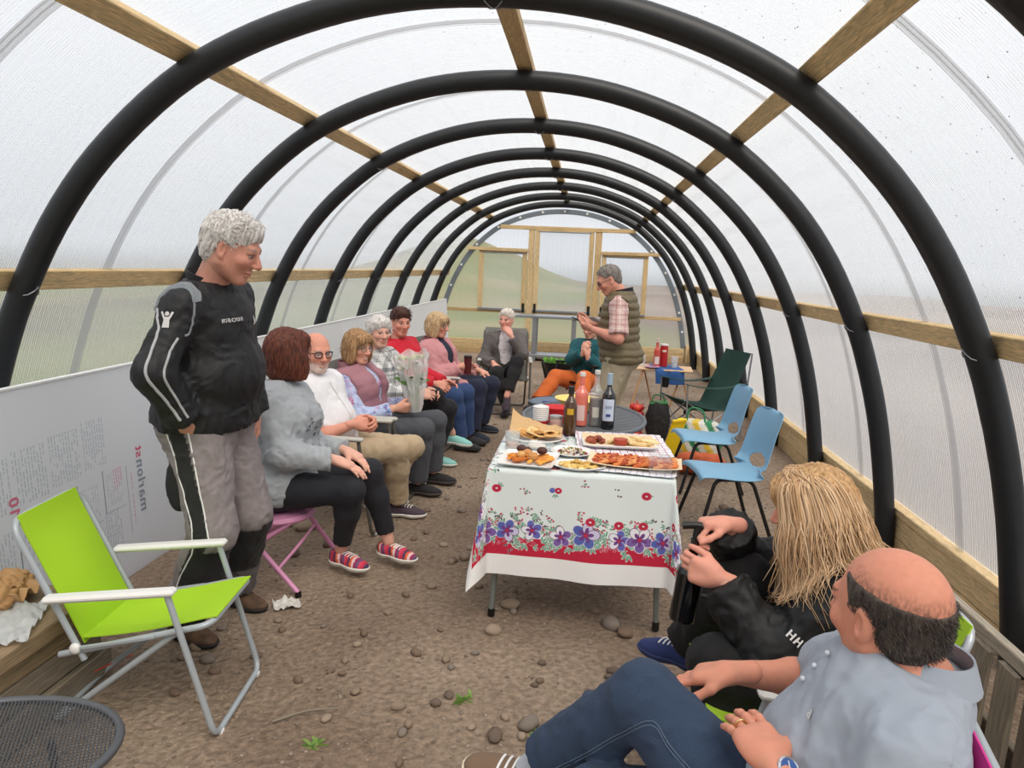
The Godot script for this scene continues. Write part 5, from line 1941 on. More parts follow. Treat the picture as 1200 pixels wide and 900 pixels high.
func build_food() -> void:
	var Y := 0.72
	var st: SurfaceTool
	var china := mat(Color8(232, 231, 229), 0.25)
	var glass := mat(Color8(222, 232, 232), 0.05, 0.0, {"alpha": 0.22, "coat": 0.5})
	# cloths under the trays
	tea_towel("tea_towel", "white tea towel with red check lines under the bread tray", Vector3(0.215, Y + 0.001, -3.88), 0.46, 0.50, 0.06, Color8(176, 130, 150), 4)
	tea_towel("tea_towel", "white tea towel with blue check lines under the pizza slices", Vector3(0.265, Y + 0.001, -3.44), 0.36, 0.30, -0.12, Color8(150, 160, 190), 5)
	# square plate of pastries
	var t := thing("square_plate", "white square plate of orange pastries and dark cakes at the left front", "plate", Vector3(-0.225, Y, -3.41), -0.1)
	st = mb()
	grid(st, 20, 20, func(u, v):
		var x: float = (u - 0.5) * 0.25
		var z: float = (v - 0.5) * 0.27
		var e := maxf(absf(u - 0.5), absf(v - 0.5)) * 2.0
		return Vector3(x, 0.004 + 0.018 * pow(maxf(0.0, e - 0.68) / 0.32, 1.5), z), 0.004)
	obj("dish", st, china, t)
	var or1 := mat(Color8(214, 134, 46), 0.7)
	var or2 := mat(Color8(190, 104, 30), 0.7)
	var or3 := mat(Color8(226, 160, 70), 0.7)
	crumbs(t, "pastry", 34, 0.095, 0.085, Vector3(0.05, 0.014, 0.024), [or1, or2, or3], 1, 0.018, 0.022)
	crumbs(t, "cake_slice", 5, 0.05, 0.03, Vector3(0.045, 0.035, 0.04), [mat(Color8(196, 140, 82), 0.8), mat(Color8(210, 160, 100), 0.8)], 2, 0.034, 0.01, 0.1)
	for p in [Vector3(-0.045, 0.045, -0.065), Vector3(-0.02, 0.042, -0.05), Vector3(0.055, 0.05, -0.035)]:
		st = mb()
		ball(st, p, Vector3(0.026, 0.018, 0.02), Basis.IDENTITY, 6)
		obj("chocolate_cake", st, mat(Color8(74, 34, 28), 0.5), t)
	# rice salad
	t = disc_plate("round_plate", "white round plate heaped with speckled rice salad", Vector3(-0.03, Y, -3.62), 0.105, 0.105, china)
	var sal := [mat(Color8(220, 206, 178), 0.8), mat(Color8(206, 184, 150), 0.8), mat(Color8(150, 52, 44), 0.7), mat(Color8(60, 44, 44), 0.7), mat(Color8(112, 126, 60), 0.7), mat(Color8(230, 222, 206), 0.8)]
	crumbs(t, "salad_bit", 90, 0.07, 0.07, Vector3(0.012, 0.009, 0.010), sal, 3, 0.010, 0.032, 1.0)
	# crisps
	t = disc_plate("oval_plate", "white oval plate of golden potato wedges at the front edge", Vector3(0.005, Y, -3.365), 0.122, 0.088, china)
	crumbs(t, "wedge", 46, 0.078, 0.055, Vector3(0.044, 0.010, 0.018), [mat(Color8(220, 186, 110), 0.7), mat(Color8(198, 156, 80), 0.7), mat(Color8(232, 204, 138), 0.7)], 4, 0.012, 0.028, 0.7)
	# bread tray
	t = thing("bread_tray", "long tray of bread fingers and chorizo lined with baking paper", "tray", Vector3(0.20, Y + 0.012, -3.80), 0.06)
	st = mb()
	grid(st, 14, 10, func(u, v):
		var e := maxf(absf(u - 0.5), absf(v - 0.5)) * 2.0
		return Vector3((u - 0.5) * 0.37, 0.006 + 0.016 * pow(maxf(0.0, e - 0.75) / 0.25, 1.5), (v - 0.5) * 0.19), 0.003)
	obj("tray", st, china, t)
	st = mb()
	grid(st, 14, 10, func(u, v): return Vector3((u - 0.5) * 0.36, 0.016 + 0.05 * maxf(0.0, 0.35 - v), (v - 0.62) * 0.2), 0.001)
	obj("baking_paper", st, mat(Color8(222, 196, 158), 0.8), t)
	crumbs(t, "chorizo", 34, 0.045, 0.045, Vector3(0.024, 0.018, 0.02), [mat(Color8(142, 60, 34), 0.5), mat(Color8(168, 82, 44), 0.5), mat(Color8(116, 44, 28), 0.5)], 5, 0.024, 0.022, 0.8)
	for o in t.get_children():
		if String(o.name).begins_with("chorizo"): o.position += Vector3(-0.115, 0, 0.0)
	crumbs(t, "bread_finger", 20, 0.11, 0.05, Vector3(0.022, 0.016, 0.085), [mat(Color8(226, 198, 142), 0.8), mat(Color8(208, 172, 110), 0.8), mat(Color8(232, 212, 164), 0.8)], 6, 0.026, 0.016, 0.15)
	for o in t.get_children():
		if String(o.name).begins_with("bread_finger"): o.position += Vector3(0.06, 0, 0)
	st = mb()
	lathe(st, [Vector2(0.032, 0.022), Vector2(0.036, 0.05), Vector2(0.033, 0.05), Vector2(0.0, 0.044)], Vector3(0.0, 0, 0.055), 18)
	obj("sauce_pot", st, mat(Color8(176, 66, 36), 0.35), t)
	# pizza slices
	t = thing("pizza_tray", "long row of orange pizza slices on baking paper", "tray", Vector3(0.255, Y + 0.012, -3.43), -0.1)
	st = mb()
	grid(st, 14, 8, func(u, v): return Vector3((u - 0.5) * 0.42, 0.004 + 0.014 * pow(absf(u - 0.5) * 2, 3) + 0.008 * pow(absf(v - 0.5) * 2, 2), (v - 0.5) * 0.2), 0.001)
	obj("baking_paper", st, mat(Color8(228, 206, 172), 0.8), t)
	var pz := [mat(Color8(196, 94, 44), 0.6), mat(Color8(214, 124, 62), 0.6), mat(Color8(172, 72, 36), 0.6), mat(Color8(222, 150, 90), 0.6)]
	for i in 12:
		for j in 2:
			st = mb()
			box(st, Vector3(-0.165 + i * 0.03, 0.016 + 0.004 * (i % 3), -0.04 + j * 0.075), Vector3(0.05, 0.014, 0.068), Basis(Vector3.UP, 0.2 * sin(i * 2.3 + j)) * Basis(Vector3.BACK, 0.25), 0.004)
			var sl := obj("pizza_slice", st, pz[(i * 5 + j * 2) % 4], t)
			for q in 3:
				st = mb()
				var a := i * 1.7 + q * 2.1 + j
				ball(st, Vector3(-0.165 + i * 0.03 + cos(a) * 0.014, 0.026 + 0.004 * (i % 3), -0.04 + j * 0.075 + sin(a) * 0.022), Vector3(0.009, 0.004, 0.008), Basis.IDENTITY, 4)
				obj("topping", st, pz[(i + q) % 4], sl)
	# clear plastic lid leaning over the slices
	st = mb()
	for k in [[Vector3(0, 0.03, 0), Vector3(0.13, 0.002, 0.12)]]:
		box(st, k[0], Vector3(0.1, 0.06, 0.13), Basis.IDENTITY, 0.008)
	var lid := obj("plastic_tub", st, mat(Color8(232, 236, 238), 0.08, 0.0, {"alpha": 0.14}))
	lid.position = Vector3(0.36, Y + 0.016, -3.36)
	tag(lid, "clear plastic tub standing on the end of the pizza tray", "tub")
	# flat breads in paper on a glass stand
	t = thing("bread_plate", "white plate of flat breads wrapped in brown paper at the back left", "plate", Vector3(-0.225, Y, -3.875))
	st = mb()
	lathe(st, [Vector2(0.0, 0.012), Vector2(0.09, 0.012), Vector2(0.148, 0.024), Vector2(0.15, 0.02), Vector2(0.09, 0.0), Vector2(0.0, 0.0)], Vector3.ZERO, 32)
	obj("dish", st, china, t)
	st = mb()
	var n := FastNoiseLite.new()
	n.seed = 15
	n.frequency = 1.0
	grid(st, 20, 14, func(u, v):
		var x: float = (u - 0.5) * 0.27
		var z: float = (v - 0.5) * 0.22
		return Vector3(x, 0.03 + 0.062 * pow(maxf(0.0, 0.62 - v), 1.3) * (1.15 - u * 1.1) * 2.0 + 0.02 * n.get_noise_2d(x * 16, z * 16) + 0.02 * pow(absf(u - 0.5) * 2, 2), z - 0.02), 0.001)
	obj("brown_paper", st, mat(Color8(206, 170, 122), 0.8, 0.0, {"back": Color(0.3, 0.25, 0.2)}), t)
	for i in 7:
		st = mb()
		grid(st, 8, 6, func(u, v): 
			var x: float = (u - 0.5) * 0.12
			return Vector3(x, 0.008 * sin(u * 7 + i), (v - 0.5) * 0.075 * sqrt(maxf(0.02, 1.0 - pow(u * 2 - 1, 2)))), 0.008)
		var fb := obj("flat_bread", st, [mat(Color8(222, 178, 112), 0.8), mat(Color8(204, 148, 82), 0.8), mat(Color8(232, 196, 140), 0.8)][i % 3], t)
		fb.position = Vector3(-0.05 + 0.022 * i, 0.048 + 0.004 * (i % 3), 0.045 - 0.01 * (i % 2))
		fb.rotation = Vector3(0.25, i * 0.7, 0.1 * (i % 2))
	# glass dish
	t = thing("glass_dish", "shallow clear glass dish in front of the flat breads", "dish", Vector3(-0.205, Y, -3.655))
	st = mb()
	lathe(st, [Vector2(0.0, 0.004), Vector2(0.07, 0.004), Vector2(0.085, 0.03), Vector2(0.088, 0.03), Vector2(0.074, 0.0), Vector2(0.0, 0.0)], Vector3.ZERO, 28)
	obj("bowl", st, glass, t)
	st = mb()
	ball(st, Vector3(0.0, 0.02, 0), Vector3(0.05, 0.016, 0.04), Basis.IDENTITY, 6)
	obj("dip", st, mat(Color8(206, 200, 190), 0.6), t)
	# drinking glass
	t = thing("drinking_glass", "clear drinking glass with a little drink at the left table edge", "glass", Vector3(-0.325, Y, -3.66))
	st = mb()
	lathe(st, [Vector2(0.0, 0.006), Vector2(0.03, 0.006), Vector2(0.036, 0.085), Vector2(0.038, 0.085), Vector2(0.033, 0.0), Vector2(0.0, 0.0)], Vector3.ZERO, 20)
	obj("tumbler", st, glass, t)
	st = mb()
	lathe(st, [Vector2(0.0, 0.007), Vector2(0.029, 0.007), Vector2(0.031, 0.028), Vector2(0.0, 0.028)], Vector3.ZERO, 20)
	obj("drink", st, mat(Color8(224, 168, 142), 0.3, 0.0, {"alpha": 0.8}), t)
	# stack of paper cups
	t = thing("cup_stack", "stack of white paper cups standing in a red cup", "cups", Vector3(-0.215, Y, -4.09))
	st = mb()
	lathe(st, [Vector2(0.030, 0.0), Vector2(0.041, 0.06), Vector2(0.041, 0.064), Vector2(0.0, 0.064)], Vector3.ZERO, 24)
	obj("red_cup", st, mat(Color8(178, 30, 34), 0.5), t)
	for i in 7:
		st = mb()
		lathe(st, [Vector2(0.040, 0.062 + i * 0.011), Vector2(0.0435, 0.070 + i * 0.011), Vector2(0.0435, 0.073 + i * 0.011), Vector2(0.038, 0.074 + i * 0.011)] + ([Vector2(0, 0.152)] if i == 6 else []), Vector3.ZERO, 24)
		obj("paper_cup", st, mat(Color8(226, 226, 224), 0.6), t)
	t = thing("red_bowl", "bright red plastic bowl behind the paper cups", "bowl", Vector3(-0.14, Y, -4.36))
	st = mb()
	lathe(st, [Vector2(0.05, 0.0), Vector2(0.075, 0.09), Vector2(0.072, 0.09), Vector2(0.0, 0.05)], Vector3.ZERO, 24)
	obj("body", st, mat(Color8(196, 26, 30), 0.4), t)
	st = mb()
	lathe(st, [Vector2(0.072, 0.09), Vector2(0.078, 0.094), Vector2(0.078, 0.088)], Vector3.ZERO, 24)
	obj("rim", st, mat(Color8(206, 36, 38), 0.4), t)
	t = thing("jar", "short clear jar with printed label next to the oil bottle", "jar", Vector3(-0.13, Y, -4.08))
	st = mb()
	lathe(st, [Vector2(0, 0), Vector2(0.034, 0.0), Vector2(0.036, 0.07), Vector2(0.034, 0.08), Vector2(0.0, 0.08)], Vector3.ZERO, 20)
	obj("body", st, mat(Color8(196, 160, 148), 0.3), t)
	st = mb()
	lathe(st, [Vector2(0.036, 0.08), Vector2(0.036, 0.095), Vector2(0.0, 0.096)], Vector3.ZERO, 20)
	obj("lid", st, mat(Color8(176, 176, 178), 0.3, 0.6), t)

func wine_prof(r: float, h: float, nr := 0.014) -> Array:
	return [Vector2(0, 0.0), Vector2(r * 0.96, 0.0), Vector2(r, 0.006), Vector2(r, h * 0.58), Vector2(r * 0.92, h * 0.64), Vector2(r * 0.6, h * 0.70), Vector2(nr, h * 0.77), Vector2(nr * 0.95, h * 0.97), Vector2(nr * 1.1, h * 0.975), Vector2(nr * 1.1, h), Vector2(0, h)]
func build_back() -> void:
	var st: SurfaceTool
	# grey slatted table behind the food
	var gm := mat(Color8(100, 106, 112), 0.5, 0.2)
	var c := Vector3(0.02, 0, -4.68)
	var t := thing("slatted_table", "grey oval slatted garden table standing behind the food table", "table", c)
	var ring := []
	for i in 40: ring.append(Vector3(cos(TAU * i / 40) * 0.37, 0.70, sin(TAU * i / 40) * 0.52))
	st = mb()
	tube(st, ring, 0.014, 8, true)
	obj("rim", st, gm, t)
	var k := -0.48
	while k < 0.49:
		st = mb()
		var hw := 0.37 * sqrt(maxf(0.0, 1.0 - k * k / 0.27))
		if hw > 0.05:
			box(st, Vector3(0, 0.70, k), Vector3(hw * 2, 0.004, 0.021), Basis.IDENTITY, 0.002)
			obj("slat", st, gm, t)
		k += 0.037
	for sx in [-1.0, 1.0]:
		for sz in [-1.0, 1.0]:
			st = mb()
			tube(st, [Vector3(sx * 0.22, 0.69, sz * 0.3), Vector3(sx * 0.27, 0.0, sz * 0.36)], 0.013, 8)
			obj("leg", st, gm, t)
	var Y := 0.708
	bottle("brown olive oil bottle with a yellow seal at the left of the bottles", Vector3(-0.055, 0.72, -4.05), [Vector2(0, 0), Vector2(0.033, 0), Vector2(0.035, 0.005), Vector2(0.035, 0.15), Vector2(0.03, 0.18), Vector2(0.014, 0.21), Vector2(0.0125, 0.25), Vector2(0.0, 0.25)], mat(Color8(72, 46, 20), 0.12, 0.0, {"coat": 0.5}), {"cap": [0.016, 0.225, 0.262, Color8(26, 24, 22)], "label": [0.0356, 0.115, 0.148, Color8(198, 156, 40), 0.5]})
	bottle("pink rose wine bottle standing among the dark bottles", Vector3(-0.0, Y, -4.40), wine_prof(0.038, 0.30), mat(Color8(224, 120, 104), 0.1, 0.0, {"coat": 0.6}), {"cap": [0.017, 0.285, 0.305, Color8(220, 216, 212)], "label": [0.0386, 0.03, 0.12, Color8(226, 196, 190), 0.6]})
	bottle("clear bottle half full of dark red drink with a pale cap", Vector3(0.085, Y, -4.42), wine_prof(0.039, 0.315), mat(Color8(216, 220, 218), 0.06, 0.0, {"alpha": 0.3, "coat": 0.6}), {"fill": [[Vector2(0, 0.004), Vector2(0.036, 0.004), Vector2(0.036, 0.155), Vector2(0, 0.155)], Color8(38, 18, 22)], "cap": [0.017, 0.3, 0.32, Color8(206, 204, 200)], "label": [0.0395, 0.05, 0.11, Color8(210, 206, 196), 0.5]})
	var b := bottle("dark wine bottle with a white and blue label at the right", Vector3(0.155, Y, -4.36), wine_prof(0.039, 0.31), mat(Color8(16, 20, 24), 0.1, 0.0, {"coat": 0.6}), {"cap": [0.0165, 0.25, 0.313, Color8(150, 172, 190)], "label": [0.0397, 0.045, 0.17, Color8(196, 206, 222), 0.9]})
	st = mb()
	for e in [[-0.012, 0.014, 0.075, 0.088, Color8(58, 74, 140)]]:
		box(st, Vector3(0, 0.078, 0.0395), Vector3(0.026, 0.016, 0.003))
	obj("label_mark", st, mat(Color8(58, 74, 140), 0.6), b)
	st = mb()
	for q in 5: box(st, Vector3(-0.014 + 0.007 * q, 0.125, 0.0400), Vector3(0.003, 0.018 - 0.004 * (q % 2), 0.0015))
	obj("label_print", st, mat(Color8(90, 110, 150), 0.6), b)
	# yellow bowl and packets
	t = thing("yellow_bowl", "wide pale yellow bowl behind the bottles", "bowl", Vector3(-0.02, Y, -4.86))
	st = mb()
	lathe(st, [Vector2(0, 0.003), Vector2(0.07, 0.0), Vector2(0.145, 0.075), Vector2(0.148, 0.075), Vector2(0.14, 0.07), Vector2(0.066, 0.008), Vector2(0, 0.008)], Vector3.ZERO, 32)
	obj("bowl", st, mat(Color8(232, 206, 120), 0.4), t)
	st = mb()
	lathe(st, [Vector2(0.145, 0.074), Vector2(0.152, 0.078), Vector2(0.150, 0.072)], Vector3.ZERO, 32)
	obj("rim", st, mat(Color8(238, 216, 140), 0.4), t)
	# round blue-grey table further back, knife on it
	t = thing("round_table", "small round blue-grey table behind the bowl", "table", Vector3(-0.17, 0, -5.78))
	st = mb()
	lathe(st, [Vector2(0, 0.60), Vector2(0.215, 0.60), Vector2(0.225, 0.592), Vector2(0.22, 0.57), Vector2(0, 0.575)], Vector3.ZERO, 36)
	obj("top", st, mat(Color8(92, 104, 124), 0.5), t)
	st = mb()
	lathe(st, [Vector2(0.222, 0.602), Vector2(0.236, 0.596), Vector2(0.232, 0.575), Vector2(0.222, 0.57)], Vector3.ZERO, 36)
	obj("rim", st, mat(Color8(74, 82, 90), 0.45), t)
	for i in 3:
		st = mb()
		var a := TAU * i / 3 + 0.4
		tube(st, [Vector3(cos(a) * 0.08, 0.57, sin(a) * 0.08), Vector3(cos(a) * 0.2, 0.0, sin(a) * 0.2)], 0.012, 8)
		obj("leg", st, mat(Color8(74, 82, 90), 0.45), t)
	t = thing("knife", "knife with a blue handle lying on the round table", "knife", Vector3(-0.18, 0.605, -5.72), 0.25)
	st = mb()
	box(st, Vector3(-0.06, 0, 0), Vector3(0.11, 0.012, 0.02), Basis.IDENTITY, 0.004)
	obj("handle", st, mat(Color8(42, 66, 140), 0.4), t)
	st = mb()
	box(st, Vector3(0.055, 0, 0), Vector3(0.13, 0.003, 0.022), Basis.IDENTITY, 0.001)
	obj("blade", st, M.steel, t)
	t = thing("food_packet", "packet of small snacks in a dark tray behind the bottles", "packet", Vector3(0.02, Y, -5.08))
	st = mb()
	box(st, Vector3(0, 0.035, 0), Vector3(0.2, 0.07, 0.1), Basis.IDENTITY, 0.01)
	obj("tray", st, mat(Color8(96, 40, 42), 0.5), t)
	crumbs(t, "snack", 26, 0.085, 0.04, Vector3(0.02, 0.012, 0.016), [mat(Color8(222, 214, 206), 0.7), mat(Color8(120, 110, 100), 0.7), mat(Color8(190, 150, 130), 0.7)], 9, 0.072, 0.012, 0.6)
	# wooden tray table with things on it
	t = thing("tray_table", "small light wood folding table with a blue cloth beside the green chair", "table", Vector3(0.84, 0, -8.25), -0.08)
	st = mb()
	box(st, Vector3(0, 0.595, 0), Vector3(0.62, 0.02, 0.40), Basis.IDENTITY, 0.006)
	obj("top", st, mat(Color8(212, 176, 138), 0.6), t)
	for sx in [-1.0, 1.0]:
		for sz in [-1.0, 1.0]:
			st = mb()
			bar(st, Vector3(sx * 0.2, 0.585, sz * 0.15), Vector3(-sx * 0.2 * sz * 1.0 if false else sx * 0.2 - sz * 0.16, 0.0, sz * 0.17), 0.03, 0.016)
			obj("leg", st, mat(Color8(196, 150, 104), 0.6), t)
	st = mb()
	grid(st, 14, 16, func(u, v):
		var x: float = (u - 0.5) * 0.3
		var l: float = v * 0.55
		var z := -0.19 + l
		var y := 0.608 + 0.003 * sin(u * 9)
		if z > 0.205:
			y -= (z - 0.205)
			z = 0.208 + 0.012 * sin(u * 11)
		return Vector3(x + 0.02 + v * 0.05, y, z), 0.002)
	var bc := obj("blue_cloth", st, clothmat(Color8(46, 88, 148)))
	bc.position = Vector3(0.84, 0, -8.25)
	tag(bc, "blue cloth hanging over the edge of the tray table", "cloth")
	t = thing("crisp_tube", "red cardboard crisp tube with a white lid on the tray table", "can", Vector3(0.85, 0.611, -8.3))
	st = mb()
	lathe(st, [Vector2(0, 0), Vector2(0.042, 0), Vector2(0.042, 0.225), Vector2(0, 0.225)], Vector3.ZERO, 24)
	obj("tube", st, mat(Color8(178, 28, 34), 0.4), t)
	st = mb()
	lathe(st, [Vector2(0.044, 0.222), Vector2(0.044, 0.238), Vector2(0.0, 0.24)], Vector3.ZERO, 24)
	obj("lid", st, mat(Color8(228, 224, 220), 0.4), t)
	st = mb()
	ball(st, Vector3(0.0, 0.165, 0.036), Vector3(0.024, 0.02, 0.008), Basis.IDENTITY, 6)
	obj("face_badge", st, mat(Color8(226, 206, 190), 0.5), t)
	bottle("small rose wine bottle on the tray table beside the crisp tube", Vector3(0.77, 0.611, -8.22), wine_prof(0.033, 0.29), mat(Color8(196, 84, 72), 0.15), {"label": [0.0336, 0.03, 0.11, Color8(222, 206, 200), 0.8], "cap": [0.015, 0.26, 0.295, Color8(214, 206, 200)]})
	for g in [["clear plastic cup at the right of the crisp tube", Vector3(0.96, 0.611, -8.25)], ["clear plastic cup at the left end of the tray table", Vector3(0.62, 0.607, -8.27)]]:
		t = thing("plastic_cup", g[0], "cup", g[1])
		st = mb()
		lathe(st, [Vector2(0.0, 0.002), Vector2(0.027, 0.002), Vector2(0.038, 0.11), Vector2(0.0395, 0.11), Vector2(0.029, 0.0), Vector2(0, 0)], Vector3.ZERO, 20)
		obj("cup", st, mat(Color8(224, 228, 230), 0.1, 0.0, {"alpha": 0.3}), t)
		st = mb()
		lathe(st, [Vector2(0.0385, 0.108), Vector2(0.042, 0.112), Vector2(0.040, 0.113)], Vector3.ZERO, 20)
		obj("rim", st, mat(Color8(232, 234, 236), 0.1, 0.0, {"alpha": 0.6}), t)
	t = thing("paper_plate", "purple patterned paper plate lying on the blue cloth", "plate", Vector3(0.72, 0.612, -8.12))
	st = mb()
	lathe(st, [Vector2(0, 0.002), Vector2(0.06, 0.002), Vector2(0.085, 0.012), Vector2(0.086, 0.010), Vector2(0.06, 0.0), Vector2(0, 0.0)], Vector3.ZERO, 24)
	obj("plate", st, mat(Color8(206, 176, 196), 0.6, 0.0, {"tex": flower_tex(Color8(226, 206, 216), [Color8(140, 70, 120), Color8(90, 60, 120)], 30, 66, 64, 3, 8), "tri": 8.0}), t)
	# green camping chair
	var green := mat(Color8(26, 62, 54), 0.85, 0.0, {"nrm": M.weave, "tri": 8.0, "ns": 0.4})
	t = thing("camping_chair", "dark green folding camping chair with a cup holder", "chair", Vector3(1.16, 0, -7.7), atan2(-0.36, -0.93))
	var hw := 0.26
	st = mb()
	grid(st, 12, 24, func(u, v):
		var s: float = u * 2 - 1
		if v < 0.45:
			var q: float = v / 0.45
			return Vector3(lerpf(0.30, -0.16, q), 0.40 - 0.10 * sin(PI * 0.5 * q) - 0.06 * (1 - s * s) * sin(PI * q), s * hw)
		var q2: float = (v - 0.45) / 0.55
		return Vector3(lerpf(-0.16, -0.40, q2) + 0.0 - 0.05 * (1 - s * s) * sin(PI * q2), lerpf(0.30, 0.86, q2), s * lerpf(hw, 0.225, q2)), 0.006)
	obj("sling", st, green, t)
	for z in [-1.0, 1.0]:
		st = mb()
		grid(st, 12, 4, func(u, v): return Vector3(lerpf(0.30, -0.36, u), 0.56 - 0.045 * sin(PI * u) - 0.05 * u * 0.0, z * hw + (v - 0.5) * 0.075), 0.006)
		obj("arm_strap", st, green, t)
		for q in [[Vector3(0.27, 0.0, z * 0.29), Vector3(-0.30, 0.36, z * 0.2)], [Vector3(-0.32, 0.0, z * 0.28), Vector3(0.28, 0.40, z * 0.24)], [Vector3(0.27, 0.0, z * 0.29), Vector3(0.28, 0.56, z * 0.27)], [Vector3(-0.32, 0.0, z * 0.28), Vector3(-0.41, 0.86, z * 0.235)]]:
			st = mb()
			tube(st, q, 0.0085, 8)
			obj("frame_tube", st, M.steel, t)
		st = mb()
		ball(st, Vector3(0.0, 0.19, z * 0.25), Vector3(0.02, 0.022, 0.02), Basis.IDENTITY, 5)
		obj("joint", st, M.black, t)
	for q in [[Vector3(0.27, 0.02, -0.29), Vector3(0.28, 0.38, 0.24)], [Vector3(0.27, 0.02, 0.29), Vector3(0.28, 0.38, -0.24)]]:
		st = mb()
		tube(st, q, 0.008, 8)
		obj("cross_tube", st, M.steel, t)
	st = mb()
	lathe(st, [Vector2(0, 0), Vector2(0.035, 0.0), Vector2(0.042, 0.1), Vector2(0.038, 0.1), Vector2(0.03, 0.02)], Vector3(0.24, 0.45, 0.27), 16)
	obj("cup_holder", st, M.black, t)
	# bags on the floor
	t = thing("carrier_bag", "black fabric carrier bag standing beside the green camping chair", "bag", Vector3(0.74, 0, -7.38), 0.0)
	var f := Field.new()
	f.ell(Vector3(0, 0.18, 0), Basis.IDENTITY, Vector3(0.115, 0.26, 0.10), 0.02)
	f.plane(Vector3.UP, Vector3(0, 0.37, 0))
	f.plane(Vector3.DOWN, Vector3(0, 0.0, 0))
	solid("bag_body", [[f, 0.012, folds(0.014, 14.0)]], mat(Color8(28, 26, 28), 0.8), t, Vector3.ZERO)
	st = mb()
	tube(st, curve([Vector3(-0.07, 0.35, 0.03), Vector3(-0.05, 0.44, 0.03), Vector3(0.03, 0.43, 0.03), Vector3(0.06, 0.35, 0.03)], 5), 0.007, 6)
	obj("handle", st, mat(Color8(48, 110, 62), 0.8), t)
	st = mb()
	box(st, Vector3(0.0, 0.365, 0.0), Vector3(0.17, 0.02, 0.12), Basis(Vector3.BACK, 0.08), 0.008)
	obj("green_edge", st, mat(Color8(52, 112, 60), 0.8), t)
	t = thing("fruit_net", "red net bag of tomatoes hanging beside the black bag", "net bag", Vector3(0.525, 0, -7.42))
	for i in 15:
		st = mb()
		ball(st, Vector3(-0.02 + 0.035 * ((i * 7) % 3), 0.04 + 0.065 * (i / 3), -0.03 + 0.03 * ((i * 5) % 3)), Vector3.ONE * 0.036, Basis.IDENTITY, 6)
		obj("tomato", st, mat([Color8(196, 40, 36), Color8(214, 70, 50), Color8(170, 34, 40)][i % 3], 0.4), t)
	st = mb()
	for i in 8:
		var a := TAU * i / 8
		tube(st, curve([Vector3(0.01, 0.0, 0), Vector3(0.01 + cos(a) * 0.07, 0.08, sin(a) * 0.07), Vector3(0.01 + cos(a + 0.5) * 0.075, 0.22, sin(a + 0.5) * 0.075), Vector3(0.01, 0.37, 0)], 4), 0.002, 4)
	obj("net", st, mat(Color8(206, 60, 60), 0.6), t)
	t = thing("shopping_bag", "yellow, green and white patterned shopping bag behind the blue chairs", "bag", Vector3(1.02, 0, -6.75), -0.3)
	f = Field.new()
	f.ell(Vector3(0, 0.17, 0), Basis.IDENTITY, Vector3(0.23, 0.24, 0.12), 0.02)
	f.plane(Vector3.UP, Vector3(0, 0.33, 0))
	f.plane(Vector3.DOWN, Vector3(0, 0.0, 0))
	solid("bag_body", [[f, 0.013, folds(0.016, 12.0)]], mat(Color.WHITE, 0.6, 0.0, {"vc": true}), t, Vector3.ZERO, func(p: Vector3):
		if p.x < -0.12: return lin(238, 206, 26)
		var k2 := posmod(int(floor((p.x + p.y * 0.6) / 0.055)), 4)
		return [lin(226, 226, 216), lin(40, 128, 84), lin(206, 206, 196), lin(222, 190, 60)][k2])
	st = mb()
	tube(st, curve([Vector3(-0.08, 0.31, 0.06), Vector3(-0.06, 0.44, 0.06), Vector3(0.05, 0.43, 0.06), Vector3(0.08, 0.31, 0.06)], 5), 0.009, 6, false, true)
	obj("handle", st, mat(Color8(46, 130, 90), 0.6), t)
	var ys := mb()
	box(ys, Vector3(0, 0.19, 0), Vector3(0.014, 0.40, 0.16), Basis(Vector3.BACK, -0.32), 0.003)
	t = thing("yellow_folder", "flat bright yellow bag leaning against the patterned shopping bag", "bag", Vector3(0.80, 0.0, -6.55), -0.9)
	obj("panel", ys, mat(Color8(240, 208, 20), 0.5), t)
	st = mb()
	box(st, Vector3(0.058, 0.36, 0), Vector3(0.02, 0.03, 0.165), Basis(Vector3.BACK, -0.32), 0.004)
	obj("top_edge", st, mat(Color8(226, 190, 16), 0.5), t)
	t = thing("onion_sack", "orange net sack lying under the blue chairs", "sack", Vector3(0.98, 0, -6.2), 0.1)
	f = Field.new()
	for q in [[-0.12, 0.1], [-0.04, 0.11], [0.05, 0.1], [0.13, 0.09]]: f.ell(Vector3(q[0], 0.085, 0), Basis.IDENTITY, Vector3(0.075, q[1] * 0.85, 0.1), 0.03)
	f.plane(Vector3.DOWN, Vector3.ZERO)
	solid("sack", [[f, 0.012, folds(0.012, 20.0)]], mat(Color8(196, 92, 52), 0.8), t, Vector3.ZERO)
	st = mb()
	tube(st, [Vector3(0.19, 0.07, 0), Vector3(0.26, 0.06, 0.02)], [0.02, 0.035], 8)
	obj("tied_end", st, mat(Color8(186, 84, 48), 0.8), t)
	# steel bench at the far end
	t = thing("steel_bench", "galvanised steel work bench in front of the end wall", "bench", Vector3(-0.53, 0, -13.3))
	st = mb()
	box(st, Vector3(0, 0.77, 0), Vector3(1.5, 0.045, 0.5), Basis.IDENTITY, 0.006)
	obj("top", st, M.steel, t)
	for x in [-0.34, 0.33]:
		for z in [-0.2, 0.2]:
			st = mb()
			box(st, Vector3(x, 0.375, z), Vector3(0.075, 0.75, 0.05), Basis.IDENTITY, 0.006)
			obj("leg", st, M.steel, t)
	st = mb()
	box(st, Vector3(0.05, 0.10, 0), Vector3(1.5, 0.05, 0.46), Basis.IDENTITY, 0.006)
	obj("shelf", st, M.steel, t)
	# seedling tray
	t = thing("seedling_trough", "black plastic trough of green seedlings on a stand at the back", "planter", Vector3(-0.33, 0, -10.2))
	st = mb()
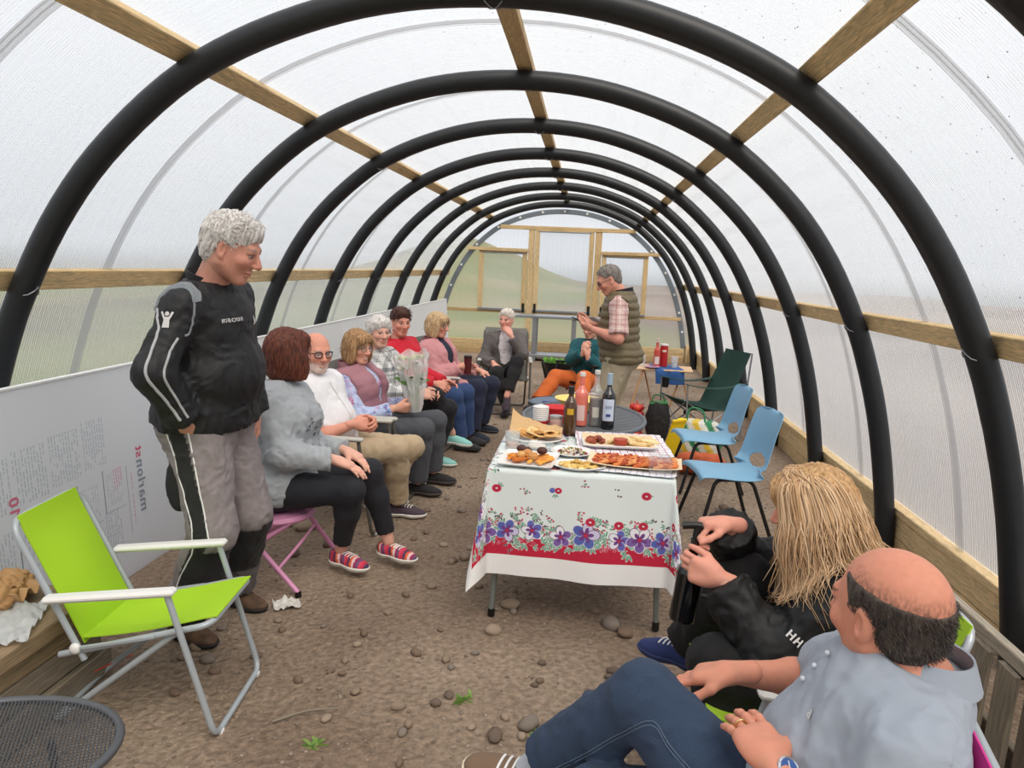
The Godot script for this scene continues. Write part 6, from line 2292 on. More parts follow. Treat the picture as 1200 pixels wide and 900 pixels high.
	lathe(st, [Vector2(0.0, 0.18), Vector2(0.12, 0.18), Vector2(0.17, 0.36), Vector2(0.16, 0.36), Vector2(0.11, 0.22), Vector2(0, 0.22)], Vector3.ZERO, 20)
	obj("trough", st, M.black, t).scale = Vector3(1.25, 1, 0.9)
	for x in [-1.0, 1.0]:
		st = mb()
		tube(st, bend([Vector3(x * 0.22, 0.37, -0.12), Vector3(x * 0.12, 0.0, -0.1), Vector3(x * 0.12, 0.0, 0.1), Vector3(x * 0.22, 0.37, 0.12)], 0.04), 0.012, 8)
		obj("stand", st, M.black, t)
	var rng := RandomNumberGenerator.new()
	rng.seed = 8
	for i in 60:
		var a := rng.randf() * TAU
		var d := sqrt(rng.randf())
		st = mb()
		leafblade(st, Vector3(cos(a) * d * 0.19, 0.34, sin(a) * d * 0.13), Vector3(cos(a) * 0.5 + rng.randfn() * 0.3, 1.0, sin(a) * 0.5 + rng.randfn() * 0.3), 0.10 + rng.randf() * 0.05, 0.03)
		obj("leaf", st, [mat(Color8(92, 150, 40), 0.6), mat(Color8(120, 176, 60), 0.6), mat(Color8(70, 122, 40), 0.6)][i % 3], t)
	# things held in hands
	t = thing("phone", "dark mobile phone held by the man in the olive gilet", "phone", Vector3(-0.045, 1.185, -6.21), 0.15)
	st = mb()
	box(st, Vector3.ZERO, Vector3(0.15, 0.009, 0.072), Basis(Vector3.BACK, -0.45), 0.004)
	obj("case", st, M.black, t)
	st = mb()
	box(st, Vector3(0.002, 0.005, 0), Vector3(0.135, 0.002, 0.064), Basis(Vector3.BACK, -0.45), 0.0008)
	obj("screen", st, mat(Color8(50, 54, 62), 0.1), t)
	t = thing("drink_cup", "dark red drink cup held by the woman in the pink coat", "cup", Vector3(-1.065, 0.60, -6.99))
	st = mb()
	lathe(st, [Vector2(0, 0), Vector2(0.033, 0.0), Vector2(0.037, 0.15), Vector2(0.0, 0.15)], Vector3.ZERO, 20)
	obj("cup", st, mat(Color8(84, 26, 30), 0.35), t)
	st = mb()
	lathe(st, [Vector2(0.0385, 0.146), Vector2(0.0385, 0.165), Vector2(0.030, 0.172), Vector2(0, 0.172)], Vector3.ZERO, 20)
	obj("lid", st, mat(Color8(36, 26, 28), 0.4), t)
	# bottle being opened
	var ax := Vector3(0.10, 1.0, -0.05).normalized()
	var bt := bottle("black wine bottle gripped by the blonde woman with a corkscrew in its neck", Vector3(0.335, 0.575, -2.215), wine_prof(0.0385, 0.255), mat(Color8(14, 15, 17), 0.12, 0.0, {"coat": 0.6}))
	bt.basis = frame_of(Vector3.FORWARD)
	bt.basis = Basis(ax.cross(Vector3.BACK).normalized(), ax, ax.cross(Vector3.BACK).normalized().cross(ax))
	st = mb()
	tube(st, [Vector3(0, 0.25, 0), Vector3(0, 0.29, 0)], 0.011, 10)
	obj("corkscrew_shaft", st, M.black, bt)
	st = mb()
	tube(st, curve([Vector3(-0.045, 0.285, 0), Vector3(0, 0.293, 0), Vector3(0.045, 0.285, 0)], 5), 0.011, 10)
	obj("corkscrew_handle", st, M.black, bt)
	# bouquet
	t = thing("bouquet", "bouquet of white and green flowers in clear crinkled wrapping", "flowers", Vector3(-1.11, 0.60, -5.03))
	var tilt := Basis(Vector3.BACK, 0.12)
	for i in 9:
		var a := TAU * i / 9
		st = mb()
		var top := tilt * Vector3(cos(a) * 0.07 - 0.015, 0.30 + 0.03 * (i % 3), sin(a) * 0.06)
		tube(st, [Vector3(cos(a) * 0.015, 0.02, sin(a) * 0.015), top], 0.004, 6)
		obj("stem", st, mat(Color8(96, 128, 62), 0.6), t)
		for q in 6:
			st = mb()
			var pa := TAU * q / 6 + i
			leafblade(st, top, Vector3(cos(pa), 0.9, sin(pa)), 0.055, 0.03)
			obj("petal", st, [mat(Color8(232, 230, 214), 0.6), mat(Color8(236, 222, 222), 0.6), mat(Color8(214, 222, 160), 0.6)][i % 3], t)
		st = mb()
		leafblade(st, top * 0.6, Vector3(cos(a), 1.0, sin(a)), 0.12, 0.03)
		obj("leaf", st, mat(Color8(92, 130, 66), 0.6), t)
	var n := FastNoiseLite.new()
	n.seed = 51
	n.frequency = 1.0
	st = mb()
	grid(st, 40, 18, func(u, v):
		var a: float = u * TAU
		var r: float = lerpf(0.035, 0.115, pow(v, 0.8)) * (1.0 + 0.22 * n.get_noise_3d(cos(a) * 3, v * 5, sin(a) * 3) + 0.12 * sin(a * 7 + v * 4))
		return tilt * Vector3(cos(a) * r, v * 0.41 + 0.015 * sin(a * 6) * v, sin(a) * r * 0.8))
	obj("wrapping", st, mat(Color8(236, 238, 240), 0.1, 0.0, {"alpha": 0.42, "coat": 0.6}), t)

func leafblade(st: SurfaceTool, p: Vector3, d: Vector3, l: float, w: float) -> void:
	var z := d.normalized()
	var x := z.cross(Vector3(0.3, 0.2, 0.9)).normalized()
	var y := z.cross(x)
	var pts := []
	for i in 5:
		var t := i / 4.0
		pts.append([p + z * l * t - Vector3(0, l * 0.35 * t * t, 0), w * 0.5 * sin(PI * minf(0.98, t * 0.9 + 0.1))])
	for i in 4:
		quad(st, pts[i][0] - x * pts[i][1], pts[i][0] + x * pts[i][1], pts[i + 1][0] + x * pts[i + 1][1], pts[i + 1][0] - x * pts[i + 1][1], y)

func build_left() -> void:
	var st: SurfaceTool
	# spare sheets leaning along the left wall, film side out
	var film := Image.create(1024, 512, false, Image.FORMAT_RGB8)
	film.fill(Color8(238, 241, 245))
	var rng := RandomNumberGenerator.new()
	rng.seed = 4
	var ink := Color8(196, 204, 212)
	for x in range(0, 1024, 1):
		if x % 6 == 0: film.fill_rect(Rect2i(0, x / 2, 1024, 1), Color8(231, 234, 239))
	var cols := func(x0: int, y0: int, w: int, h: int, dash: Color):     # small print, its lines running up the sheet
		var x := x0
		while x < x0 + w:
			var y := y0
			while y < y0 + h:
				var l := rng.randi_range(4, 16)
				if rng.randf() < 0.8: film.fill_rect(Rect2i(x, y, 2, mini(l, y0 + h - y)), dash)
				y += l + 3
			x += 6
	# (u along the sheet from its near end, v down from its top edge)
	for q in [[520, 130, 62, 110], [590, 122, 62, 110], [662, 114, 62, 110], [735, 106, 50, 110], [520, 275, 56, 100], [520, 400, 60, 80], [770, 330, 40, 120]]: cols.call(q[0], q[1], q[2], q[3], ink)
	for q in [[586, 262], [648, 250], [710, 240], [772, 230]]:
		film.fill_rect(Rect2i(q[0], q[1], 2, 104), Color8(132, 142, 152))
		film.fill_rect(Rect2i(q[0], q[1] + 103, 54, 2), ink)
		cols.call(q[0] + 10, q[1] + 14, 40, 78, Color8(206, 212, 219))
	cols.call(800, 236, 24, 50, Color8(222, 170, 186))
	cols.call(846, 262, 4, 130, Color8(222, 170, 186))
	film.fill_rect(Rect2i(834, 240, 1, 170), Color8(150, 150, 158))
	var film_mat := mat(Color.WHITE, 0.4, 0.0, {"tex": ImageTexture.create_from_image(film), "back": Color(0.95, 0.95, 0.95)})
	var plain := mat(Color8(236, 238, 240), 0.4, 0.0, {"back": Color(0.95, 0.95, 0.95)})
	var zs := [[-1.0, -4.05], [-4.06, -6.9], [-6.91, -9.6], [-9.61, -12.3]]
	for k in 4:
		var za: float = zs[k][0]
		var zb: float = zs[k][1]
		var lab: String = ["printed polycarbonate sheet leaning on the left wall behind the lime chair", "white sheet leaning on the wall behind the man in the white shirt", "white sheet leaning on the wall behind the woman in red", "farthest white sheet leaning on the left wall by the end"][k]
		var t := thing("spare_sheet", lab, "sheet", Vector3(-2.24, 0, (za + zb) * 0.5), 0.0, "spare sheets along the left wall")
		st = mb()
		var hl := (za - zb) * 0.5
		var a := Vector3(0.06, 0.0, hl)
		var b := Vector3(0.06, 0.0, -hl)
		var c := Vector3(-0.015, 1.035, -hl)
		var d := Vector3(-0.015, 1.035, hl)
		var nn := (b - a).cross(d - a).normalized()
		if nn.x < 0: nn = -nn
		quad(st, a, b, c, d, nn, [Vector2(0, 1), Vector2(1, 1), Vector2(1, 0), Vector2(0, 0)])
		var off := -nn * 0.02
		quad(st, a + off, b + off, c + off, d + off, -nn)
		quad(st, d, c, c + off, d + off, Vector3.UP)
		quad(st, a, d, d + off, a + off, Vector3.BACK)
		quad(st, b, c, c + off, b + off, Vector3.FORWARD)
		obj("panel", st, film_mat if k == 0 else plain, t)
		st = mb()
		bar(st, d + Vector3(0.002, 0.004, 0) - nn * 0.01, c + Vector3(0.002, 0.004, 0) - nn * 0.01, 0.024, 0.012)
		obj("edge_tape", st, mat(Color8(226, 228, 230), 0.4), t)
		if k == 0:
			var up := (d - a).normalized()
			var org := Vector3(0, 0, -(za + zb) * 0.5)
			var at := func(z: float, y: float): return a.lerp(d, y / 1.035) * Vector3(1, 1, 0) + Vector3(0, 0, z - (za + zb) * 0.5) + nn * 0.002
			# the print is seen from behind, so the words run up the sheet in mirror writing
			lettering(t, "printed_word", "marlon", null, at.call(-3.60, 0.42), up, Vector3(0, 0, -1), 0.06, mat(Color8(140, 150, 162), 0.6), Vector3.ZERO, true)
			lettering(t, "printed_word", "st", null, at.call(-3.60, 0.595), up, Vector3(0, 0, -1), 0.055, mat(Color8(206, 92, 122), 0.6), Vector3.ZERO, true)
			lettering(t, "printed_number", "10", null, at.call(-2.74, 0.57), up, Vector3(0, 0, -1), 0.055, mat(Color8(206, 110, 136), 0.6), Vector3.ZERO, true)
			pass
	# stacked timbers with a paper bag on top
	var tb := [[Vector3(-1.92, 0.05, -1.2), Vector3(-1.92, 0.05, -2.60), 0.36, 0.10], [Vector3(-1.93, 0.155, -1.1), Vector3(-1.925, 0.155, -2.57), 0.33, 0.10], [Vector3(-1.94, 0.245, -1.15), Vector3(-1.935, 0.245, -2.62), 0.36, 0.07], [Vector3(-1.93, 0.315, -1.1), Vector3(-1.92, 0.315, -2.56), 0.38, 0.06]]
	var nm := ["bottom timber of the weathered stack at the left edge", "second timber from the bottom of the weathered stack", "third timber of the weathered stack under the top board", "wide top board of the weathered timber stack"]
	for k in 4:
		var o := board("timber", tb[k][0], tb[k][1], tb[k][2], tb[k][3], [M.oldwood, M.oldwood, wood(Color(0.52, 0.45, 0.34), 54), wood(Color(0.56, 0.48, 0.37), 64)][k])
		tag(o, nm[k], "timber", "stacked timbers")
	var t := thing("paper_bag", "crumpled brown paper bag on top of the timber stack", "bag", Vector3(-2.03, 0.346, -2.40))
	var f := Field.new()
	f.ell(Vector3(0, 0.04, 0), Basis.IDENTITY, Vector3(0.10, 0.055, 0.13), 0.03)
	f.ell(Vector3(0.05, 0.05, 0.06), Basis.IDENTITY, Vector3(0.06, 0.05, 0.06), 0.03)
	f.plane(Vector3.DOWN, Vector3.ZERO)
	solid("bag_body", [[f, 0.009, folds(0.03, 17.0)]], mat(Color8(176, 136, 92), 0.85), t, Vector3.ZERO)
	st = mb()
	grid(st, 10, 6, func(u, v): return Vector3(0.09 + v * 0.05, 0.05 + 0.02 * sin(u * 14), -0.06 + u * 0.14), 0.002)
	obj("folded_mouth", st, mat(Color8(186, 148, 104), 0.85), t)
	paper_sheet("plastic_bag", "clear plastic bag lying flat on the top board", Vector3(-1.88, 0.346, -2.22), 0.24, 0.3, 0.4, Color8(214, 218, 220), 0.03, 31, "plastic bag", 0.55)
	t = thing("red_packet", "small red packet at the left edge of the timber stack", "packet", Vector3(-1.80, 0.346, -1.96), 0.5)
	st = mb()
	box(st, Vector3(0, 0.03, 0), Vector3(0.06, 0.06, 0.12), Basis(Vector3.RIGHT, 0.2), 0.012)
	obj("packet", st, mat(Color8(196, 20, 26), 0.4), t)
	st = mb()
	box(st, Vector3(0, 0.062, 0), Vector3(0.05, 0.004, 0.02), Basis(Vector3.RIGHT, 0.2), 0.001)
	obj("seal", st, mat(Color8(210, 60, 60), 0.4), t)
	# wire-mesh garden table in the corner
	var gm := mat(Color8(92, 94, 98), 0.45, 0.5)
	t = thing("mesh_table", "grey wire-mesh garden table cut off by the lower left corner", "table", Vector3(-1.42, 0, -1.48))
	var ring := []
	for i in 48: ring.append(Vector3(cos(TAU * i / 48) * 0.37, 0.41, sin(TAU * i / 48) * 0.26).rotated(Vector3.UP, 0.5))
	st = mb()
	tube(st, ring, 0.012, 8, true)
	obj("rim", st, gm, t)
	st = mb()
	var k := -0.255
	while k < 0.256:
		var hw := 0.37 * sqrt(maxf(0.0, 1.0 - pow(k / 0.26, 2)))
		if hw > 0.03: tube(st, [Vector3(-hw, 0.41, k).rotated(Vector3.UP, 0.5), Vector3(hw, 0.41, k).rotated(Vector3.UP, 0.5)], 0.0017, 4, false, false)
		k += 0.0125
	k = -0.365
	while k < 0.366:
		var hw := 0.26 * sqrt(maxf(0.0, 1.0 - pow(k / 0.37, 2)))
		if hw > 0.03: tube(st, [Vector3(k, 0.414, -hw).rotated(Vector3.UP, 0.5), Vector3(k, 0.414, hw).rotated(Vector3.UP, 0.5)], 0.0024, 4, false, false)
		k += 0.0085
	obj("wire_mesh", st, gm, t)
	for q in 4:
		var a := TAU * q / 4 + 0.8
		st = mb()
		tube(st, [Vector3(cos(a) * 0.25, 0.41, sin(a) * 0.18), Vector3(cos(a) * 0.28, 0.0, sin(a) * 0.21)], 0.01, 8)
		obj("leg", st, gm, t)
	# pallet standing on the right
	t = thing("pallet", "weathered wooden pallet standing on edge at the lower right", "pallet", Vector3(1.45, 0, -2.3))
	board("top_rail", Vector3(0, 0.41, -1.1), Vector3(0, 0.41, 1.2), 0.035, 0.05, wood(Color(0.62, 0.58, 0.52), 81), t)
	board("bottom_rail", Vector3(0.03, 0.06, -1.1), Vector3(0.03, 0.06, 1.2), 0.03, 0.09, M.oldwood2, t)
	var zz := -1.0
	while zz < 1.2:
		board("slat", Vector3(-0.035, -0.02, zz), Vector3(-0.03, 0.385, zz + 0.015), 0.105, 0.022, [M.oldwood2, M.oldwood][int(absf(zz * 10)) % 2], t, Vector3.RIGHT)
		zz += 0.165
	# crumpled tissue
	paper_sheet("tissue", "crumpled white tissue lying on the dirt by the pink stool", Vector3(-1.30, 0.008, -3.24), 0.12, 0.10, 0.5, Color8(206, 202, 196), 0.022, 12, "tissue")

func stone_mesh(sd: int) -> ArrayMesh:
	var n := FastNoiseLite.new()
	n.seed = sd
	n.frequency = 0.9
	var st := mb()
	var N := 7
	for j in N:
		for i in N * 2:
			var q := []
			for o in [[0, 0], [1, 0], [1, 1], [0, 1]]:
				var th: float = PI * (j + o[1]) / N
				var ph: float = TAU * ((i + o[0]) % (N * 2)) / (N * 2)
				var d := Vector3(sin(th) * cos(ph), cos(th), sin(th) * sin(ph))
				q.append([d * Vector3(1.15, 0.72, 0.9) * (1.0 + 0.3 * n.get_noise_3dv(d * 1.3)), (d / Vector3(1.15, 0.72, 0.9)).normalized()])
			if j > 0: tri(st, q[0][0], q[1][0], q[2][0], q[0][1], q[1][1], q[2][1])
			if j < N - 1: tri(st, q[0][0], q[2][0], q[3][0], q[0][1], q[2][1], q[3][1])
	return st.commit()
func build_small() -> void:
	var rng := RandomNumberGenerator.new()
	rng.seed = 314
	var meshes := []
	for i in 6: meshes.append(stone_mesh(100 + i))
	var tint := noise_tex(0.06, Color(0.7, 0.7, 0.7), Color(1.2, 1.2, 1.2), 128, false, 4, 44)
	var mats := []
	for c in [Color8(142, 124, 106), Color8(120, 100, 84), Color8(156, 138, 120), Color8(128, 116, 106), Color8(108, 92, 80)]: mats.append(mat(c, 0.9, 0.0, {"tex": tint, "tri": 9.0}))
	var S := [[-0.88, -3.05, 0.02], [-0.88, -2.95, 0.016], [-0.89, -2.82, 0.019], [-0.92, -2.73, 0.018], [-0.87, -2.72, 0.015], [-1.02, -2.65, 0.018], [-0.78, -2.6, 0.02], [-0.83, -2.42, 0.022], [-0.6, -2.53, 0.025], [-0.54, -2.44, 0.019], [-0.55, -2.39, 0.019], [-0.62, -2.92, 0.023], [-0.49, -2.89, 0.023], [-0.46, -2.84, 0.016], [-0.56, -3.13, 0.014], [-0.33, -3.16, 0.035], [-0.28, -3.42, 0.042], [-0.26, -3.37, 0.019], [-0.38, -2.96, 0.016], [-0.1, -2.93, 0.016], [-0.1, -2.79, 0.016], [-0.12, -2.76, 0.015], [-0.47, -2.57, 0.02], [-0.21, -2.53, 0.017], [-0.32, -2.46, 0.016], [-0.23, -2.41, 0.032], [-0.12, -2.49, 0.036], [-0.14, -2.42, 0.019], [-0.52, -2.23, 0.015], [0.19, -3.32, 0.044], [0.25, -3.25, 0.036], [-1.51, -2.8, 0.028], [-1.52, -2.73, 0.024], [-1.3, -2.45, 0.024], [-1.42, -2.72, 0.03], [-1.38, -2.54, 0.02], [-1.48, -2.97, 0.02], [-1.42, -2.48, 0.022], [-1.35, -2.64, 0.021], [-1.25, -2.79, 0.022], [-1.59, -4.27, 0.066], [-1.37, -4.03, 0.031], [-1.51, -3.87, 0.034], [-1.05, -3.4, 0.019], [-0.74, -4.16, 0.023], [-0.74, -4.79, 0.027], [-0.59, -3.99, 0.031], [-0.69, -3.57, 0.024], [-0.46, -3.62, 0.02], [-0.65, -3.92, 0.022], [0.09, -2.73, 0.021], [0.17, -2.87, 0.019], [0.19, -2.91, 0.026], [0.22, -2.83, 0.025], [1.02, -5.19, 0.046], [1.01, -4.53, 0.03], [0.24, -2.91, 0.026], [-0.83, -3.26, 0.018], [-0.79, -3.45, 0.019], [-1.07, -3.08, 0.014], [-1.23, -3.01, 0.017], [-1.09, -4.08, 0.023], [-0.88, -4.35, 0.019], [-0.45, -4.22, 0.019], [-0.78, -5.61, 0.025], [-0.79, -6.14, 0.02]]
	for i in 90:
		S.append([rng.randf_range(-1.9, 1.6), -rng.randf_range(2.2, 8.5), rng.randf_range(0.010, 0.024)])
	# each stone is named after the nearest landmark and its rank from it
	var marks := [["the left front table leg", Vector2(-0.36, -3.33)], ["the right front table leg", Vector2(0.39, -3.32)], ["the lime chair's front feet", Vector2(-1.2, -2.45)], ["the pink stool's front foot", Vector2(-1.28, -3.34)], ["the striped shoes", Vector2(-0.95, -3.7)], ["the white-soled shoes of the man in chinos", Vector2(-1.0, -4.62)], ["the brown shoe of the man in jeans", Vector2(-0.2, -2.0)], ["the dry stick", Vector2(-0.88, -2.42)], ["the nearer blue chair", Vector2(0.93, -4.78)], ["the farther blue chair", Vector2(0.96, -5.78)], ["the slatted table", Vector2(0.02, -4.7)], ["the aqua shoes", Vector2(-0.95, -5.9)], ["the pink-coated woman's shoes", Vector2(-0.85, -7.0)], ["the black carrier bag", Vector2(0.7, -7.4)], ["the white tissue", Vector2(-1.35, -3.24)], ["the standing man's boots", Vector2(-1.5, -3.0)], ["the pallet", Vector2(1.4, -2.6)], ["the chair of the woman in the brown jacket", Vector2(-0.85, -8.3)], ["the middle of the open path", Vector2(-0.45, -2.85)], ["the right base board", Vector2(1.75, -4.0)]]
	var near := {}
	for i in S.size():
		var q := Vector2(S[i][0], S[i][1])
		var best := 0
		for k in marks.size():
			if q.distance_to(marks[k][1]) < q.distance_to(marks[best][1]): best = k
		if not near.has(best): near[best] = []
		near[best].append([q.distance_to(marks[best][1]), i])
	var rank := {}
	var words := ["nearest", "second nearest", "third nearest", "fourth nearest", "fifth nearest", "sixth nearest", "seventh nearest", "eighth nearest", "ninth nearest", "tenth nearest", "eleventh nearest", "twelfth nearest", "thirteenth nearest", "fourteenth nearest", "fifteenth nearest", "sixteenth nearest", "seventeenth nearest", "eighteenth nearest", "nineteenth nearest", "twentieth nearest", "twenty-first nearest", "twenty-second nearest", "twenty-third nearest", "twenty-fourth nearest", "twenty-fifth nearest", "twenty-sixth nearest"]
	for b in near:
		near[b].sort()
		for k in near[b].size(): rank[near[b][k][1]] = "%s stone to %s" % [words[mini(k, words.size() - 1)], marks[b][0]]
	for i in S.size():
		var o := MeshInstance3D.new()
		o.name = numbered("stone")
		o.mesh = meshes[i % 6]
		o.material_override = mats[rng.randi() % 5]
		add_child(o)
		var r: float = S[i][2]
		o.scale = Vector3(1.0, rng.randf_range(0.75, 1.1), rng.randf_range(0.8, 1.1)) * r
		o.rotation = Vector3(rng.randf_range(-0.2, 0.2), rng.randf() * TAU, rng.randf_range(-0.2, 0.2))
		o.position = Vector3(S[i][0], gh(S[i][0], S[i][1]) + r * 0.38, S[i][1])
		var dsc: String = "large" if r > 0.03 else ("small" if r < 0.018 else "rounded")
		tag(o, "%s %s" % [dsc, rank[i]], "stone", "stones on the dirt floor")
	# fine gravel
	var mm := MultiMesh.new()
	mm.transform_format = MultiMesh.TRANSFORM_3D
	mm.use_colors = true
	mm.mesh = stone_mesh(300)
	mm.instance_count = 5200
	for i in 5200:
		var z := -2.0 - pow(rng.randf(), 1.4) * 9.0
		var x := rng.randf_range(-2.3, 1.75)
		if gn.get_noise_2d(x * 0.9 + 70, z * 0.9) < rng.randf_range(-0.5, 0.35): x = clampf(x + rng.randfn() * 0.3, -2.3, 1.75)
		var r := rng.randf_range(0.002, 0.0075) * (1.0 + 0.06 * absf(z))
		mm.set_instance_transform(i, Transform3D(Basis(Vector3.UP, rng.randf() * TAU).scaled(Vector3(r, r * 0.8, r)), Vector3(x, gh(x, z) + r * 0.2, z)))
		mm.set_instance_color(i, Color(0.30, 0.24, 0.19).lerp(Color(0.13, 0.095, 0.07), rng.randf()))
	var mi := MultiMeshInstance3D.new()
	mi.name = "gravel"
	mi.multimesh = mm
	mi.material_override = mat(Color.WHITE, 0.95, 0.0, {"vc": true})
	add_child(mi)
	mi.set_meta("kind", "stuff")
	tag(mi, "fine gravel and crumbs of soil scattered over the dirt floor", "gravel")
	# weeds
	var wl := ["small green weed by the brown shoe", "low green weed near the lime chair's front feet", "low weed beside the legs of the nearer blue chair", "pale weed under the nearer blue chair", "tuft of weeds at the foot of the right wall", "little weed between the stones in the foreground"]
	var wp := [Vector3(-0.07, 0, -2.44), Vector3(-0.82, 0, -2.27), Vector3(1.16, 0, -4.38), Vector3(1.02, 0, -4.9), Vector3(1.5, 0, -5.6), Vector3(-0.38, 0, -2.62)]
	for k in 6:
		var t := thing("weed", wl[k], "weed", wp[k] + Vector3(0, gh(wp[k].x, wp[k].z), 0))
		for i in 14:
			var a := rng.randf() * TAU
			var st := mb()
			leafblade(st, Vector3(rng.randfn() * 0.012, 0.0, rng.randfn() * 0.012), Vector3(cos(a), rng.randf_range(0.3, 1.2), sin(a)), rng.randf_range(0.03, 0.065), 0.012)
			obj("leaf", st, [mat(Color8(92, 128, 52), 0.7), mat(Color8(118, 146, 70), 0.7)][i % 2], t)
	# stick and cord
	var st2 := mb()
	tube(st2, curve([Vector3(-1.0, 0.012, -2.36), Vector3(-0.9, 0.02, -2.43), Vector3(-0.78, 0.018, -2.47)], 4), [0.005, 0.005, 0.005, 0.004, 0.004, 0.004, 0.003, 0.003, 0.002], 6)
	var o2 := obj("stick", st2, M.oldwood)
	tag(o2, "thin dry stick lying on the dirt in the foreground", "stick")
	st2 = mb()
	tube(st2, curve([Vector3(-1.86, 0.012, -2.2), Vector3(-1.8, 0.03, -2.35), Vector3(-1.74, 0.05, -2.5), Vector3(-1.72, 0.012, -2.7)], 6), 0.003, 6)
	o2 = obj("cord", st2, mat(Color8(196, 84, 54), 0.6))
	tag(o2, "thin orange cord trailing beside the timber stack", "cord")
func lin(r: int, g: int, b: int) -> Color:
	return Color8(r, g, b).srgb_to_linear()
func cloth(r: int, g: int, b: int, rough := 0.9, o := {}) -> StandardMaterial3D:
	var d := {"nrm": M.weave, "tri": 9.0, "ns": 0.35, "rim": 0.15}
	d.merge(o, true)
	return mat(Color8(r, g, b), rough, 0.0, d)
func plaid(bg: Color, cols: Array, sz := 128) -> ImageTexture:
	var im := Image.create(sz, sz, false, Image.FORMAT_RGB8)
	im.fill(bg)
	for x in sz:
		for y in sz:
			var c := bg
			for k in cols:      # [pos, width, colour, strength]
				if absi(x - k[0]) < k[1]: c = c.lerp(k[2], k[3])
				if absi(y - k[0]) < k[1]: c = c.lerp(k[2], k[3])
			im.set_pixel(x, y, c)
	return ImageTexture.create_from_image(im)
func flower_tex(bg: Color, cols: Array, n: int, sd: int, sz := 256, rmin := 6.0, rmax := 22.0) -> ImageTexture:
	var im := Image.create(sz, sz, false, Image.FORMAT_RGB8)
	im.fill(bg)
	var rng := RandomNumberGenerator.new()
	rng.seed = sd
	for k in n:
		var cx := rng.randi() % sz
		var cy := rng.randi() % sz
		var r := rng.randf_range(rmin, rmax)
		var c: Color = cols[rng.randi() % cols.size()]
		var ph := rng.randf() * TAU
		for dy in range(-int(r), int(r) + 1):
			for dx in range(-int(r), int(r) + 1):
				var d := sqrt(dx * dx + dy * dy)
				var a := atan2(dy, dx)
				var pr := r * (0.62 + 0.38 * cos(5.0 * a + ph))
				if d < pr: im.set_pixel(posmod(cx + dx, sz), posmod(cy + dy, sz), c.lerp(bg, 0.45 * d / pr * rng.randf()))
	return ImageTexture.create_from_image(im)
func vest(J: Dictionary, called: String, inf: float, hem: float, m: Material, cell: float, disp, opening := Vector3.ZERO, sleeve := 0.0, extra = null, hup := 0.02, paint = null, cuff := 0.008) -> MeshInstance3D:
	var f := Field.new()
	J.torso.call(f, inf, 0.05)
	if extra != null: extra.call(f)
	f.plane(-J.cu, J.pel + J.cu * hem)
	f.plane(J.cu, J.nk + J.cu * hup)
	var cb: Basis = J.cb
	if opening != Vector3.ZERO:
		f.sub(J.pel + J.cu * (J.L * 0.72) + cb.z * 0.15, cb, opening, 0.012)
	if sleeve > 0.0:
		f.cut_at = f.ty.size()
		for k in 2: J.arm.call(f, k, inf, sleeve, 0.045, cuff)
	else:
		for k in 2: f.sub(J.sh[k] + cb.x * (0.055 if k == 0 else -0.055) - J.cu * 0.05, cb, Vector3(0.062, 0.115, 0.1), 0.02)
	J.vest_f = f
	return solid(called, [[f, cell, disp]], m, J.root, J.base, paint)

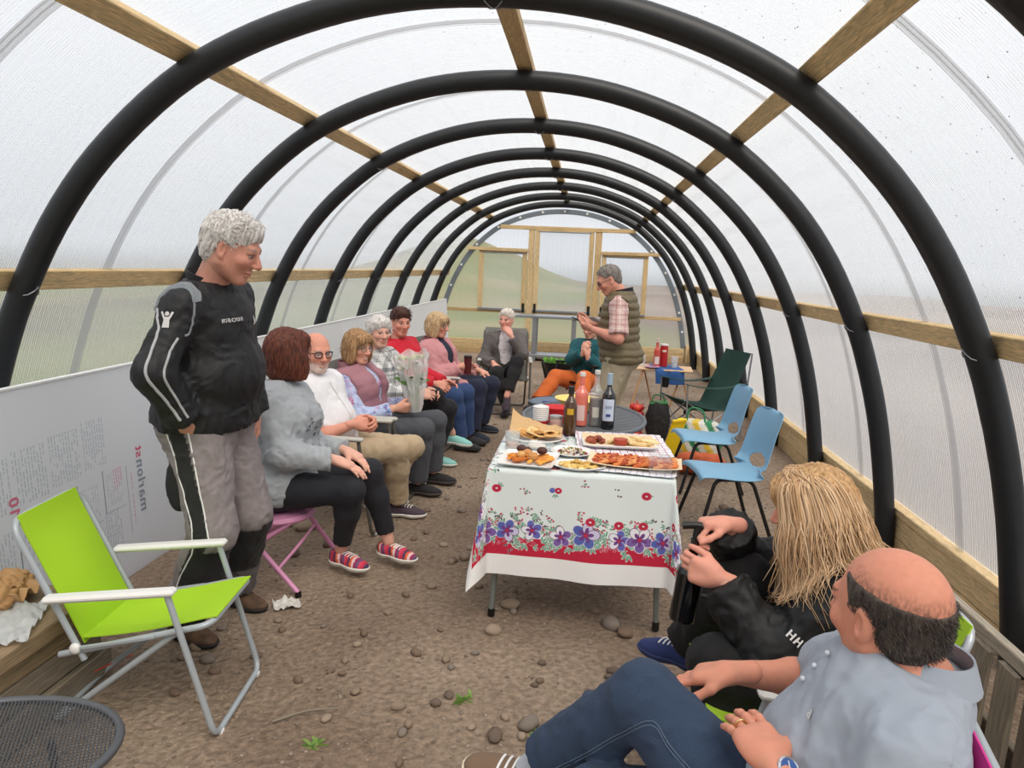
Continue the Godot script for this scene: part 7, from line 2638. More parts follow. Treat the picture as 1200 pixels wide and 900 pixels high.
func build_people() -> void:
	fold_n.seed = 3
	fold_n.frequency = 1.0
	fold_n.fractal_octaves = 2
	hair_n.seed = 9
	hair_n.frequency = 1.0
	hair_n.fractal_octaves = 2
	M.skin = mat(Color.WHITE, 0.55, 0.0, {"vc": true, "sss": 0.15, "spec": 0.4})
	M.hair = mat(Color.WHITE, 0.6, 0.0, {"vc": true, "spec": 0.4})
	M.eyewhite = mat(Color8(158, 140, 130), 0.3)
	M.iris = mat(Color8(52, 48, 46), 0.15)
	M.lens = mat(Color(0.9, 0.92, 0.93), 0.05, 0.0, {"alpha": 0.12})
	M.vc_cloth = mat(Color.WHITE, 0.9, 0.0, {"vc": true, "nrm": M.weave, "tri": 9.0, "ns": 0.35, "rim": 0.1})
	var white_sole := mat(Color8(225, 222, 214), 0.6)
	var dark_sole := mat(Color8(30, 28, 27), 0.7)
	var grey_line := mat(Color8(170, 172, 176), 0.6)
	var white_line := mat(Color8(222, 222, 222), 0.6)
	# ============ the man standing on the left
	var blk := Color(0.012, 0.0125, 0.015)
	var gry := lin(128, 120, 120)
	var ank_r := Vector3(-1.61, 0.095, -2.88)
	var ank_l := Vector3(-1.55, 0.095, -3.22)
	var tref := {}
	var bootcol := func(p: Vector3): return lin(98, 74, 56) * (0.8 + 0.5 * fold_n.get_noise_3d(p.x * 18, p.y * 18, p.z * 18))
	var a := person({"label": "grey-haired man standing in a black tracksuit top and grey work trousers", "base": Vector3(-1.57, 0, -3.05), "s": 1.05, "hs": 1.06,
		"pel": Vector3(-1.56, 0.93, -3.03), "neck": Vector3(-1.515, 1.475, -2.99), "head": Vector3(-1.405, 1.625, -2.955), "hf": Vector3(0.95, -0.32, -0.06), "hup": Vector3(0.3, 1, 0.0),
		"fw": Vector3(0.99, 0, 0.06), "gi": 1.16, "be": 0.95, "armk": 0.9, "shw": 0.182, "neckw": 1.15,
		"wr": Vector3(-1.535, 0.955, -2.795), "wl": Vector3(-1.43, 0.90, -3.20), "epr": Vector3(-0.45, 0.0, 1), "epl": Vector3(-0.8, 0, -0.6),
		"ar": ank_r, "al": ank_l, "tr": Vector3(0.95, 0, 0.35), "tl": Vector3(0.9, 0, 0.3), "kpl": Vector3(0.8, 0, 0.4), "kpr": Vector3(0.8, 0, 0.4),
		"skin": lin(196, 140, 122), "hr": [Vector3(0.1, -0.9, -0.45), Vector3(-0.2, 0.1, -1), [0.2, 0.3]], "hl": [Vector3(0.1, -1, 0.1), Vector3(-0.6, 0, 0.5), [0.3, 0.5]], "cell": 0.010, "hcell": 0.0038, "fcell": 0.005,
		"face": {"brow": lin(150, 130, 120), "fat": 1.08}, "hair": ["short", lin(150, 145, 142), lin(232, 229, 226), 0.007],
		"top": {"name": "tracksuit_top", "inf": 0.028, "sinf": 0.9, "hem": -0.02, "skirt": true, "sleeve": 1.97, "cuff": 0.012, "mat": cloth(17, 18, 22, 0.62, {"rim": 0.0}), "fold": 0.011, "cell": 0.009},
		"legs": {"inf": 0.03, "mat": M.vc_cloth, "cuff": 0.03, "upto": 0.94, "fold": 0.012, "cell": 0.008, "waist": 0.12, "paint": work_trousers(tref, blk, gry)},
		"shoe": {"name": "boot", "mat": mat(Color.WHITE, 0.8, 0.0, {"vc": true}), "paint": bootcol, "sole": dark_sole, "cell": 0.006, "lace": mat(Color8(60, 48, 40), 0.8)}})
	for k in 2: tref[k] = [a.hip[k], a.legs[k][0], a.legs[k][1]]
	var jf: Field = a.top_f
	var cb: Basis = a.cb
	var b0: Vector3 = a.base
	var sr: Vector3 = a.sh[1]
	var er: Vector3 = a.arms[1][0]
	var wr: Vector3 = a.arms[1][1]
	var out := Vector3(0.0, 0, 1.0)
	var L1 := func(t: float, sd: float, o2: float):   # a point beside the right sleeve
		var p: Vector3 = sr.lerp(er, t) if t < 1.0 else er.lerp(wr, t - 1.0)
		return p + out * 0.08 + Vector3(1, 0, 0) * sd + Vector3(0, o2, 0)
	piping(a.root, "piping", jf, [L1.call(-0.02, -0.075, 0.0), L1.call(0.3, -0.02, 0), L1.call(0.7, 0.0, 0), L1.call(1.0, 0.02, 0), L1.call(1.5, 0.03, 0), L1.call(1.93, 0.04, 0)], 0.006, grey_line, b0)
	piping(a.root, "piping", jf, [L1.call(0.42, 0.10, 0.0), L1.call(0.6, 0.085, 0), L1.call(0.8, 0.095, 0), L1.call(1.1, 0.105, 0), L1.call(1.5, 0.105, 0), L1.call(1.9, 0.10, 0)], 0.005, grey_line, b0)
	# grey yoke over the shoulder
	for w in 4:
		piping(a.root, "yoke", jf, [sr + Vector3(-0.075, -0.01, 0.05) + Vector3(0.004, 0.008, -0.008) * w, sr + Vector3(-0.05, 0.06, 0.03) + Vector3(0.004, 0.004, -0.012) * w, sr + Vector3(0.02, 0.075, 0.02) + Vector3(0.004, 0.0, -0.013) * w, sr + Vector3(0.075, 0.03, 0.045) + Vector3(0.010, 0.004, -0.006) * w], 0.0075, mat(Color8(122, 128, 134), 0.7), b0, 5)
	piping(a.root, "yoke", jf, [sr + Vector3(0.075, 0.03, 0.045), sr + Vector3(0.085, -0.03, 0.06), sr + Vector3(0.085, -0.09, 0.07), sr + Vector3(0.05, -0.095, 0.08)], 0.005, mat(Color8(122, 128, 134), 0.7), b0, 5)
	# emblem on the sleeve: a small figure with raised arms
	var ec := sr + Vector3(-0.01, -0.03, 0.09)
	var er2 := Vector3(1, 0, -0.1).normalized()
	var st := mb()
	var emb := [[Vector2(-0.022, 0.018), Vector2(-0.015, 0.021), Vector2(-0.006, 0.004), Vector2(0.006, 0.004), Vector2(0.015, 0.021), Vector2(0.022, 0.018), Vector2(0.010, -0.006), Vector2(0.011, -0.03), Vector2(-0.011, -0.03), Vector2(-0.010, -0.006)], []]
	for i in 10: emb[1].append(Vector2(cos(TAU * i / 10), sin(TAU * i / 10)) * 0.007 + Vector2(0, 0.014))
	for pg in emb:
		var pv := PackedVector2Array(pg)
		var ids := Geometry2D.triangulate_polygon(pv)
		var n := er2.cross(Vector3.UP).normalized()
		for t in range(0, ids.size(), 3):
			var v := []
			for q in 3: v.append(jf.hit(ec + er2 * pv[ids[t + q]].x * 1.15 + Vector3.UP * pv[ids[t + q]].y * 1.15 + n * 0.05, -n, 0.005) - b0)
			tri(st, v[0], v[1], v[2], n, n, n)
	obj("emblem", st, white_line, a.root)
	var chest: Vector3 = a.pel + a.cu * (a.L * 0.80) + cb.z * 0.14
	lettering(a.root, "chest_lettering", "macron", jf, chest - cb.x * 0.085 + Vector3(0, 0.0, 0), cb.x, Vector3.UP, 0.02, white_line, b0, true)
	
	st = mb()
	var cr: Vector3 = chest + cb.x * 0.085 - Vector3(0, 0.03, 0)
	for pg in [[Vector2(-0.014, 0.0), Vector2(0.0, 0.03), Vector2(0.006, 0.0)], [Vector2(-0.022, -0.008), Vector2(-0.022, -0.003), Vector2(0.024, -0.003), Vector2(0.024, -0.008)]]:
		var pv := PackedVector2Array(pg)
		var ids := Geometry2D.triangulate_polygon(pv)
		for t in range(0, ids.size(), 3):
			var v := []
			for q in 3: v.append(jf.hit(cr + cb.x * pv[ids[t + q]].x + Vector3.UP * pv[ids[t + q]].y + cb.z * 0.06, -cb.z, 0.005) - b0)
			tri(st, v[0], v[1], v[2], cb.z, cb.z, cb.z)
	obj("chest_crest", st, white_line, a.root)
	collar(a.root, b0, jf, a.nk + a.cu * 0.03, cb, 1.05, cloth(24, 25, 29, 0.7), 0.045, 0.2, 0.078, -0.1)
	var lf: Field = a.legs_f
	var rk: Vector3 = a.legs[1][0]
	var ra: Vector3 = a.legs[1][1]
	var rh: Vector3 = a.hip[1]
	for sd in [-0.045, 0.03]:
		var q = out * 0.1 + Vector3(1, 0, 0) * sd
		piping(a.root, "piping", lf, [rh + q + Vector3(0, 0.0, 0), rh.lerp(rk, 0.5) + q, rk + q] if sd > 0 else [rh + q + Vector3(0, 0.03, 0), rh.lerp(rk, 0.5) + q, rk + q, rk.lerp(ra, 0.5) + q, rk.lerp(ra, 0.85) + q], 0.0032, white_line, b0)
	tufts(a, hair_field(a.hc, a.hb, 1.11, "short"), 1500, 0.020, 0.0014, Vector3(0, -0.25, 0.6), [Color8(206, 203, 200), Color8(180, 177, 175), Color8(228, 226, 223)], 5, func(d): return d.y > -0.1 and d.z < 0.55, 0.14)
	# cargo pocket on the back of the thigh
	var pf := Field.new()
	var pc: Vector3 = rh.lerp(rk, 0.55) + out * 0.05 - Vector3(1, 0, 0) * 0.085
	pf.ell(pc, basis_fu(out, Vector3.UP), Vector3(0.052, 0.115, 0.035), 0.01)
	solid("cargo_pocket", [[pf, 0.01, folds(0.006)]], cloth(28, 28, 31), a.root, b0)

	# ============ woman in the grey sweatshirt on the pink folding stool
	a = person({"label": "auburn-haired woman in a grey sweatshirt sitting on the pink folding stool", "base": Vector3(-1.45, 0, -3.65), "s": 0.97,
		"pel": Vector3(-1.50, 0.455, -3.66), "neck": Vector3(-1.505, 0.965, -3.69), "head": Vector3(-1.475, 1.125, -3.71), "hf": Vector3(0.62, 0.0, -0.78), "fw": Vector3(0.97, 0, 0.12), "gi": 1.2, "bu": 1.0, "be": 0.4, "shw": 0.165,
		"wr": Vector3(-1.18, 0.635, -3.54), "wl": Vector3(-1.2, 0.62, -3.78), "epr": Vector3(-0.4, -1, 0.4), "epl": Vector3(-0.3, -1, -0.3),
		"ar": Vector3(-1.19, 0.125, -3.68), "al": Vector3(-0.98, 0.125, -3.84), "tr": Vector3(0.92, -0.12, 0.38), "tl": Vector3(0.92, -0.12, 0.36), "kpr": Vector3(1, 0.8, 0.35), "kpl": Vector3(1, 0.8, -0.1),
		"skin": lin(222, 170, 150), "hr": [Vector3(0.95, -0.32, -0.12), Vector3(-0.3, -1, 0), [0.2, 0.25], 0.0], "hl": [Vector3(0.95, -0.3, 0.3), Vector3(-0.2, -1, 0), [0.2, 0.3], 0.0], "cell": 0.010, "hcell": 0.0045,
		"face": {"fem": true}, "hair": ["bob_long", lin(56, 26, 20), lin(116, 62, 44), 0.004],
		"top": {"name": "sweatshirt", "inf": 0.026, "sinf": 0.95, "hem": -0.075, "skirt": true, "sleeve": 1.93, "cuff": 0.004, "mat": cloth(160, 165, 170, 0.95), "fold": 0.014, "cell": 0.009},
		"legs": {"name": "leggings", "inf": 0.008, "mat": cloth(26, 27, 34, 0.85), "cuff": 0.004, "upto": 0.86, "fold": 0.004, "cell": 0.009},
		"shoe": {"mat": mat(Color.WHITE, 0.85, 0.0, {"vc": true}), "paint": striped(Vector3(-1.08, 0, -3.75), Vector3(0.92, -0.1, 0.37)), "sole": white_sole, "cell": 0.005, "low": true, "lace": white_sole}})
	b0 = a.base
	tufts(a, hair_field(a.hc, a.hb, 0.97, "bob_long"), 700, 0.045, 0.0014, Vector3(0, -1, 0.0), [Color8(92, 50, 38), Color8(70, 36, 28), Color8(122, 70, 52)], 21, func(d): return d.y > -0.3, 0.0)
	# dark print on the front
	var rng := RandomNumberGenerator.new()
	rng.seed = 41
	st = mb()
	cb = a.cb
	for i in 16:
		var c: Vector3 = a.pel + a.cu * (a.L * 0.62) + cb.z * 0.2 - cb.x * rng.randf_range(-0.05, 0.09) + a.cu * rng.randf_range(-0.055, 0.045)
		var an := rng.randf() * TAU
		var d: Vector3 = (cb.x * cos(an) + a.cu * sin(an)) * rng.randf_range(0.008, 0.018)
		var e: Vector3 = (cb.x * -sin(an) + a.cu * cos(an)) * 0.005
		var v := []
		for q in [c - d, c + e, c + d, c - e]: v.append((a.top_f as Field).hit(q, -cb.z, 0.012) - b0)
		tri(st, v[0], v[1], v[2], cb.z, cb.z, cb.z)
		tri(st, v[0], v[2], v[3], cb.z, cb.z, cb.z)
	obj("front_print", st, mat(Color8(58, 58, 66), 0.9), a.root)

	# ============ laughing man in the white shirt
	a = person({"label": "laughing bald man with glasses in a white shirt and beige chinos", "base": Vector3(-1.4, 0, -4.55), "s": 1.0,
		"pel": Vector3(-1.50, 0.445, -4.50), "neck": Vector3(-1.645, 0.885, -4.50), "head": Vector3(-1.60, 1.04, -4.46), "hf": Vector3(0.72, -0.05, 0.70), "fw": Vector3(0.96, 0.2, 0.28), "gi": 1.1, "be": 0.6,
		"wr": Vector3(-1.34, 0.635, -4.36), "wl": Vector3(-1.31, 0.63, -4.52), "epr": Vector3(-0.6, -1, 0.6), "epl": Vector3(-0.5, -1, -0.5),
		"ar": Vector3(-1.12, 0.095, -4.60), "al": Vector3(-1.30, 0.095, -4.70), "tr": Vector3(1, 0, -0.05), "tl": Vector3(1, 0, 0.15), "kpr": Vector3(1, 1, 0.3), "kpl": Vector3(1, 0.7, -0.2),
		"skin": lin(214, 150, 128), "hr": [Vector3(0.75, 0.0, -0.6), Vector3(0, -0.4, -0.9), [0.6, 0.8]], "hl": [Vector3(0.75, 0, 0.5), Vector3(0, -0.3, 0.9), [0.6, 0.8]], "cell": 0.012, "bcell": 0.014, "hcell": 0.0048,
		"face": {"brow": lin(170, 150, 140), "beard": lin(225, 215, 208), "smile": 1.0, "fat": 1.06},
		"top": {"name": "shirt", "inf": 0.02, "hem": -0.02, "sleeve": 0.75, "cuff": 0.012, "mat": cloth(226, 226, 230, 0.9), "fold": 0.010},
		"legs": {"name": "chinos", "inf": 0.014, "mat": cloth(178, 158, 130, 0.9), "cuff": 0.018, "upto": 0.93, "fold": 0.010, "cell": 0.010},
		"shoe": {"mat": cloth(72, 60, 70), "sole": white_sole, "cell": 0.006, "low": true, "lace": white_sole}})
	glasses(a.root, a.base, a.hc, a.hb, 1.0, M.black, 0.0028)
	collar(a.root, a.base, a.top_f, a.nk + a.cu * 0.02, a.cb, 1.0, cloth(230, 230, 234), 0.045, 0.35, 0.072, 0.5)
	cb = a.cb
	piping(a.root, "placket", a.top_f, [a.nk + cb.z * 0.12 - cb.x * 0.02 - a.cu * 0.06, a.pel + a.cu * a.L * 0.6 + cb.z * 0.16, a.pel + a.cu * a.L * 0.25 + cb.z * 0.18], 0.004, mat(Color8(196, 190, 186), 0.9), a.base)
	var watchless := 0
	# ============ woman with the bouquet
	var floral := flower_tex(Color8(182, 196, 226), [Color8(196, 84, 138), Color8(214, 120, 160), Color8(72, 88, 156), Color8(150, 170, 214), Color8(110, 60, 120)], 60, 6)
	a = person({"label": "smiling woman in a mauve gilet and floral blouse holding a wrapped bouquet", "base": Vector3(-1.35, 0, -5.15), "s": 0.96,
		"pel": Vector3(-1.45, 0.45, -5.13), "neck": Vector3(-1.585, 0.865, -5.12), "head": Vector3(-1.535, 1.015, -5.09), "hf": Vector3(0.86, -0.08, 0.5), "fw": Vector3(0.95, 0.2, 0.22), "gi": 1.12, "bu": 1.0, "shw": 0.168,
		"wr": Vector3(-1.24, 0.625, -4.99), "wl": Vector3(-1.20, 0.62, -5.2), "epr": Vector3(-0.7, -1, 0.5), "epl": Vector3(-0.4, -1, -0.4),
		"ar": Vector3(-1.10, 0.095, -5.08), "al": Vector3(-1.05, 0.095, -5.38), "tr": Vector3(1, 0, 0.05), "tl": Vector3(1, 0, 0), "kpr": Vector3(1, 0.9, 0.2), "kpl": Vector3(1, 0.9, -0.1),
		"skin": lin(220, 165, 142), "hr": [Vector3(0.95, 0.05, -0.25), Vector3(0.2, 0.4, -0.9), [0.35, 0.5]], "hl": [Vector3(0.9, 0.05, 0.4), Vector3(0, 0.2, 0.9), [0.35, 0.5]], "cell": 0.012, "hcell": 0.0048,
		"face": {"fem": true, "smile": 0.7, "brow": lin(120, 92, 70)}, "hair": ["bob", lin(104, 74, 48), lin(190, 150, 106), 0.004],
		"top": {"name": "blouse", "inf": 0.012, "hem": -0.03, "sleeve": 1.85, "cuff": 0.012, "mat": mat(Color.WHITE, 0.9, 0.0, {"tex": floral, "tri": 3.2}), "fold": 0.009},
		"legs": {"name": "jeans", "inf": 0.018, "mat": cloth(74, 76, 82, 0.92), "cuff": 0.016, "upto": 0.95, "fold": 0.009},
		"shoe": {"mat": cloth(36, 34, 36), "sole": mat(Color8(70, 62, 58), 0.8), "cell": 0.007, "low": true}})
	tufts(a, hair_field(a.hc, a.hb, 0.96, "bob"), 700, 0.045, 0.0014, Vector3(0, -1, 0.0), [Color8(150, 116, 80), Color8(120, 88, 58), Color8(186, 152, 112)], 22, func(d): return d.y > -0.3, 0.0)
	vest(a, "gilet", 0.034, -0.06, cloth(158, 112, 122, 0.75), 0.011, quilt(a.pel, a.cu, 0.10, 0.006), Vector3(0.035, 0.2, 0.1))
	collar(a.root, a.base, a.vest_f, a.nk + a.cu * 0.045, a.cb, 0.98, cloth(150, 104, 114, 0.75), 0.075, 0.35, 0.082, 0.2)
	glasses(a.root, a.base, a.hc, a.hb, 0.96, mat(Color8(120, 100, 90), 0.3, 0.4), 0.0016)
	# ============ white-haired woman in the checked jacket
	var chk := plaid(Color8(214, 214, 212), [[30, 12, Color8(40, 42, 46), 0.45], [62, 3, Color8(50, 50, 54), 0.6], [94, 12, Color8(120, 122, 126), 0.4], [110, 2, Color8(30, 30, 34), 0.6]])
	a = person({"label": "white-haired woman in a black and white checked jacket with a teal scarf", "base": Vector3(-1.35, 0, -5.8), "s": 0.95,
		"pel": Vector3(-1.48, 0.46, -5.76), "neck": Vector3(-1.60, 0.905, -5.74), "head": Vector3(-1.555, 1.065, -5.70), "hf": Vector3(0.62, -0.02, 0.78), "fw": Vector3(0.93, 0.15, 0.35), "gi": 1.05, "bu": 0.6, "shw": 0.165,
		"wr": Vector3(-1.22, 0.62, -5.6), "wl": Vector3(-1.20, 0.61, -5.82), "epr": Vector3(-0.5, -1, 0.5), "epl": Vector3(-0.4, -1, -0.4),
		"ar": Vector3(-1.02, 0.25, -5.98), "al": Vector3(-1.13, 0.095, -5.88), "tr": Vector3(1, -0.1, 0.05), "tl": Vector3(1, 0, 0.1), "kpr": Vector3(1, 1.3, 0.1), "kpl": Vector3(1, 0.8, 0), "fur": Vector3(0.1, 1, 0),
		"skin": lin(218, 168, 148), "hr": [Vector3(0.9, 0, -0.3), Vector3(0, -0.5, -0.9), [0.5, 0.6]], "hl": [Vector3(0.9, 0, 0.3), Vector3(0, -0.5, 0.9), [0.5, 0.6]], "cell": 0.013, "hcell": 0.0052,
		"face": {"fem": true, "smile": 0.35, "brow": lin(170, 150, 140)}, "hair": ["curly", lin(176, 170, 168), lin(238, 234, 230), 0.006],
		"top": {"name": "checked_jacket", "inf": 0.026, "hem": -0.06, "skirt": true, "sleeve": 1.93, "cuff": 0.008, "mat": mat(Color.WHITE, 0.95, 0.0, {"tex": chk, "tri": 6.0}), "fold": 0.010},
		"legs": {"inf": 0.014, "mat": cloth(24, 24, 27), "cuff": 0.014, "upto": 0.74, "fold": 0.008},
		"shoe": {"mat": cloth(138, 196, 190), "sole": mat(Color8(210, 214, 208), 0.7), "cell": 0.007, "low": true}})
	tufts(a, hair_field(a.hc, a.hb, 0.95, "curly"), 500, 0.022, 0.0024, Vector3(0, -0.3, 0.2), [Color8(222, 218, 214), Color8(196, 190, 186)], 24, func(d): return d.y > -0.5 and d.z < 0.7, 0.2)
	collar(a.root, a.base, a.top_f, a.nk + a.cu * 0.02, a.cb, 0.97, cloth(46, 116, 108), 0.06, 0.3, 0.074, 0.4)
	# ============ woman in the red jacket
	a = person({"label": "dark-haired woman in a bright red zipped jacket and jeans", "base": Vector3(-1.35, 0, -6.45), "s": 0.98,
		"pel": Vector3(-1.47, 0.46, -6.45), "neck": Vector3(-1.60, 0.925, -6.43), "head": Vector3(-1.565, 1.095, -6.40), "hf": Vector3(0.62, -0.1, 0.78), "fw": Vector3(0.9, 0.15, 0.4), "gi": 1.0, "bu": 0.7, "shw": 0.168,
		"wr": Vector3(-1.23, 0.60, -6.28), "wl": Vector3(-1.18, 0.59, -6.45), "epr": Vector3(-0.5, -1, 0.5), "epl": Vector3(-0.4, -1, -0.4),
		"ar": Vector3(-1.02, 0.095, -6.45), "al": Vector3(-1.0, 0.095, -6.66), "tr": Vector3(1, 0, 0.1), "tl": Vector3(1, 0, 0), "kpr": Vector3(1, 0.9, 0.1), "kpl": Vector3(1, 0.9, 0),
		"skin": lin(214, 150, 130), "hr": [Vector3(0.9, -0.3, -0.2), Vector3(0, -0.6, -0.8), [0.4, 0.5]], "hl": [Vector3(0.9, -0.2, 0.2), Vector3(0, -0.5, 0.9), [0.4, 0.5]], "cell": 0.013, "hcell": 0.0055,
		"face": {"fem": true, "smile": 0.3, "brow": lin(60, 40, 34)}, "hair": ["short", lin(46, 28, 24), lin(96, 58, 46), 0.005],
		"top": {"name": "red_jacket", "inf": 0.024, "hem": -0.04, "skirt": true, "sleeve": 1.93, "mat": cloth(190, 22, 44, 0.85), "fold": 0.010},
		"legs": {"name": "jeans", "inf": 0.016, "mat": cloth(44, 66, 108), "cuff": 0.012, "fold": 0.008},
		"shoe": {"mat": cloth(44, 42, 46), "sole": dark_sole, "cell": 0.009, "low": true}})
	tufts(a, hair_field(a.hc, a.hb, 0.98, "short"), 500, 0.028, 0.0022, Vector3(0.2, -0.2, 0.4), [Color8(84, 52, 44), Color8(58, 36, 32)], 25, func(d): return d.y > -0.3 and d.z < 0.8, 0.15)
	collar(a.root, a.base, a.top_f, a.nk + a.cu * 0.03, a.cb, 1.0, cloth(196, 24, 46), 0.055, 0.4, 0.074, 0.3)
	# ============ woman in the pink coat
	a = person({"label": "blonde woman in a long pink coat and navy trousers holding a cup", "base": Vector3(-1.2, 0, -7.1), "s": 0.97,
		"pel": Vector3(-1.31, 0.46, -7.08), "neck": Vector3(-1.42, 0.88, -7.10), "head": Vector3(-1.375, 1.03, -7.08), "hf": Vector3(0.95, -0.08, 0.28), "fw": Vector3(0.92, 0.15, 0.38), "gi": 1.12, "bu": 0.8, "shw": 0.168,
		"wr": Vector3(-1.13, 0.665, -6.97), "wl": Vector3(-0.99, 0.605, -7.22), "epr": Vector3(-0.6, -1, 0.5), "epl": Vector3(-0.4, -1, -0.4),
		"ar": Vector3(-0.98, 0.095, -6.84), "al": Vector3(-0.95, 0.095, -7.22), "tr": Vector3(1, 0, 0.25), "tl": Vector3(1, 0, 0.1), "kpr": Vector3(1, 0.9, 0.2), "kpl": Vector3(1, 0.9, 0),
		"skin": lin(216, 160, 138), "hr": [Vector3(0.8, 0.1, -0.5), Vector3(0.5, 0, 0.8), [0.6, 0.7]], "hl": [Vector3(0.9, -0.3, 0.1), Vector3(0, -1, 0), [0.25, 0.3]], "cell": 0.014, "hcell": 0.0058,
		"face": {"fem": true, "brow": lin(130, 104, 80)}, "hair": ["bob", lin(150, 118, 82), lin(216, 190, 150), 0.004],
		"top": {"name": "navy_top", "inf": 0.014, "hem": -0.05, "sleeve": 1.5, "mat": cloth(34, 38, 58), "fold": 0.006, "cell": 0.014},
		"legs": {"inf": 0.018, "mat": cloth(30, 36, 58), "cuff": 0.02, "fold": 0.008},
		"shoe": {"mat": cloth(34, 40, 54), "sole": mat(Color8(60, 64, 70), 0.8), "cell": 0.009, "low": true}})
	tufts(a, hair_field(a.hc, a.hb, 0.97, "bob"), 700, 0.045, 0.0014, Vector3(0, -1, 0.0), [Color8(184, 156, 116), Color8(156, 126, 90), Color8(212, 188, 150)], 23, func(d): return d.y > -0.3, 0.0)
	var pp: Basis = a.pb
	var pl: Vector3 = a.pel
	var kr: Vector3 = a.legs[1][0]
	var drape := func(f: Field):
		f.ell(pl + Vector3(-0.02, -0.02, 0.02), pp, Vector3(0.2, 0.14, 0.17), 0.05)
		f.ell(pl.lerp(kr, 0.45) + Vector3(0, -0.06, 0.09), pp, Vector3(0.05, 0.15, 0.2), 0.06)
	vest(a, "pink_coat", 0.027, -0.26, cloth(196, 138, 142, 0.85), 0.012, folds(0.012), Vector3(0.05, 0.24, 0.11), 1.9, drape)
	collar(a.root, a.base, a.vest_f, a.nk + a.cu * 0.03, a.cb, 1.0, cloth(118, 66, 76), 0.075, 0.6, 0.09, 0.6)
	glasses(a.root, a.base, a.hc, a.hb, 0.97, mat(Color8(90, 60, 50), 0.3), 0.0018)
	# ============ woman in the grey-brown jacket, chin on hand
	a = person({"label": "short-haired woman in a grey-brown jacket resting her chin on her hand", "base": Vector3(-0.85, 0, -8.4), "s": 0.95,
		"pel": Vector3(-0.87, 0.46, -8.50), "neck": Vector3(-0.885, 0.875, -8.53), "head": Vector3(-0.875, 1.02, -8.45), "hf": Vector3(-0.28, -0.05, 0.96), "hup": Vector3(0.06, 1, 0.02), "fw": Vector3(0.12, 0.1, 1), "gi": 1.05, "bu": 0.6, "shw": 0.168,
		"wr": Vector3(-0.965, 0.545, -8.22), "wl": Vector3(-0.80, 0.855, -8.30), "epr": Vector3(-0.7, -0.5, -0.5), "epl": Vector3(0.6, -1, 0.1),
		"ar": Vector3(-0.80, 0.095, -8.12), "al": Vector3(-0.79, 0.24, -7.99), "tr": Vector3(-0.1, 0, 1), "tl": Vector3(0.05, -0.5, 0.8), "kpr": Vector3(-0.2, 0.8, 1), "kpl": Vector3(0.45, 1.2, 1), "ful": Vector3(0, 0.8, 0.5),
		"skin": lin(222, 164, 146), "hr": [Vector3(0.5, -0.6, 0.5), Vector3(0, -0.7, -0.6), [0.3, 0.4]], "hl": [Vector3(-0.55, 0.8, -0.1), Vector3(-0.6, -0.3, -0.8), [0.6, 0.7]], "cell": 0.014, "hcell": 0.006,
		"face": {"fem": true, "smile": 0.2, "brow": lin(160, 130, 110)}, "hair": ["short", lin(190, 180, 170), lin(240, 234, 224), 0.005],
		"top": {"name": "white_top", "inf": 0.014, "hem": -0.02, "sleeve": 1.2, "mat": mat(Color.WHITE, 0.9, 0.0, {"tex": flower_tex(Color8(220, 214, 216), [Color8(150, 130, 150), Color8(190, 160, 176)], 30, 61, 128, 4, 10), "tri": 4.0}), "fold": 0.008, "cell": 0.014},
		"legs": {"inf": 0.014, "mat": cloth(26, 24, 28), "cuff": 0.012, "upto": 0.85, "fold": 0.007},
		"shoe": {"mat": cloth(58, 48, 58), "sole": dark_sole, "cell": 0.009, "low": false}})
	tufts(a, hair_field(a.hc, a.hb, 0.95, "short"), 400, 0.022, 0.0024, Vector3(0.1, -0.3, 0.5), [Color8(226, 220, 210), Color8(200, 192, 182)], 26, func(d): return d.y > -0.3 and d.z < 0.8, 0.12)
	vest(a, "brown_jacket", 0.026, -0.06, cloth(92, 86, 84, 0.7), 0.012, folds(0.014), Vector3(0.075, 0.3, 0.11), 1.88)
	collar(a.root, a.base, a.vest_f, a.nk + a.cu * 0.03, a.cb, 0.95, cloth(228, 222, 224), 0.11, 0.12, 0.07, 0.3)
	# ============ person in teal, half hidden by the standing man
	a = person({"label": "person in a teal top and orange trousers seated behind the man with the phone", "base": Vector3(0.0, 0, -8.9), "s": 1.0,
		"pel": Vector3(0.04, 0.28, -9.08), "neck": Vector3(0.05, 0.77, -9.12), "head": Vector3(0.06, 0.92, -9.05), "hf": Vector3(-0.5, -0.15, 0.85), "fw": Vector3(-0.6, 0, 0.8), "gi": 1.2, "shw": 0.175,
		"wr": Vector3(-0.01, 0.66, -8.8), "wl": Vector3(0.04, 0.62, -8.78), "epr": Vector3(-0.7, -1, 0.2), "epl": Vector3(0.4, -1, 0.2),
		"ar": Vector3(-0.50, 0.095, -8.55), "al": Vector3(-0.02, 0.095, -8.32), "tr": Vector3(-0.7, 0, 0.6), "tl": Vector3(-0.3, 0, 0.9), "kpr": Vector3(-0.2, 1, 0.1), "kpl": Vector3(-0.1, 1, 0.1),
		"skin": lin(216, 160, 140), "hr": [Vector3(0.3, 0.9, 0.1), Vector3(0.5, 0, -0.8), [0.6, 0.7]], "hl": [Vector3(-0.2, 0.95, 0), Vector3(-0.4, 0, -0.8), [0.6, 0.7]], "cell": 0.015, "hcell": 0.0065,
		"face": {"fem": true}, "hair": ["short", lin(50, 40, 36), lin(90, 74, 64), 0.004],
		"top": {"name": "teal_top", "inf": 0.028, "hem": -0.06, "skirt": true, "sleeve": 1.9, "mat": cloth(22, 84, 92), "fold": 0.012},
		"legs": {"inf": 0.03, "mat": cloth(208, 104, 46), "cuff": 0.02, "fold": 0.008},
		"shoe": {"mat": cloth(50, 50, 56), "sole": dark_sole, "cell": 0.01, "low": true}})
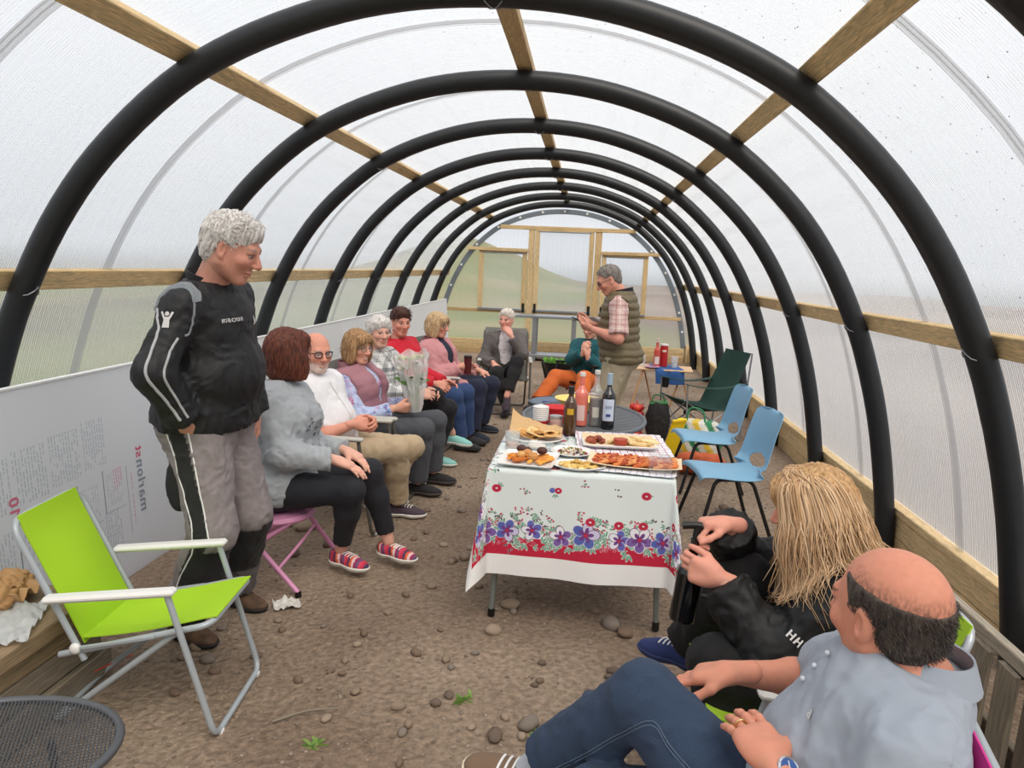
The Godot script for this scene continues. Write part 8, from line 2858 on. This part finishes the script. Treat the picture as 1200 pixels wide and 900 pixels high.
	# ============ standing man with the phone
	var shirt := plaid(Color8(206, 178, 172), [[20, 7, Color8(150, 92, 92), 0.45], [52, 3, Color8(120, 84, 96), 0.45], [84, 7, Color8(150, 92, 92), 0.45], [110, 3, Color8(238, 226, 220), 0.7]])
	a = person({"label": "man in an olive quilted gilet standing and looking down at his phone", "base": Vector3(0.28, 0, -6.3), "s": 0.99,
		"pel": Vector3(0.295, 0.915, -6.30), "neck": Vector3(0.275, 1.405, -6.30), "head": Vector3(0.165, 1.525, -6.29), "hf": Vector3(-0.86, -0.46, 0.16), "hup": Vector3(-0.45, 0.9, 0.05), "fw": Vector3(-0.98, 0, -0.16), "gi": 1.14, "be": 0.5,
		"wl": Vector3(0.055, 1.135, -6.14), "wr": Vector3(0.045, 1.16, -6.36), "epl": Vector3(0.5, -1, 0.7), "epr": Vector3(0.4, -1, -0.6),
		"al": Vector3(0.27, 0.095, -6.18), "ar": Vector3(0.37, 0.095, -6.46), "tl": Vector3(-1, 0, 0.2), "tr": Vector3(-1, 0, -0.1), "kpl": Vector3(-1, 0, 0.2), "kpr": Vector3(-1, 0, 0),
		"skin": lin(212, 150, 130), "hl": [Vector3(-0.9, 0.25, -0.25), Vector3(0.3, 0.7, -0.5), [0.5, 0.6], 0.05, 0.4], "hr": [Vector3(-0.9, 0.2, 0.25), Vector3(0.3, 0.5, 0.7), [0.5, 0.6]], "cell": 0.012, "bcell": 0.014, "hcell": 0.005,
		"face": {"brow": lin(110, 90, 80)}, "hair": ["crew", lin(84, 78, 74), lin(150, 142, 136), 0.003],
		"top": {"name": "checked_shirt", "inf": 0.016, "hem": 0.0, "sleeve": 0.9, "cuff": 0.02, "mat": mat(Color.WHITE, 0.9, 0.0, {"tex": shirt, "tri": 7.0}), "fold": 0.008},
		"legs": {"inf": 0.022, "mat": cloth(164, 152, 128), "cuff": 0.04, "fold": 0.010, "waist": 0.02},
		"shoe": {"mat": cloth(80, 62, 48), "sole": dark_sole, "cell": 0.01, "low": true}})
	tufts(a, hair_field(a.hc, a.hb, 0.99, "crew"), 500, 0.016, 0.0018, Vector3(0, -0.2, 0.5), [Color8(128, 120, 114), Color8(96, 88, 84)], 27, func(d): return d.y > -0.3 and d.z < 0.6, 0.1)
	vest(a, "quilted_gilet", 0.036, -0.06, cloth(104, 92, 66, 0.55, {"rim": 0.0}), 0.0095, quilt(a.pel, a.cu, 0.062, 0.014), Vector3.ZERO, 0.0, null, 0.03)
	collar(a.root, a.base, a.vest_f, a.nk + a.cu * 0.04, a.cb, 1.0, cloth(28, 28, 36), 0.07, 0.3, 0.085, 0.15)
	glasses(a.root, a.base, a.hc, a.hb, 0.99, mat(Color8(70, 50, 46), 0.3), 0.002)
	# ============ blonde woman in the black jacket opening a bottle
	a = person({"label": "long-haired blonde woman in a black jacket gripping a dark bottle", "base": Vector3(0.75, 0, -2.25), "s": 0.97,
		"pel": Vector3(0.84, 0.43, -2.20), "neck": Vector3(0.755, 0.81, -2.20), "head": Vector3(0.675, 0.945, -2.21), "hf": Vector3(-0.9, -0.2, -0.35), "hup": Vector3(-0.2, 1, 0), "fw": Vector3(-0.97, 0.1, -0.1), "gi": 1.22, "bu": 0.9, "shw": 0.172,
		"wl": Vector3(0.43, 0.735, -2.155), "wr": Vector3(0.465, 0.862, -2.27), "epl": Vector3(0.2, -1, 0.25), "epr": Vector3(0.1, -0.8, -0.7),
		"al": Vector3(0.50, 0.12, -2.16), "ar": Vector3(0.40, 0.36, -2.50), "tl": Vector3(-1, 0, 0.1), "tr": Vector3(-0.75, 0.05, -0.5), "kpl": Vector3(-1, 1.0, 0.2), "kpr": Vector3(-1, 1.0, 0),
		"skin": lin(216, 152, 132), "hl": [Vector3(-0.95, 0.25, -0.12), Vector3(-0.05, -0.05, -1), [0.75, 0.95], 0.0, 0.35], "hr": [Vector3(-0.95, 0.08, 0.25), Vector3(0.0, -1.0, 0.15), [0.95, 1.05], 0.0, 0.45], "cell": 0.009, "hcell": 0.004, "fcell": 0.0036,
		"face": {"fem": true}, "hair": ["long", lin(150, 112, 72), lin(206, 168, 122), 0.006],
		"top": {"name": "black_jacket", "inf": 0.032, "hem": -0.12, "skirt": true, "sleeve": 1.93, "cuff": 0.012, "mat": cloth(13, 14, 16, 0.65, {"rim": 0.0}), "fold": 0.014, "cell": 0.0085},
		"legs": {"inf": 0.02, "mat": cloth(13, 13, 15), "cuff": 0.02, "fold": 0.009, "cell": 0.009},
		"shoe": {"mat": cloth(34, 48, 96), "sole": mat(Color8(34, 46, 90), 0.7), "cell": 0.005, "low": true, "lace": white_line}})
	collar(a.root, a.base, a.top_f, a.nk + a.cu * 0.035, a.cb, 1.0, cloth(18, 19, 22, 0.7), 0.06, 0.3, 0.084, 0.1)
	var er3: Vector3 = (a.sh[0] as Vector3).lerp(a.arms[0][0], 0.78)
	lettering(a.root, "sleeve_badge", "HH", a.top_f, er3 + Vector3(0, 0.06, 0.07), Vector3(0.75, -0.62, 0.2).normalized(), Vector3(0.6, 0.75, -0.1).normalized(), 0.024, white_line, a.base, true)
	blonde_locks(a)
	# ============ man in the grey polo shirt
	a = person({"label": "balding man in a grey polo shirt and jeans sitting in the front right corner", "base": Vector3(0.45, 0, -1.45), "s": 1.03, "hs": 1.0,
		"pel": Vector3(0.50, 0.47, -1.42), "neck": Vector3(0.635, 0.90, -1.385), "head": Vector3(0.587, 1.0, -1.405), "hf": Vector3(-0.56, -0.04, -0.83), "hup": Vector3(-0.05, 1, 0.02), "fw": Vector3(-0.95, 0.2, -0.22), "gi": 1.16, "be": 0.6, "shw": 0.18, "neckw": 1.12,
		"wl": Vector3(0.375, 0.745, -1.285), "wr": Vector3(0.39, 0.70, -1.69), "epl": Vector3(0.3, -1, 0.7), "epr": Vector3(0.7, -0.5, -0.7),
		"al": Vector3(-0.06, 0.375, -1.74), "ar": Vector3(-0.14, 0.10, -1.53), "tl": Vector3(-1.0, -0.02, -0.22), "tr": Vector3(-1, 0, -0.1), "kpl": Vector3(-0.4, 1.0, -0.3), "kpr": Vector3(-0.3, 1.0, 0.1), "ful": Vector3(0.06, 0.95, 0.28),
		"skin": lin(206, 140, 116), "hl": [Vector3(-0.22, 0.10, -0.95), Vector3(0.1, -1, -0.1), [0.18, 0.22], 0.06, 0.1], "hr": [Vector3(-0.95, -0.25, -0.2), Vector3(0, -1, 0.1), [0.2, 0.3]], "cell": 0.0085, "bcell": 0.011, "hcell": 0.0034, "fcell": 0.003,
		"face": {"brow": lin(90, 70, 60), "fat": 1.08, "crop": thin_scalp()}, "hair": ["fringe", lin(46, 38, 34), lin(84, 74, 68), 0.0018],
		"top": {"name": "polo_shirt", "inf": 0.02, "sinf": 1.2, "hem": -0.06, "skirt": true, "sleeve": 0.8, "cuff": 0.022, "mat": cloth(152, 160, 172, 0.95, {"ns": 0.6, "tri": 16.0}), "fold": 0.008, "cell": 0.007},
		"legs": {"name": "jeans", "inf": 0.02, "mat": denim(), "cuff": 0.018, "upto": 0.85, "fold": 0.008, "cell": 0.008, "k": 0.02},
		"shoe": {"mat": cloth(112, 90, 72), "sole": mat(Color8(214, 200, 176), 0.7), "cell": 0.005, "low": true, "lace": white_line}})
	b0 = a.base
	cb = a.cb
	collar(a.root, b0, a.top_f, a.nk + a.cu * 0.035, cb, 1.03, cloth(150, 158, 170, 0.95, {"ns": 0.6, "tri": 16.0}), 0.055, 0.3, 0.082, 0.55)
	tufts(a, hair_field(a.hc, a.hb, 1.03, "fringe"), 2200, 0.011, 0.0008, Vector3(0, -0.8, -0.45), [Color8(52, 44, 40), Color8(84, 76, 70), Color8(40, 34, 32)], 6, func(d): return d.y < 0.62 and d.y > -0.5 and d.z < 0.4, 0.0)
	# side seam of the crossed leg
	lf = a.legs_f
	var kl: Vector3 = a.legs[0][0]
	var al2: Vector3 = a.legs[0][1]
	var tocam := Vector3(-0.12, 0.42, 0.9).normalized()
	for sm in [[kl.lerp(a.hip[0], 0.55) + Vector3(0.02, -0.035, 0), kl.lerp(a.hip[0], 0.2) + Vector3(0, -0.03, 0), kl + Vector3(0.02, -0.045, 0), kl.lerp(al2, 0.3) + Vector3(0.03, -0.02, 0), kl.lerp(al2, 0.6) + Vector3(0.025, -0.02, 0), kl.lerp(al2, 0.83) + Vector3(0.02, -0.015, 0)]]:
		for o2 in [0.0, 0.009]:
			var sp2 := []
			for q in curve(sm, 6): sp2.append(lf.hit(q + Vector3(0, o2, 0) + tocam * 0.16, -tocam, 0.0005) - b0)
			st = mb()
			tube(st, sp2, 0.0016, 6)
			obj("seam", st, mat(Color8(74, 88, 108), 0.9), a.root)
	# sock
	st = mb()
	var sd2 := (al2 - kl).normalized()
	tube(st, [al2 - sd2 * 0.11 - b0, al2 - sd2 * 0.05 - b0, al2 - b0, al2 + sd2 * 0.03 - b0], [0.048, 0.045, 0.043, 0.042], 16)
	obj("sock", st, cloth(170, 176, 184), a.root)
	# buttons and chest mark
	for i in 3:
		st = mb()
		var bp := (a.top_f as Field).hit(a.nk - a.cu * (0.045 + 0.035 * i) + cb.z * 0.3, -cb.z, 0.003)
		ball(st, bp - b0, Vector3(0.0055, 0.0055, 0.0055), Basis.IDENTITY, 5)
		obj("button", st, mat(Color8(196, 204, 214), 0.4), a.root)
	lettering(a.root, "chest_mark", "a", a.top_f, a.nk - a.cu * 0.13 + cb.x * 0.085 + cb.z * 0.2, cb.x, a.cu, 0.022, white_line, b0, true)
	# wrist watch and ring
	var w0: Vector3 = a.arms[0][1]
	var wd: Vector3 = (w0 - (a.arms[0][0] as Vector3)).normalized()
	var wt := Node3D.new()
	wt.name = "wrist_watch"
	a.root.add_child(wt, true)
	var up := (Vector3.UP - wd * wd.y).normalized()
	var sx := up.cross(wd)
	var wc := w0 - wd * 0.012
	st = mb()
	var ring := []
	for i in 20:
		var an := TAU * i / 20
		ring.append(wc + up * cos(an) * 0.0285 + sx * sin(an) * 0.0325 - b0)
	for o in [-0.006, 0.0, 0.006]:
		var r2 := []
		for p in ring: r2.append(p + wd * o)
		tube(st, r2, 0.0036, 6, true)
	obj("strap", st, mat(Color8(190, 192, 196), 0.25, 0.9), wt)
	var wb := Basis(sx, up, wd)
	st = mb()
	lathe(st, [Vector2(0.021, -0.004), Vector2(0.0215, 0.004), Vector2(0.0185, 0.0075), Vector2(0.017, 0.006)], wc + up * 0.030 - b0, 24, wb)
	obj("case", st, mat(Color8(200, 202, 206), 0.2, 0.9), wt)
	st = mb()
	lathe(st, [Vector2(0.0, 0.0062), Vector2(0.017, 0.006)], wc + up * 0.030 - b0, 24, wb)
	obj("dial", st, mat(Color8(62, 92, 150), 0.2), wt)
	st = mb()
	tube(st, [wc + up * 0.0372 - b0, wc + up * 0.0372 + sx * 0.010 + wd * 0.004 - b0], 0.0009, 5)
	tube(st, [wc + up * 0.0372 - b0, wc + up * 0.0372 - sx * 0.004 + wd * 0.012 - b0], 0.0009, 5)
	obj("hand", st, white_line, wt)
	var hd := Vector3(-0.22, 0.10, -0.95).normalized()
	var pn := (Vector3(0.1, -1, -0.1) - hd * Vector3(0.1, -1, -0.1).dot(hd)).normalized()
	var th := pn.cross(hd)
	var fr := w0 + hd * 0.115 * 1.03 + th * -0.0105 + pn * 0.006
	st = mb()
	ring = []
	for i in 14:
		var an := TAU * i / 14
		ring.append(fr + th * cos(an) * 0.0108 + pn * sin(an) * 0.0108 - b0)
	tube(st, ring, 0.002, 6, true)
	obj("ring", st, mat(Color8(222, 190, 130), 0.2, 0.9), a.root)

func thin_scalp():      # sparse dark hairs on the scalp above the fringe
	var n := hair_n
	return func(q: Vector3, col: Color):
		var e := q.y * 0.97 - q.z * 0.22 - 0.056
		if q.z > 0.03 or (q.y < 0.035 and q.z > -0.03) or e > 0.03 or q.y < -0.05: return col
		var t := clampf(1.0 - maxf(e, 0.0) / 0.03, 0, 1) * clampf(0.55 + 1.2 * n.get_noise_3d(q.x * 160, q.y * 60, q.z * 160), 0, 1)
		return col.lerp(Color(0.05, 0.035, 0.028), t * 0.75)
func denim() -> StandardMaterial3D:
	return cloth(46, 64, 88, 0.92, {"tex": noise_tex(0.2, Color(0.78, 0.80, 0.84), Color(1.0, 1.0, 1.0), 256, false, 4, 71), "tri": 4.0, "ns": 0.6})
func quilt(o: Vector3, up: Vector3, pitch: float, amp: float):
	var n := fold_n
	return func(p: Vector3):
		var h := (p - o).dot(up) / pitch + 0.15 * n.get_noise_3d(p.x * 5, p.y * 5, p.z * 5)
		return amp * 0.5 - amp * pow(absf(sin(PI * h)), 0.6) + 0.003 * n.get_noise_3d(p.x * 16, p.y * 16, p.z * 16)
func striped(o: Vector3, d: Vector3):
	var cols := [lin(190, 48, 72), lin(70, 52, 84), lin(214, 92, 52), lin(226, 190, 190), lin(150, 40, 84), lin(96, 78, 112), lin(206, 66, 92)]
	var dd := d.normalized()
	return func(p: Vector3):
		var t := (p - o).dot(dd) / 0.0125 + p.y * 20.0
		return cols[posmod(int(floor(t)), cols.size())]
func work_trousers(ref: Dictionary, blk: Color, gry: Color):
	var n := fold_n
	return func(p: Vector3):
		var rt: Array = ref[1]
		var lt: Array = ref[0]
		var mid: float = (rt[0].z + lt[0].z) * 0.5 if p.y > rt[1].y else (rt[2].z + lt[2].z) * 0.5
		var right: bool = p.z > mid
		var j: Array = rt if right else lt
		var c: Vector3
		if p.y > j[1].y: c = (j[1] as Vector3).lerp(j[0], clampf((p.y - j[1].y) / (j[0].y - j[1].y), 0, 1.3))
		else: c = (j[2] as Vector3).lerp(j[1], clampf((p.y - j[2].y) / (j[1].y - j[2].y), 0, 1))
		var f := p.x - c.x
		var g := gry * (1.0 + 0.12 * n.get_noise_3d(p.x * 40, p.y * 40, p.z * 40))
		if right:
			if p.y < 0.44 and f > -0.045: return blk
			if p.y < 0.93 and f > -0.043 and f < 0.028 and p.z > c.z: return blk
			return g
		if p.y < 0.46 and p.y > 0.22: return blk
		if p.y <= 0.22: return g * 0.5
		return g

# long hair: many tapering locks over the solid underlayer
func blonde_locks(a: Dictionary) -> void:
	var rng := RandomNumberGenerator.new()
	rng.seed = 77
	var hc: Vector3 = a.hc
	var hb: Basis = a.hb
	var b0: Vector3 = a.base
	var mats := [mat(Color8(208, 174, 136), 0.55), mat(Color8(198, 162, 122), 0.55), mat(Color8(186, 148, 108), 0.55), mat(Color8(216, 186, 150), 0.55)]
	var sts := [mb(), mb(), mb(), mb()]
	var tf: Field = a.top_f
	var crown := hc + hb * Vector3(0.0, 0.125, 0.0)
	var all := tf.all()
	for i in 1500:
		var an := rng.randf_range(-2.3, 2.3)       # 0 = back of the head
		var side := Vector3(sin(an), 0, -cos(an))
		var w := hb * side
		var lift := rng.randf_range(-0.004, 0.016)
		var p0 := crown + hb * Vector3(rng.randf_range(-0.012, 0.012) + sin(an) * 0.02, rng.randf_range(-0.012, 0.002), rng.randf_range(-0.035, 0.06))
		var p1 := hc + w * (0.082 + lift) + hb * Vector3(0, 0.088 + rng.randf_range(-0.008, 0.012), 0.004)
		var p2 := hc + w * (0.116 + lift) + hb * Vector3(0, 0.01, -0.008)
		var len2 := rng.randf_range(0.15, 0.285)
		var wav := rng.randf_range(-0.022, 0.022)
		var tan := hb * Vector3(cos(an), 0, sin(an))
		var flare := Vector3(0.05, 0, 0.01) * rng.randf_range(0.2, 1.6)
		var p3 := hc + w * (0.128 + lift + rng.randf_range(-0.012, 0.015)) - Vector3(0, 0.08, 0) + tan * wav + flare * 0.5
		var p4 := hc + w * (0.135 + lift + rng.randf_range(-0.03, 0.035)) - Vector3(0, len2, 0) - tan * wav * 1.3 + flare * 1.5
		var pts := curve([p0, p1, p2, p3, p4], 4)
		var out := []
		var rad := []
		var r0 := rng.randf_range(0.0014, 0.0034)
		for k in pts.size():
			var p: Vector3 = pts[k]
			if p.y < hc.y - 0.06:
				var d := tf.dist(p, all)
				if d < 0.012: p = tf.snap(p, 0.012 + maxf(lift, 0.0) * 0.5)
			out.append(p - b0)
			var t := float(k) / (pts.size() - 1)
			rad.append(r0 * (0.75 + 0.25 * minf(1.0, t * 4.0)) * (1.0 - pow(t, 3.0) * 0.85))
		tube(sts[rng.randi() % 4], out, rad, 4, false, false, 0.7)
	for k in 4: obj("hair_locks", sts[k], mats[k], a.root)
